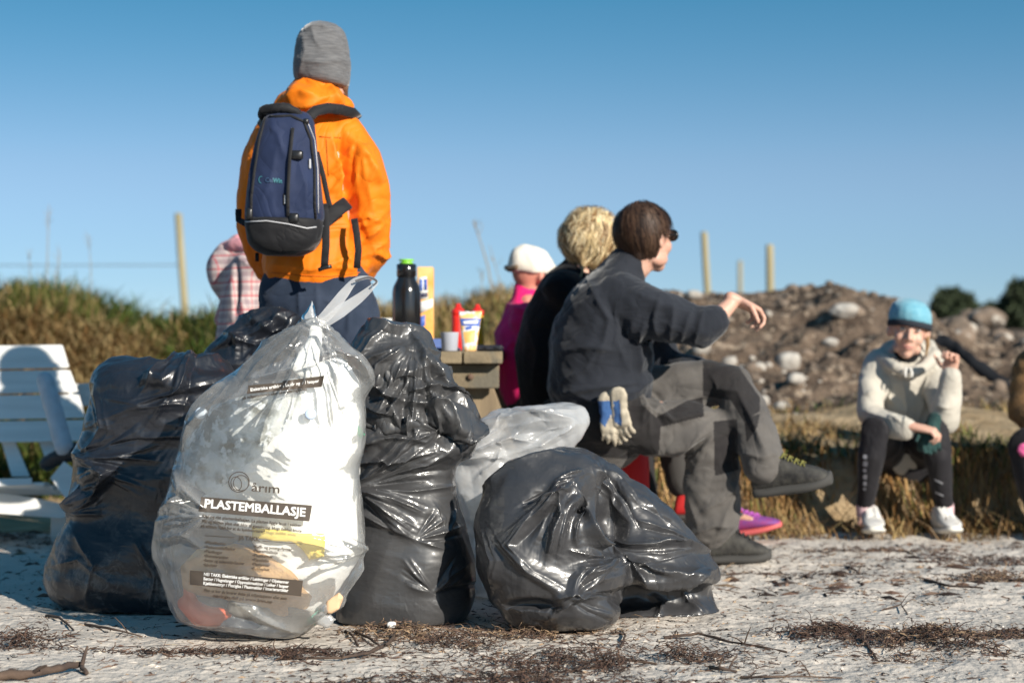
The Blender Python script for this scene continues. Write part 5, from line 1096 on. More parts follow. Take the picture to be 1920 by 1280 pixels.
def onstrip(name, pts, w, th_, mat_, parent, bvh=None, dd=0, off=.004, flat=True, dep=None):
    """a strap or piping lying on a surface (bvh) or hanging free at its own depth"""
    P0 = []
    for k in range(len(pts)-1):
        a, b = Vector(pts[k][:2]), Vector(pts[k+1][:2]); da = pts[k][2] if len(pts[k]) > 2 else dd; db = pts[k+1][2] if len(pts[k+1]) > 2 else dd; m_ = max(2, int((b-a).length/12))
        for s_ in range(m_): t = s_/m_; P0.append((a.lerp(b, t), da+(db-da)*t))
    P0.append((Vector(pts[-1][:2]), pts[-1][2] if len(pts[-1]) > 2 else dd)); co = [on(bvh, v.x, v.y, off) if bvh else P(v.x, v.y, bd+z) for v, z in P0]
    rings = []
    for k, c in enumerate(co):
        tg = (co[min(k+1, len(co)-1)]-co[max(k-1, 0)]).normalized(); nr = Vector((0, -1, 0)); nr = (nr-tg*nr.dot(tg)); nr = nr.normalized() if nr.length > .1 else Vector((1, 0, 0)); s_ = tg.cross(nr)
        rings.append([c+s_*x*w/2+nr*z*th_/2 for x, z in ((-1, -.4), (-.85, -1), (.85, -1), (1, -.4), (1, .4), (.85, 1), (-.85, 1), (-1, .4))])
    p = Prim(); p.ring_loft(rings); return p.obj(name, mat_, parent)
onstrip('piping', [(461, 416), (500, 414), (540, 420), (575, 428), (606, 424)], .004, .004, M_PIPE, pack, bvhBB, off=.003)
onstrip('zipper', [(497, 222), (486, 262), (477, 320), (471, 372), (471, 412)], .008, .005, M_BLK, pack, bvhB); onstrip('zipper', [(505, 219), (545, 217), (570, 228), (583, 262), (590, 320), (590, 380), (592, 410)], .008, .005, M_BLK, pack, bvhB)
onstrip('webbing', [(549, 240), (543, 300), (540, 360), (540, 415)], .010, .003, M_BLK, pack, bvhB); onstrip('zip_piping', [(575, 224), (590, 262), (596, 320), (597, 400)], .003, .003, M_PIPE, pack, bvhB, off=.002)
for px, py, w_, h_ in ((556, 291, 24, 17), (551, 409, 18, 18), (451, 403, 12, 22), (574, 228, 10, 10)):
    c = on(bvhB, px, py, .004, bd); pr = Prim(); hw, hh = w_/2/FPX*bd, h_/2/FPX*bd; pr.ring_loft([[c+Vector((x*hw*k, -dz, z*hh*k)) for x, z in ((-1, -.7), (-.7, -1), (.7, -1), (1, -.7), (1, .7), (.7, 1), (-.7, 1), (-1, .7))] for dz, k in ((-.004, 1), (.006, 1), (.010, .75))]); pr.obj('buckle', M_BUCK, pack)
zz = on(bvhB, 581, 307, .008, bd); zp = Prim(); zp.limb([(zz+Zv*.012, .003), (zz-Zv*.012, .004)], 8); zp.obj('zip_pull', M_PIPE, pack)
hdl = Prim(); hdl.limb([(pk(490, 217, -.02), .013), (pk(492, 207, -.04), .015), (pk(515, 202, -.06), .016), (pk(540, 203, -.06), .016), (pk(556, 210, -.05), .014), (pk(572, 226, -.04), .009)], 10); finish(hdl, 'handle', M_BLK, .006, 1, pack, 0, crumple=[cr(.02, .003, 19, (4, 1, 1))])
onstrip('shoulder_strap', [(576, 222, .07), (592, 208, .09), (615, 203, .12), (640, 206, .15), (662, 212, .20), (670, 222, .27)], .034, .012, M_BLK, pack)
onstrip('shoulder_strap', [(520, 214, .09), (505, 222, .14), (492, 240, .22)], .05, .014, M_BLK, pack)
onstrip('side_strap', [(594, 285, .08), (606, 330, .085), (614, 370, .085), (621, 395, .08)], .016, .003, M_BLK, pack)
onstrip('strap_wing', [(604, 420, .06), (622, 402, .07), (640, 388, .085), (652, 380, .11)], .045, .006, M_BLK, pack)
onstrip('hanging_strap', [(608, 382, .02), (611, 420, -.0), (611, 460, -.01), (608, 502, .0)], .024, .003, M_BLK, pack)
onstrip('hanging_strap', [(664, 410, .10), (669, 440, .085), (672, 470, .08), (669, 503, .08)], .022, .003, M_BLK, pack)
onstrip('strap_end', [(597, 506, 0), (608, 502, -.002), (622, 499, 0)], .012, .006, M_BUCK, pack); onstrip('hanging_strap', [(482, 474, .03), (482, 490, .03)], .012, .003, M_BLK, pack); onstrip('compression_strap', [(447, 392, .06), (447, 412, .06), (462, 420, .02)], .02, .003, M_BLK, pack)
for pts_ in ([(598, 256), (618, 258), (640, 258)], [(500, 510), (560, 516), (620, 518), (680, 510)], [(612, 262), (616, 330)]): onstrip('seam', pts_, .0035, .002, M_SEAM, jkt, bvhJ, off=.0012)
M_TEAL = mat('teal_print', (.04, .17, .21), .6); M_TEAL2 = mat('dull_teal_print', (.035, .075, .15), .6)
text_on(bvhB, 'Cel', (497, 341), (511, 342), 9, M_TEAL2, pack, 'logo_lettering', bold=.5, off=.003); text_on(bvhB, 'Win', (511.5, 342), (528, 343), 9, M_TEAL, pack, 'logo_lettering', bold=.7, off=.003)
V, F = ring2d(490, 337, 5.5, 7, 1.6, 20); printed(bvhB, 'logo_ring', V, F[5:16], M_TEAL, pack, off=.003, maxlen=20)
quad_band(bvhB, 'name_tag', [(531, 363), (537, 363), (537, 384), (531, 384)], M_BLK, pack, off=.003, nx=2, ny=4); quad_band(bvhB, 'name_tag', [(533, 366), (535.5, 366), (535.5, 382), (533, 382)], M_PIPE, pack, off=.004, nx=1, ny=3)

# ===== seated man, black sweatshirt =====
d = 6.72; q = lambda px, py, dd=0: P(px, py, d+dd)
J = dict(shR=q(1178, 560, -.15), elR=q(1322, 618, -.22), wrR=q(1378, 562, -.16), shL=q(1190, 560, .17), elL=q(1255, 690, .22), wrL=q(1310, 690, .12),
         hiR=q(1120, 775, -.09), knR=q(1338, 792, -.07), anR=q(1330, 1010, -.05), hiL=q(1135, 765, .10), knL=q(1378, 722, .02), anL=q(1432, 885, -.205))
J['toR'] = q(1395, 1038, -.06); J['toL'] = q(1520, 903, -.225)
p = Prim(); hf = Vector((.78, .62, .0)).normalized(); hc = q(1212, 450)
torso(p, [(q(1120, 775), .12, .16), (q(1112, 700), .115, .155), (q(1120, 620), .12, .165), (q(1148, 555), .095, .14), (q(1165, 530), .06, .09)], (1, 0, .1))
head(p, hc, hf, Zv, 1.03, q(1182, 515)); limbs(p, J)
hand(p, J['wrR'], (.75, .25, -.35), (-.2, -.1, -1), -1, .75, 1.05, thumb=.9); hand(p, J['wrL'], (1, -.2, -.1), (0, 0, -1), 1, .4)
man2 = fig('dark haired man sitting nearest on the bench, legs crossed, one arm stretched out', p, .0068)
M_SW = fab('black_sweatshirt', (.014, .0165, .023), (.020, .023, .031), .9, sheen=.3)
sw = Prim()
torso(sw, [(q(1128, 752), .180, .19), (q(1125, 730), .188, .20), (q(1124, 680), .186, .21), (q(1122, 620), .170, .215), (q(1140, 565), .135, .205), (q(1160, 525), .092, .145), (q(1174, 502), .080, .092), (q(1184, 484), .068, .072)], (1, 0, .15))
sw.limb([(q(1168, 560, -.13), .095), (q(1215, 585, -.18), .092), (q(1270, 603, -.21), .078), (q(1318, 614, -.22), .068), (q(1340, 600, -.21), .058)], 16)
sw.limb([(q(1178, 560, .15), .09), (q(1225, 640, .2), .078), (q(1252, 688, .22), .068), (q(1300, 692, .14), .058)], 16)
FS = [([(1100, 520), (1140, 600), (1120, 690)], .012, 9), ([(1235, 560), (1225, 600), (1235, 640)], .012, 6), ([(1050, 660), (1110, 650), (1160, 660)], .010, 8), ([(1080, 740), (1130, 755), (1190, 745)], .014, 6), ([(1190, 600), (1180, 640), (1200, 700)], .022, 10), ([(1210, 600), (1195, 650), (1220, 690)], .02, 9), ([(1160, 560), (1150, 640), (1180, 700)], .012, 12), ([(1275, 640), (1290, 600), (1300, 575)], .012, 6), ([(1300, 645), (1312, 610), (1318, 580)], .012, 6), ([(1255, 640), (1262, 600), (1262, 570)], .010, 7), ([(1045, 740), (1120, 725), (1210, 715)], .014, 9), ([(1050, 720), (1100, 690), (1130, 640)], .012, 10), ([(1060, 600), (1110, 560), (1150, 510)], .008, 12), ([(1180, 545), (1240, 575), (1300, 590)], .009, 10), ([(1230, 700), (1190, 730), (1130, 745)], .012, 8)]
swo = finish(sw, 'sweatshirt', M_SW, .014, 2, man2, 1, FS, [], [cr(.12, .012, 21), cr(.05, .003, 22)], 1, .05)
M_TR = fab('grey_work_trousers', (.115, .106, .098), (.085, .078, .073), .9, .005); M_TRD = fab('dark_trouser_panels', (.020, .018, .019), (.027, .025, .025), .9)
tr = Prim(); torso(tr, [(q(1130, 800), .165, .175), (q(1120, 765), .165, .18), (q(1118, 738), .15, .17)], (1, 0, 0))
tr.limb([(q(1130, 780, -.10), .118), (q(1220, 800, -.09), .100), (q(1300, 800, -.08), .088), (q(1335, 805, -.07), .088), (q(1338, 850, -.06), .092), (q(1335, 930, -.05), .096), (q(1335, 985, -.05), .098)], 18)
tr.limb([(q(1150, 765, .10), .118), (q(1240, 735, .07), .104), (q(1330, 718, .03), .088), (q(1372, 722, .0), .082), (q(1392, 760, -.05), .080), (q(1418, 820, -.14), .078), (q(1432, 872, -.2), .074)], 18)
FT = fan(1200, 720, 7, 10, 110, 265, 330, .012, 6, 111)+fan(1345, 800, 6, 8, 120, 195, 250, .012, 8, 112)+[([(1180, 760), (1260, 790), (1340, 775)], .022, 9), ([(1200, 850), (1280, 830), (1335, 790)], .018, 9), ([(1295, 850), (1290, 920), (1310, 990)], .012, 9), ([(1350, 870), (1370, 930), (1345, 1000)], .014, 8), ([(1310, 960), (1350, 940), (1380, 900)], .012, 8), ([(1380, 730), (1410, 790), (1440, 860)], .014, 8), ([(1330, 700), (1350, 730), (1400, 740)], .010, 7), ([(1390, 850), (1430, 860), (1460, 850)], .012, 7), ([(1140, 820), (1200, 800), (1240, 760)], .012, 8), ([(1300, 1000), (1340, 985), (1385, 990)], .012, 6)]
tro = finish(tr, 'work_trousers', M_TR, .013, 2, man2, 1, FT, [], [cr(.09, .011, 25), cr(.04, .003, 26)], 1, .06)
# darker panels sewn on the trousers: chosen faces of the cloth take the dark fabric
subdiv(tro); tro.data.materials.append(M_TRD)
def panels(o, polys, idx=1):
    me = o.data; n = len(me.vertices); co = mesh_arrays(me).astype(float); pp = project(co); F = quads_fast(me); fc = pp[F].mean(1); inside = np.zeros(len(F), bool)
    for poly in polys:
        poly = np.array(poly, float); x, y = fc[:, 0], fc[:, 1]; c = np.zeros(len(F), bool); j = len(poly)-1
        for i in range(len(poly)):
            xi, yi, xj, yj = *poly[i], *poly[j]; c ^= ((yi > y) != (yj > y)) & (x < (xj-xi)*(y-yi)/(yj-yi+1e-9)+xi); j = i
        inside |= c
    mi = np.zeros(len(F), np.int32); me.polygons.foreach_get('material_index', mi); mi[inside] = idx; me.polygons.foreach_set('material_index', mi)
panels(tro, [[(1030, 720), (1190, 720), (1205, 760), (1240, 790), (1235, 850), (1170, 860), (1030, 850)], [(1318, 670), (1350, 672), (1380, 680), (1425, 745), (1425, 770), (1395, 790), (1370, 750), (1318, 742)], [(1215, 790), (1290, 750), (1318, 745), (1320, 780), (1240, 800)], [(1338, 790), (1382, 785), (1386, 880), (1340, 892)], [(1395, 785), (1425, 775), (1420, 800), (1400, 830)]])
M_SH = mat('black_mesh_shoe', (.016, .015, .015), .8, (.055, .052, .045), 28, bump=.003, bscale=70); M_SO = mat('dark_rubber_sole', (.05, .048, .045), .85); M_YL = mat('yellow_laces', (.17, .16, .04), .85); M_BL = mat('black_laces', (.03, .03, .03), .7)
shoe('shoe', q(1305, 0, -.06)*0+Vector((q(1318, 0).x, d-.06, 0)), (1, -.06, .0), Zv, .235, M_SH, M_SO, M_BL, man2, .054, label='black shoe flat on the sand', hs=1.25)
sh2 = shoe('shoe', q(1418, 932, -.18), (1, -.25, .14), (-.14, -.12, 1), .27, M_SH, M_SO, M_YL, man2, .056, label='raised black shoe with yellow laces', hs=1.35)
# hair, sunglasses
hcap = Prim(); u = Zv; r_ = hf.cross(u); M3 = Matrix((r_, hf, u)).transposed(); hcap.ell(hc+u*.038-hf*.018, (.083, .098, .089), M3, 24, 16); hcap.ell(hc-hf*.05-u*.015, (.070, .055, .073), M3); hcap.ell(hc-hf*.060-u*.035, (.056, .040, .036), M3)
ho = finish(hcap, 'hair', mat('dark_brown_hair', (.035, .018, .012), .85, (.055, .03, .02), 60, stretch=(1, 1, .1)), .008, 1, man2, crumple=[cr(.03, .003, 3, (1, 1, .3))])
def hflow(v): f = np.zeros_like(v); f[:, 2] = -1; f[:, 1] = .25; return f
hair_strands(None, 'hair_strands', M_HAIR, ho, 6500, hc+u*.034-hf*.018, M3, (.090, .106, .099), lambda v: ((v[:, 2] > -.65) & (v[:, 1] < .0)) | ((v[:, 2] > .15) & (v[:, 1] < .6)) | (v[:, 2] > .45), .052, hflow, [(.05, .025, .015), (.09, .05, .03), (.025, .013, .009)], 4, .0022, .25, 5, .010, .06)
sg = Prim(); e0 = hc+hf*.088+u*.018
for k in (-1, 1): sg.ell(e0+r_*.038*k+hf*.004, (.034, .013, .024), Matrix((r_, hf, u)).transposed(), 14, 8)
sg.limb([(e0+r_*.06-hf*.005, .004), (hc+r_*.085+hf*.03+u*.018, .004), (hc+r_*.084-hf*.01+u*.012, .0035)], 6); sg.limb([(e0-r_*.06-hf*.005, .004), (hc-r_*.085+hf*.03+u*.018, .004), (hc-r_*.084-hf*.01+u*.012, .0035)], 6)
finish(sg, 'sunglasses', mat('sunglass_black', (.01, .01, .01), .15), .004, 1, man2)
# gloves hanging from his belt
M_GW = mat('white_glove_cotton', (.56, .49, .38), .9, (.30, .26, .20), 22); M_GB = fab('blue_glove_back', (.05, .12, .29), (.035, .08, .20), .85)
def glove(base, dr, n, side, label, bluepoly):
    g = Prim(); hand(g, base, dr, n, side, .34, .92, .025, 1.3); g.limb([(Vector(base)-Vector(dr).normalized()*.03, .020, .036), (Vector(base)+Vector(dr).normalized()*.02, .018, .036)], 12, flat=n)
    o = finish(g, 'work_glove', M_GW, .005, 1, crumple=[cr(.035, .008, 7), cr(.015, .002, 8)]); o.data.materials.append(M_GB); panels(o, [bluepoly]); return tag(o, label, 'glove', 'pair of gloves hung from the belt')
glove(P(1141, 762, 6.47), (.10, .02, -1), (0, 1, .0), 1, 'blue and white work glove hanging left of its pair mate at the belt', [(1120, 752), (1152, 750), (1162, 775), (1150, 790), (1146, 775), (1135, 800), (1124, 790)])
glove(P(1160, 752, 6.45), (.12, .02, -1), (.5, .85, 0), -1, 'mostly white work glove hanging on the right of the pair at the belt', [(1150, 752), (1162, 750), (1166, 800), (1152, 790)])

# ===== blonde person behind him =====
d = 7.22; q = lambda px, py, dd=0: P(px, py, d+dd)
J = dict(shR=q(1060, 545, -.15), elR=q(1130, 660, -.15), wrR=q(1220, 680, -.1), shL=q(1080, 550, .17), elL=q(1150, 660, .2), wrL=q(1230, 680, .15), hiR=q(1060, 770, -.1), knR=q(1262, 790, -.08), anR=q(1284, 935, -.1), hiL=q(1070, 770, .1), knL=q(1290, 790, .12), anL=q(1366, 950, .25))
J['toR'] = q(1330, 965, -.12); J['toL'] = q(1425, 975, .20)
p = Prim(); hf = Vector((.85, .5, -.05)).normalized(); hc = q(1118, 462)
torso(p, [(q(1050, 770), .11, .15), (q(1040, 690), .11, .15), (q(1045, 610), .12, .155), (q(1070, 540), .1, .155), (q(1085, 518), .07, .11)], (1, 0, .1)); head(p, hc, hf, Zv, .98, q(1095, 520)); limbs(p, J, .95)
hand(p, J['wrR'], (1, -.1, -.1), (0, 0, -1), -1); hand(p, J['wrL'], (1, -.1, -.1), (0, 0, -1), 1)
w2 = fig('person with tousled blonde hair in black, between the pink shirt and the nearest man', p, .010)
M_BK = fab('black_top', (.0065, .0065, .008), (.010, .010, .012), .95, sheen=.1)
sw = Prim(); torso(sw, [(q(1060, 775), .165, .18), (q(1052, 740), .170, .18), (q(1042, 660), .160, .19), (q(1050, 600), .148, .195), (q(1068, 545), .115, .18), (q(1085, 515), .084, .11), (q(1092, 500), .072, .078), (q(1098, 488), .064, .066)], (1, 0, .15))
sw.limb([(J['shR'], .08), (J['elR'], .066), (J['wrR'], .05)], 14); sw.limb([(J['shL'], .08), (J['elL'], .066), (J['wrL'], .05)], 14)
finish(sw, 'black_top', M_BK, .016, 2, w2, 1, [([(990, 600), (1010, 660), (1000, 740)], .010, 12), ([(1000, 560), (1040, 530), (1080, 520)], .008, 10)], [], [cr(.12, .010, 31)], 1, .04, iters=10)
tr = Prim(); torso(tr, [(q(1060, 790), .15, .17), (q(1060, 760), .15, .17)], (1, 0, 0))
for S in 'RL': tr.limb([(J['hi'+S], .11), (J['kn'+S], .085), (J['kn'+S].lerp(J['an'+S], .45), .075)]+([(J['kn'+S].lerp(J['an'+S], .8), .06)]), 14)
finish(tr, 'trousers', mat('dark_grey_trousers', (.05, .047, .045), .9), .014, 2, w2, 1, crumple=[cr(.1, .010, 32)])
shoe('shoe', q(1268, 975, -.1), (1, -.05, 0), Zv, .25, mat('red_shoe', (.50, .02, .02), .6), M_SO, M_BL, w2, label='red shoe just showing behind the bag')
shoe('shoe', Vector((q(1350, 0, .2).x, 7.5, 0.0)), (1, -.3, .16), (-.16, 0, 1), .262, mat('purple_mesh', (.17, .06, .26), .7, (.30, .04, .18), 30), mat('coral_sole', (.62, .12, .12), .6), mat('purple_laces', (.45, .10, .45), .7), w2, .05, label='purple running shoe with a coral sole')
hcap = Prim(); u = Zv; r_ = hf.cross(u); M3 = Matrix((r_, hf, u)).transposed(); hcap.ell(hc+u*.034-hf*.012, (.090, .105, .094), M3, 24, 16); hcap.ell(hc-hf*.045-u*.02, (.078, .066, .078), M3)
ho = finish(hcap, 'hair', mat('blonde_hair', (.30, .20, .10), .6, (.16, .10, .05), 50), .009, 1, w2, crumple=[cr(.05, .018, 3)])
def cflow(v): f = np.zeros_like(v); f[:, 2] = -.7; f[:, 1] = -.25+.2*np.sin(v[:, 0]*9); f[:, 0] = .5*np.sin(v[:, 2]*11+v[:, 1]*7); return f
hair_strands(None, 'hair_strands', M_HAIR, ho, 6500, hc+u*.030-hf*.016, M3, (.097, .111, .101), lambda v: (v[:, 2] > -.75) & (v[:, 1] < .5), .075, cflow, [(.62, .47, .25), (.78, .64, .40), (.24, .14, .06), (.50, .36, .19)], 5, .0036, .42, 6, .022, .13)

# ===== person in pink with the white cap =====
d = 7.85; q = lambda px, py, dd=0: P(px, py, d+dd)
J = dict(shR=q(990, 600, -.14), elR=q(1020, 700, -.16), wrR=q(1090, 720, -.1), shL=q(1000, 600, .15), elL=q(1040, 700, .17), wrL=q(1100, 720, .1), hiR=q(1010, 760, -.1), knR=q(1190, 770, -.1), anR=q(1210, 930, -.1), hiL=q(1010, 760, .1), knL=q(1190, 770, .1), anL=q(1210, 930, .1))
J['toR'] = q(1260, 965, -.12); J['toL'] = q(1260, 965, .1)
p = Prim(); hf = Vector((.86, .5, -.1)).normalized(); hc = q(1000, 520)
torso(p, [(q(1005, 760), .10, .14), (q(985, 700), .10, .14), (q(985, 640), .11, .145), (q(990, 590), .09, .14), (q(990, 570), .06, .10)], (1, 0, .1)); head(p, hc, hf, Zv, .97, q(988, 570)); limbs(p, J, .92)
hand(p, J['wrR'], (1, -.1, -.1), (0, 0, -1), -1); hand(p, J['wrL'], (1, -.1, -.1), (0, 0, -1), 1)
w3 = fig('person in a bright pink top and white cap, furthest along the bench', p, .010, mat('ruddy_skin', (.62, .25, .18), .5, (.5, .2, .15), 20))
M_PK = fab('magenta_fleece', (.78, .015, .16), (.64, .012, .13), .85)
sw = Prim(); torso(sw, [(q(1015, 765), .135, .16), (q(1000, 720), .145, .16), (q(990, 660), .140, .165), (q(985, 620), .128, .165), (q(988, 585), .095, .15), (q(988, 562), .070, .080), (q(989, 548), .064, .066)], (1, 0, .1))
sw.limb([(J['shR'], .075), (J['elR'], .06), (J['wrR'], .045)], 14); sw.limb([(J['shL'], .075), (J['elL'], .06), (J['wrL'], .045)], 14)
sw.limb([(q(986, 580), .078), (q(989, 556), .070)], 14); finish(sw, 'pink_top', M_PK, .014, 1, w3, 1, [([(945, 660), (965, 640), (1000, 650)], .010, 8), ([(950, 570), (970, 580), (1000, 590)], .012, 5)], [], [cr(.1, .009, 33)], 1, .04, iters=10)
tr = Prim(); torso(tr, [(q(1010, 790), .14, .16), (q(1010, 750), .14, .16)], (1, 0, 0))
for S in 'RL': tr.limb([(J['hi'+S], .10), (J['kn'+S], .08), (J['an'+S], .055)], 14)
finish(tr, 'trousers', M_TRD, .016, 1, w3, 0); 
for S in 'RL': shoe('shoe', Vector((q(1185, 0).x, J['an'+S].y, 0)), (1, 0, 0), Zv, .25, M_SH, M_SO, M_BL, w3)
u = (Zv+hf*-.12).normalized(); r_ = hf.cross(u).normalized(); M3 = Matrix((r_, hf, u)).transposed()
cp_ = Prim(); rg = []
for t in np.linspace(0, 1, 9):
    a = t*math.pi/2; rr_ = math.cos(a)**.75 if t < 1 else .05; rg.append([hc+u*(.012+.126*math.sin(a))-hf*.004+r_*(.093*rr_*math.cos(k*.262))+hf*(.111*rr_*math.sin(k*.262)) for k in range(24)])
cp_.ring_loft(rg); cap = finish(cp_, 'cap', fab('cream_cap', (.72, .67, .58), (.66, .60, .52), .8), .009, 1, w3, 1, [], [], [cr(.07, .006, 35)], 0)
vs = Prim(); vs.ring_loft([[hc+u*(.062-.012*t)+hf*(.088+.10*t)+r_*(x*(.066-.02*t*t))+u*(-.012*x*x+z) for x, z in ((-1, 0), (-.5, .003), (0, .004), (.5, .003), (1, 0), (.5, -.003), (0, -.003), (-.5, -.003))] for t in (0, .3, .6, .85, 1)]); vs.obj('visor', cap.data.materials[0], cap)
st_ = Prim(); st_.limb([(hc-hf*.105-r_*.04+u*.03, .012), (hc-hf*.115+u*.02, .012), (hc-hf*.105+r_*.04+u*.03, .012)], 8); st_.obj('cap_strap', mat('tan_strap', (.16, .11, .07), .8), cap)
gl = Prim(); gl.limb([(hc+hf*.088+r_*.05+u*.018, .0022), (hc+r_*.082+hf*.03+u*.016, .0022), (hc+r_*.082-hf*.015+u*.008, .0022)], 6); gl.limb([(hc+hf*.098+r_*.05+u*.018, .0022), (hc+hf*.104+r_*.02+u*.02, .0022), (hc+hf*.104+r_*.02-u*.005, .0022), (hc+hf*.098+r_*.05-u*.008, .0022)], 6); gl.obj('glasses', M_WIRE, w3)

# ===== plaid jacket, left behind the standing man =====
d = 7.1; q = lambda px, py, dd=0: P(px, py, d+dd)
J = dict(shR=q(480, 500, -.12), elR=q(455, 590, -.14), wrR=q(500, 650, -.12), shL=q(470, 500, .14), elL=q(430, 600, .16), wrL=q(480, 660, .1), hiR=q(470, 765, -.08), knR=q(620, 775, -.08), anR=q(640, 930, -.08), hiL=q(470, 765, .1), knL=q(620, 775, .1), anL=q(640, 930, .1))
J['toR'] = q(690, 970, -.08); J['toL'] = q(690, 970, .1)
p = Prim(); hc = q(520, 415)
torso(p, [(q(470, 765), .10, .14), (q(465, 690), .10, .14), (q(465, 600), .11, .145), (q(475, 530), .09, .14), (q(490, 490), .06, .10)], (1, 0, .1)); head(p, hc, (1, .1, 0), Zv, .95, q(505, 465)); limbs(p, J, .9)
hand(p, J['wrR'], (1, -.1, -.1), (0, 0, -1), -1); hand(p, J['wrL'], (1, -.1, -.1), (0, 0, -1), 1)
w4 = fig('person in a pink and grey plaid jacket, half hidden behind the standing man', p, .011)
M_PL = plaid('pink_plaid', (.50, .40, .38), (.24, .17, .20), (.45, .10, .12), .052)
sw = Prim(); torso(sw, [(q(475, 780), .14, .17), (q(470, 700), .14, .17), (q(470, 620), .13, .175), (q(472, 540), .115, .17), (q(480, 490), .09, .14), (q(495, 465), .065, .09)], (1, 0, .1))
sw.limb([(q(470, 510, -.14), .082), (q(458, 570, -.16), .070), (q(450, 620, -.14), .062), (q(490, 650, -.12), .055)], 14); sw.limb([(J['shL'], .08), (J['elL'], .066), (J['wrL'], .05)], 14)
sw.ell(q(428, 508, .02), (.085, .10, .115))
finish(sw, 'plaid_jacket', M_PL, .014, 1, w4, 1, [([(446, 470), (438, 520), (446, 560)], .0, 5), ([(452, 560), (462, 600), (450, 640)], .010, 8), ([(440, 480), (470, 500), (495, 520)], .012, 7), ([(470, 560), (455, 590), (430, 600)], .010, 8)], [(444, 545, 6, 45, .03)], [cr(.1, .010, 36)], 1, .04, iters=10)
hd = Prim(); hd.limb([(q(418, 466, .0), .02), (q(440, 458, -.06), .028), (q(470, 462, -.10), .032), (q(495, 480, -.12), .028)], 12); hd.limb([(q(420, 470, .1), .03), (q(450, 455, .06), .04), (q(490, 460, .05), .04)], 12); finish(hd, 'hood_lining', fab('pink_lining', (.66, .30, .34)), .011, 1, w4, 1, crumple=[cr(.05, .010, 37)])
tr = Prim(); torso(tr, [(q(470, 790), .13, .15), (q(470, 760), .13, .15)], (1, 0, 0))
for S in 'RL': tr.limb([(J['hi'+S], .09), (J['kn'+S], .07), (J['an'+S], .05)], 14)
finish(tr, 'trousers', M_JEANS, .016, 1, w4, 0)
for S in 'RL': shoe('shoe', Vector((q(620, 0).x, J['an'+S].y, 0)), (1, 0, 0), Zv, .24, M_SH, M_SO, M_BL, w4)
hb = Prim(); hb.ell(hc+Zv*.03, (.098, .09, .095)); finish(hb, 'hair', mat('brown_hair', (.08, .045, .025), .6), .012, 1, w4)

# ===== woman facing us on the bank =====
d = 7.95; q = lambda px, py, dd=0: P(px, py, d+dd)
J = dict(shR=q(1645, 672, -.10), elR=q(1630, 778, -.24), wrR=q(1712, 800, -.46), shL=q(1752, 678, -.10), elL=q(1772, 788, -.36), wrL=q(1783, 700, -.40),
         hiR=q(1668, 850, .02), knR=q(1640, 805, -.42), anR=q(1622, 955, -.28), hiL=q(1728, 850, .02), knL=q(1752, 806, -.42), anL=q(1772, 958, -.28))
J['toR'] = q(1618, 985, -.42); J['toL'] = q(1776, 985, -.42)
p = Prim(); hf = Vector((-.16, -1, -.12)).normalized(); hu = Vector((.14, 0, 1)); hc = q(1704, 622, -.22)
torso(p, [(q(1698, 850), .10, .14), (q(1698, 790, -.04), .095, .13), (q(1698, 730, -.09), .10, .135), (q(1698, 685, -.13), .085, .135), (q(1700, 668, -.14), .055, .09)], (0, -1, .2))
head(p, hc, hf, hu, .96, q(1700, 672, -.15), True, .93); limbs(p, J, .9)
hand(p, J['wrR'], (.9, -.25, -.15), (.1, .2, -1), 1, .8, .95); hand(p, J['wrL'], (.02, -.1, 1), (-.5, -.8, .1), -1, 1.15, .85, straight=())
w5 = fig('woman in light blue beanie and cream jacket, seated on the grassy bank facing us', p, .0058)
r_ = hf.cross(hu).normalized(); u = r_.cross(hf).normalized(); M3 = Matrix((r_, hf, u)).transposed(); s = .96
M_EYE = mat('eye_white', (.60, .55, .52), .3); M_IRIS = mat('iris', (.03, .03, .035), .2); M_BROW = mat('eyebrow', (.20, .11, .06), .9); M_LIP = mat('lips', (.48, .22, .18), .5)
for k in (-1, 1):
    ec = hc+(r_*k*.031+hf*.0775+u*.018)*s
    e = Prim(); e.ell(ec, (.012, .010, .0065), M3, 14, 8); eo = e.obj('eye', M_EYE, w5); e = Prim(); e.ell(ec+hf*.0075, (.0055, .004, .0055), M3, 12, 8); e.obj('iris', M_IRIS, eo)
    e = Prim(); e.limb([(hc+(r_*k*.016+hf*.092+u*.038)*s, .003), (hc+(r_*k*.034+hf*.089+u*.043)*s, .0035), (hc+(r_*k*.05+hf*.074+u*.036)*s, .0025)], 6); e.obj('eyebrow', M_BROW, w5)
    e = Prim(); e.limb([(hc+(r_*k*.020+hf*.084+u*.024)*s, .002), (hc+(r_*k*.031+hf*.086+u*.027)*s, .0024), (hc+(r_*k*.043+hf*.078+u*.023)*s, .002)], 6); e.obj('eyelid', mat('lash', (.10, .05, .04), .8), w5)
e = Prim(); e.limb([(hc+(r_*-.021+hf*.080+u*-.055)*s, .003), (hc+(hf*.0935+u*-.052)*s, .0052), (hc+(r_*.021+hf*.080+u*-.055)*s, .003)], 8); e.limb([(hc+(r_*-.018+hf*.079+u*-.060)*s, .003), (hc+(hf*.092+u*-.063)*s, .0058), (hc+(r_*.018+hf*.079+u*-.060)*s, .003)], 8); e.obj('lips', M_LIP, w5)
bn = Prim(); rg = []
for t, k, h in ((0, 1.0, .058), (.12, 1.03, .072), (.4, 1.0, .100), (.65, .88, .124), (.85, .64, .141), (1, .3, .149)):
    rg.append([hc+u*(h-.012)*1.0+hf*-.008+r_*(.089*k*math.cos(a*.314))+hf*(.106*k*math.sin(a*.314))+u*(-.020*math.sin(a*.314)*-1-.012)*(1-t)+r_*.012*t for a in range(20)])
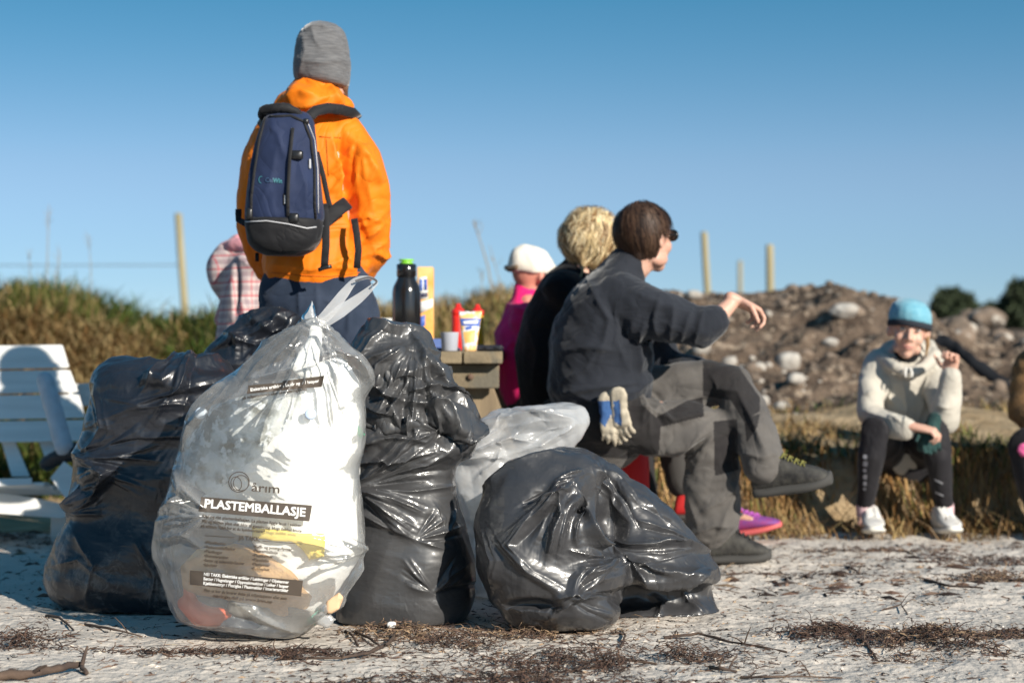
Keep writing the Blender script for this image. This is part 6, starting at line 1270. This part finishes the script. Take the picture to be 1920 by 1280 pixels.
bn.ring_loft(rg); M_HONEY = mat('honey_hair', (.42, .26, .12), .6, (.28, .16, .07), 60, stretch=(1, 1, .2)); M_BEAN = mat('light_blue_knit', (.13, .34, .44), .9, (.19, .41, .50), 40, bump=.0015, bscale=160, sheen=.3, spec=.1)
bno = finish(bn, 'beanie', M_BEAN, .008, 1, w5, 1, crumple=[cr(.05, .003, 41)])
bd_ = Prim(); rg = []
for h, k in ((.036, 1.02), (.040, 1.05), (.056, 1.055), (.060, 1.02)): rg.append([hc+u*(h-.010)-hf*.008+r_*(.089*k*math.cos(a*.314))+hf*(.106*k*math.sin(a*.314))+u*(.020*math.sin(a*.314)-.012) for a in range(20)])
bd_.ring_loft(rg); bd_.obj('beanie_band', mat('black_band', (.015, .02, .03), .9), bno)
for k, (x, y, z, L) in enumerate([(.078, .03, -.01, .055), (.080, .01, -.02, .07), (.082, -.01, -.01, .06)]):
    hl = Prim(); a = hc-r_*x+hf*y+u*z; hl.limb([(a, .008), (a-u*.03-r_*.004, .009), (a-u*L-r_*.004-hf*.01, .005)], 8)
    finish(hl, 'hair_lock', M_HONEY, .006, 1, w5)
    if k > 5: hl = Prim(); a = hc-r_*x+hf*(y-.02)+u*z; hl.limb([(a, .008), (a-u*.04, .008), (a-u*.07, .005)], 8); finish(hl, 'hair_lock', M_HONEY, .006, 1, w5)
M_CR = fab('cream_shell', (.50, .465, .40), (.44, .41, .355), .75)
jk = Prim(); torso(jk, [(q(1698, 845), .135, .160), (q(1698, 800, -.03), .13, .155), (q(1698, 740, -.08), .125, .16), (q(1700, 700, -.11), .115, .165), (q(1700, 675, -.13), .09, .135), (q(1702, 662, -.14), .07, .085)], (0, -1, .2))
jk.limb([(q(1650, 680, -.10), .066), (q(1634, 725, -.17), .062), (q(1632, 778, -.25), .056), (q(1668, 795, -.36), .048), (q(1700, 801, -.44), .042)], 14)
jk.limb([(q(1750, 685, -.10), .066), (q(1764, 735, -.22), .062), (q(1772, 784, -.35), .060)], 14); jk.limb([(q(1772, 786, -.36), .060), (q(1778, 745, -.385), .055), (q(1783, 706, -.40), .044)], 14)
jk.limb([(q(1655, 668, -.16), .022), (q(1680, 690, -.26), .026), (q(1704, 700, -.28), .026), (q(1730, 690, -.27), .026), (q(1755, 665, -.17), .028), (q(1745, 650, -.08), .035), (q(1700, 645, -.04), .04), (q(1662, 655, -.08), .03)], 12)
FW = [([(1660, 700), (1665, 740), (1680, 760)], .012, 5), ([(1690, 700), (1700, 760), (1695, 800)], .009, 5), ([(1740, 700), (1735, 740), (1720, 790)], .012, 6), ([(1620, 770), (1645, 780), (1680, 790)], .010, 5), ([(1625, 740), (1645, 735)], .008, 5), ([(1640, 810), (1690, 825), (1730, 820)], .012, 6), ([(1755, 760), (1780, 765)], .008, 5), ([(1665, 780), (1690, 790)], .010, 4)]
finish(jk, 'jacket', M_CR, .011, 1, w5, 1, FW, [], [cr(.07, .009, 42)], 1, .05)
nk = Prim(); nk.limb([(q(1700, 668, -.16), .058), (q(1701, 655, -.17), .060), (q(1702, 648, -.18), .055)], 14); nk.obj('neck_warmer', M_BLK, w5)
for dx in (-4, 4):
    c_ = Prim(); c_.limb([(q(1703+dx, 690, -.31), .004), (q(1704+dx*1.6, 700, -.32), .005), (q(1704+dx*1.4, 706, -.325), .0035)], 6); c_.obj('drawstring', mat('white_cord', (.75, .72, .66), .7) if dx < 0 else bpy.data.materials['white_cord'], w5)
lg = Prim(); torso(lg, [(q(1698, 858), .12, .155), (q(1698, 835), .115, .15)], (0, -1, 0))
for S in 'RL':
    a, b, c = J['hi'+S], J['kn'+S], J['an'+S]; lg.limb([(a, .092), (a.lerp(b, .5), .080), (b, .060), (b.lerp(c, .3), .058), (b.lerp(c, .7), .044), (c+Zv*.02, .037)], 14)
M_LEG2 = fab('black_tights', (.013, .012, .015), (.018, .017, .02), .7)
lo_ = finish(lg, 'running_tights', M_LEG2, .010, 1, w5, 0, crumple=[cr(.08, .004, 43)])
bvhL = BVHTree.FromObject(lo_, bpy.context.evaluated_depsgraph_get()); M_REF = mat('grey_print', (.40, .40, .43), .5)
for yy, h_, w_ in ((852, 9, 7), (864, 11, 8), (878, 8, 6), (889, 10, 7), (902, 9, 6), (914, 5, 5)): quad_band(bvhL, 'leg_print', [(1619, yy), (1619+w_, yy+1), (1619+w_-1, yy+h_), (1618, yy+h_-2)], M_REF, lo_, off=.003, nx=2, ny=2)
quad_band(bvhL, 'reflective_stripe', [(1752, 897), (1768, 905), (1768, 907.5), (1752, 900)], M_REF, lo_, off=.003, nx=4, ny=1); quad_band(bvhL, 'reflective_stripe', [(1754, 921), (1769, 928), (1769, 930.5), (1754, 924)], M_REF, lo_, off=.003, nx=4, ny=1)
M_WS = mat('white_mesh_shoe', (.62, .60, .56), .7, (.50, .49, .48), 30); M_WSO = mat('white_sole', (.68, .66, .60), .6); M_WL = mat('white_laces', (.75, .73, .70), .7)
for S, dx in (('R', -.10), ('L', .06)):
    a = J['an'+S]; shoe('shoe', Vector((a.x-dx*.3, a.y+.06, .0)), (dx, -1, .06), Zv, .25, M_WS, M_WSO, M_WL, w5, .046)
    e = Prim(); e.limb([(a-Zv*.02, .037), (a+Zv*.018, .038), (a+Zv*.026, .037)], 12); e.obj('sock', mat('pink_sock', (.62, .42, .44), .9) if S == 'R' else bpy.data.materials['pink_sock'], w5)
g = Prim(); hand(g, q(1748, 795, -.45), (-.1, -.2, -1), (0, -1, .2), 1, .5, .95); g.limb([(q(1752, 786, -.44), .03), (q(1742, 815, -.46), .03), (q(1728, 838, -.44), .022)], 10)
tag(finish(g, 'dark_glove', fab('dark_green_glove', (.012, .035, .035), (.02, .06, .055), .8), .006, 1, crumple=[cr(.03, .004, 44)]), 'dark green gloves bunched in the seated woman\'s hand', 'glove')

# ===== person cut off by the right edge =====
d = 7.9; q = lambda px, py, dd=0: P(px+16, py, d+dd)
J = dict(shR=q(1920, 690, -.05), elR=q(1905, 770, -.12), wrR=q(1950, 820, -.3), shL=q(2040, 690, 0), elL=q(2060, 770, -.1), wrL=q(2010, 820, -.3), hiR=q(1945, 850), knR=q(1912, 838, -.4), anR=q(1935, 965, -.35), hiL=q(2010, 850), knL=q(2020, 830, -.4), anL=q(2020, 965, -.35))
J['toR'] = q(1930, 990, -.45); J['toL'] = q(2020, 990, -.45)
p = Prim(); hc = q(1975, 618, -.12); hf = Vector((-.5, -.85, -.05)).normalized()
torso(p, [(q(1978, 850), .08, .12), (q(1978, 780), .08, .12), (q(1978, 720, -.02), .08, .13), (q(1978, 695, -.03), .05, .10)], (0, -1, .2)); head(p, hc, hf, Zv, .97, q(1978, 675, -.08)); limbs(p, J, .92)
hand(p, J['wrR'], (.8, -.4, -.3), (0, 0, -1), 1, .6); hand(p, J['wrL'], (-.8, -.4, -.3), (0, 0, -1), -1, .6)
w6 = fig('person in a brown jacket cut off by the right edge of the picture', p, .010)
jk = Prim(); torso(jk, [(q(1978, 845), .15, .17), (q(1978, 780), .145, .175), (q(1978, 720, -.02), .14, .19), (q(1978, 690, -.04), .12, .17), (q(1978, 668, -.08), .085, .09), (q(1978, 655, -.09), .07, .075)], (0, -1, .2))
jk.limb([(J['shR'], .085), (J['elR'], .075), (J['wrR'], .055)], 14); jk.limb([(J['shL'], .085), (J['elL'], .075), (J['wrL'], .055)], 14)
finish(jk, 'jacket', mat('brown_pile', (.16, .085, .03), .9, (.09, .05, .02), 30, bump=.004, bscale=90), .014, 1, w6, 1, crumple=[cr(.07, .010, 51)])
hh = Prim(); hh.ell(hc+Zv*.03-hf*.02, (.095, .105, .10)); hh.limb([(hc-r_*0+Vector((-.07, 0, -.02)), .035), (q(1930, 690, -.12), .04), (q(1918, 735, -.12), .03)], 12); hh.limb([(hc+Vector((.07, .02, -.02)), .035), (q(2020, 720, -.05), .03)], 12)
finish(hh, 'hair', mat('dark_long_hair', (.05, .03, .018), .55, (.09, .05, .03), 50, stretch=(1, 1, .15)), .010, 1, w6, crumple=[cr(.04, .006, 52, (1, 1, .3))])
lg = Prim()
for S in 'RL': lg.limb([(J['hi'+S], .11), (J['kn'+S], .085), (J['kn'+S].lerp(J['an'+S], .4), .078), (J['an'+S], .055)], 14)
finish(lg, 'trousers', M_LEG2, .014, 1, w6)
for S in 'RL': shoe('shoe', Vector((J['an'+S].x, J['an'+S].y+.07, 0)), (0, -1, 0), Zv, .25, M_SH, M_SO, M_BL, w6)
e = Prim(); e.ell(q(1905, 843, -.42), (.03, .02, .03)); tag(finish(e, 'pink_mitten', fab('pink_wool', (.70, .12, .30)), .008, 1, crumple=[cr(.02, .005, 53)]), 'small pink knitted mitten on the lap at the right edge', 'mitten')

# ---------------------------------------------------------------- wrack, sticks and crumbs on the sand
M_WRACK = mat('dry_seaweed', (.05, .028, .02), .8, attr='Col'); M_STICK = mat('driftwood', (.11, .072, .05), .9, (.05, .033, .026), 25, stretch=(.3, 1, 1), bump=.003, bscale=60)
def gp(px, py, dz=0):   # the point of the sand seen at a photo pixel
    dd = FPX*CAMH/(py-640); return Vector(((px-960)/FPX*dd, dd, dz))
def sandz(x, y):
    x = np.atleast_1d(np.asarray(x, float)); y = np.atleast_1d(np.asarray(y, float)); return height(x, y)+sandrelief(x, y)
def strands(name, cx, cy, sx, sy, n, hgt, L, w, cols, seed, segs=5):
    rs = np.random.RandomState(seed); x = cx+rs.randn(n)*sx*.5; y = cy+rs.randn(n)*sy*.5
    if name == 'seaweed_clump':
        k_ = smoothnoise(np.stack([x*.5, y, 0*x], 1), .07, seed, 3)+.15*rs.randn(n) > -.02; x, y = x[k_], y[k_]; n = len(x)
    fall = np.exp(-(((x-cx)/sx)**2+((y-cy)/sy)**2)*1.2); z = sandz(x, y)+rs.rand(n)*hgt*fall
    a = rs.rand(n)*6.28; el = rs.randn(n)*.35; pts = []; c = np.stack([x, y, z], 1); Ls = L*(.4+rs.rand(n)*1.1)
    for s_ in range(segs+1):
        pts.append(c.copy()); dv = np.stack([np.cos(a)*np.cos(el), np.sin(a)*np.cos(el), np.sin(el)], 1); c = c+dv*(Ls/segs)[:, None]; a = a+rs.randn(n)*.7; el = el*.6+rs.randn(n)*.4-.12
        c[:, 2] = np.maximum(c[:, 2], sandz(c[:, 0], c[:, 1])+.0005)
    W = np.stack(pts, 1); tg = np.gradient(W, axis=1); sd = np.stack([-tg[:, :, 1], tg[:, :, 0], rs.randn(n, segs+1)*.004], 2); sd /= np.linalg.norm(sd, axis=2)[:, :, None]+1e-9
    ww = (w*(.5+rs.rand(n)))[:, None]*np.linspace(1, .5, segs+1)[None]; k = (segs+1)*3
    V = np.zeros((n, segs+1, 3, 3)); V[:, :, 0] = W-sd*ww[:, :, None]/2; V[:, :, 2] = W+sd*ww[:, :, None]/2; V[:, :, 1] = W; V[:, :, 1, 2] += ww*.6
    F = []
    for s_ in range(segs):
        for e in (0, 1): F.append(np.arange(n)[:, None]*k+np.array([s_*3+e, s_*3+e+1, s_*3+e+4, s_*3+e+3]))
    cols = np.array(cols); cc = cols[rs.randint(len(cols), size=n)]*(.6+.8*rs.rand(n, 1))
    return fast_mesh(name, V.reshape(-1, 3), np.concatenate(F), M_WRACK, None, True, np.repeat(cc, k, axis=0))
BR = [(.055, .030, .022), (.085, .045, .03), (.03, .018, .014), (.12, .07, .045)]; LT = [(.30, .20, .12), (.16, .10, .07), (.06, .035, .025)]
for k, (px, py, wx, wy, n, h, L, cl, lb) in enumerate([
    (40, 1212, 80, 16, 420, .05, .05, BR, 'dark seaweed tuft on the sand at the left edge'), (480, 1225, 190, 7, 500, .018, .045, BR, 'long thin seaweed line in front of the clear bag'), (530, 1236, 60, 10, 240, .03, .05, BR, 'dark seaweed knot on the thin line below the clear bag'),
    (760, 1185, 90, 12, 420, .035, .05, LT, 'light tangled wrack at the foot of the tall grey bag'), (900, 1205, 130, 20, 500, .04, .05, BR+LT, 'broad brown wrack patch left of the charcoal bag'),
    (1000, 1185, 150, 10, 420, .02, .06, LT, 'straw coloured roots under the charcoal bag'), (1180, 1238, 160, 26, 1300, .055, .05, BR+LT[1:], 'largest dark brown seaweed heap, centre right of the foreground'), (970, 1258, 80, 18, 600, .03, .05, BR, 'brown seaweed mat at the bottom edge left of the largest heap'),
    (1550, 1190, 120, 12, 500, .03, .055, BR, 'thin curly seaweed drift right of the charcoal bag'), (1755, 1210, 110, 24, 1100, .05, .055, LT+BR, 'fluffy brown wrack clump at the lower right'), (1880, 1085, 90, 10, 420, .03, .05, LT, 'brown grass clump on the sand at the right edge'),
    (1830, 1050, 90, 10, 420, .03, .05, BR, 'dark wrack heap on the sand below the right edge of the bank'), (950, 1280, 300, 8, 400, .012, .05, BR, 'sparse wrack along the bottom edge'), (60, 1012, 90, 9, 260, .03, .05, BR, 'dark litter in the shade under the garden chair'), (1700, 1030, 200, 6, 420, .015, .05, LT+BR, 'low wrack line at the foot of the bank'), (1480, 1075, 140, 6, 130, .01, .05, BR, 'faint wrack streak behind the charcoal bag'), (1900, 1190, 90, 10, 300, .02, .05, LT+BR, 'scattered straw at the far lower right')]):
    c = gp(px, py); sx = wx*1.35/FPX*c.y; sy = wy/FPX*c.y*(c.y/CAMH)*.9
    o = strands('seaweed_clump', c.x, c.y, sx, sy, int(n*1.5), h, L*.8, .0032, cl, 60+k); stuff(o); tag(o, lb, 'seaweed', 'seaweed washed up on the sand')
def stick(pts, r, label, twigs=2, seed=1, lift=.008):
    rs = random.Random(seed); P0 = []
    for k, (a, b) in enumerate(pts): g = gp(a, b); g.z = sandz(g.x, g.y)[0]+r*.6+lift*math.sin(math.pi*k/(len(pts)-1)); P0.append(g)
    p = Prim(); fine = []
    for k in range(len(P0)-1):
        for s_ in range(4): t = s_/4; fine.append(P0[k].lerp(P0[k+1], t)+Vector((rs.uniform(-1, 1), rs.uniform(-1, 1), rs.uniform(0, 1)))*r*.35)
    fine.append(P0[-1]); n = len(fine); p.limb([(c, r*(1-.55*k/n)*rs.uniform(.8, 1.15)) for k, c in enumerate(fine)], 9)
    for k in range(twigs): b = fine[rs.randrange(1, n-1)]; v = Vector((rs.uniform(-1, 1), rs.uniform(-1, .6), rs.uniform(.1, .8))).normalized()*rs.uniform(.02, .06); p.limb([(b, r*.5), (b+v*.5+Vector((0, 0, .004)), r*.4), (b+v, r*.25)], 6)
    return tag(p.obj('stick', M_STICK), label, 'stick', 'sticks and driftwood on the sand')
for k, (pts, r, lb, tw) in enumerate([
    ([(-20, 1276), (60, 1272), (110, 1264), (150, 1258), (162, 1268)], .012, 'thick dark driftwood stick at the bottom left corner', 2), ([(88, 1156), (110, 1165), (138, 1186)], .005, 'short brown stick left of the clear bag, pointing down right', 0), ([(160, 1175), (215, 1190), (266, 1192)], .004, 'thin stick lying right of the short brown one', 1),
    ([(330, 1172), (365, 1174), (402, 1184)], .003, 'pale curved twig right at the foot of the clear bag', 0), ([(648, 1182), (660, 1195), (672, 1206)], .005, 'stubby bark piece before the clear bag, leftmost by the forked stick', 0), ([(668, 1186), (690, 1196), (716, 1214)], .005, 'dark stick crossing in front of the tall grey bag', 0),
    ([(742, 1190), (728, 1212), (690, 1228), (640, 1240), (520, 1236)], .006, 'long forked pale branch in front of the tall grey bag', 3), ([(1248, 1194), (1310, 1192), (1370, 1206), (1475, 1222)], .005, 'long thin dark stick in front of the two-lobed bag', 3), ([(1612, 1184), (1620, 1208), (1644, 1228)], .006, 'bent brown stick standing up at the lower right', 1),
    ([(1735, 1092), (1780, 1108), (1842, 1112)], .006, 'dark stick lying on the sand at the right, midway back', 1), ([(1165, 1212), (1172, 1195), (1166, 1180)], .004, 'short stalk standing in the largest seaweed heap', 1), ([(1390, 1270), (1440, 1276), (1500, 1268), (1578, 1260)], .004, 'long thin stick at the bottom edge right of centre', 3),
    ([(1588, 1060), (1605, 1070), (1612, 1080)], .004, 'small dark twig on open sand right of the trouser shoe', 2), ([(1660, 1142), (1690, 1140), (1702, 1150)], .003, 'tiny forked twig on the open sand at the right', 2), ([(1330, 1255), (1352, 1262), (1380, 1262)], .006, 'dark kelp stalk at the bottom edge under the long stick', 2), ([(780, 1168), (778, 1150), (776, 1140)], .0025, 'tiny upright sprig at the foot of the tall grey bag', 3),
    ([(1110, 1250), (1160, 1240), (1230, 1246)], .006, 'dark root lying through the largest seaweed heap', 3), ([(560, 1212), (600, 1222), (640, 1216)], .003, 'small dark twig under the clear bag\'s right corner', 1)]):
    stick(pts, r, lb, tw, 90+k)
# scattered crumbs: bark, shell grit, dry weed - nobody could count them
rs = np.random.RandomState(77)
def crumbs(name, n, px0, px1, py0, py1, size, cols, seed, flat=.35):
    rs = np.random.RandomState(seed); py = py0+(py1-py0)*rs.rand(n); px = rs.uniform(px0, px1, n); dd = FPX*CAMH/(py-640); x = (px-960)/FPX*dd; y = dd
    den = smoothnoise(np.stack([x*.45, y, 0*x], 1), .22, seed, 3); keep = den+.35*rs.randn(n) > .12; x, y = x[keep], y[keep]; n = len(x); z = sandz(x, y)
    a = rs.rand(n)*6.28; s = size*(.35+rs.rand(n)**2*1.6); el = 1+2.5*rs.rand(n); ca, sa = np.cos(a), np.sin(a); V = np.zeros((n, 6, 3))
    for k, (u_, v_, w_) in enumerate(((1, 0, .1), (0, .45, .2), (-1, 0, .15), (0, -.45, .2), (.1, 0, 1), (0, 0, -.4))):
        V[:, k, 0] = x+(ca*u_*el-sa*v_)*s; V[:, k, 1] = y+(sa*u_*el+ca*v_)*s; V[:, k, 2] = z+w_*s*flat*2
    b = np.arange(n)[:, None]*6; F = np.concatenate([b+np.array(t) for t in ((0, 1, 4), (1, 2, 4), (2, 3, 4), (3, 0, 4), (1, 0, 5), (2, 1, 5), (3, 2, 5), (0, 3, 5))])
    cols = np.array(cols); cc = cols[rs.randint(len(cols), size=n)]*(.6+.8*rs.rand(n, 1)); return stuff(fast_mesh(name, V.reshape(-1, 3), F, M_WRACK, None, False, np.repeat(cc, 6, axis=0)))
crumbs('bark_crumbs', 11500, -60, 1980, 985, 1300, .0035, BR+LT, 5)
crumbs('shell_grit', 4500, -60, 1980, 1020, 1300, .0025, [(.5, .45, .4), (.42, .37, .31), (.3, .26, .2)], 6, .5)
crumbs('bark_litter', 2600, -60, 1980, 985, 1120, .009, BR+LT, 7)
o = strands('loose_weed', 0, 5.0, 2.2, 1.0, 1500, .002, .035, .0022, BR+LT, 8); stuff(o)
o = strands('loose_weed_far', .6, 6.6, 3.0, .9, 1500, .002, .05, .004, BR+LT, 9); stuff(o)
"""
"""

# ---------------------------------------------------------------- give every top-level mesh an origin at its own base
bpy.context.view_layer.update()
kids = {}
for o in bpy.data.objects:
    if o.parent: kids.setdefault(o.parent, []).append(o)
for o in list(scene.objects):
    if o.type == 'MESH' and o.parent is None and o.location.length < 1e-6 and o.get('kind') != 'structure':
        co = mesh_arrays(o.data); lo, hi = co.min(0), co.max(0); b = Vector(((lo[0]+hi[0])/2, (lo[1]+hi[1])/2, lo[2]))
        o.data.transform(Matrix.Translation(-b)); o.location = b
        for k in kids.get(o, []): k.matrix_parent_inverse = Matrix.Translation(-b)
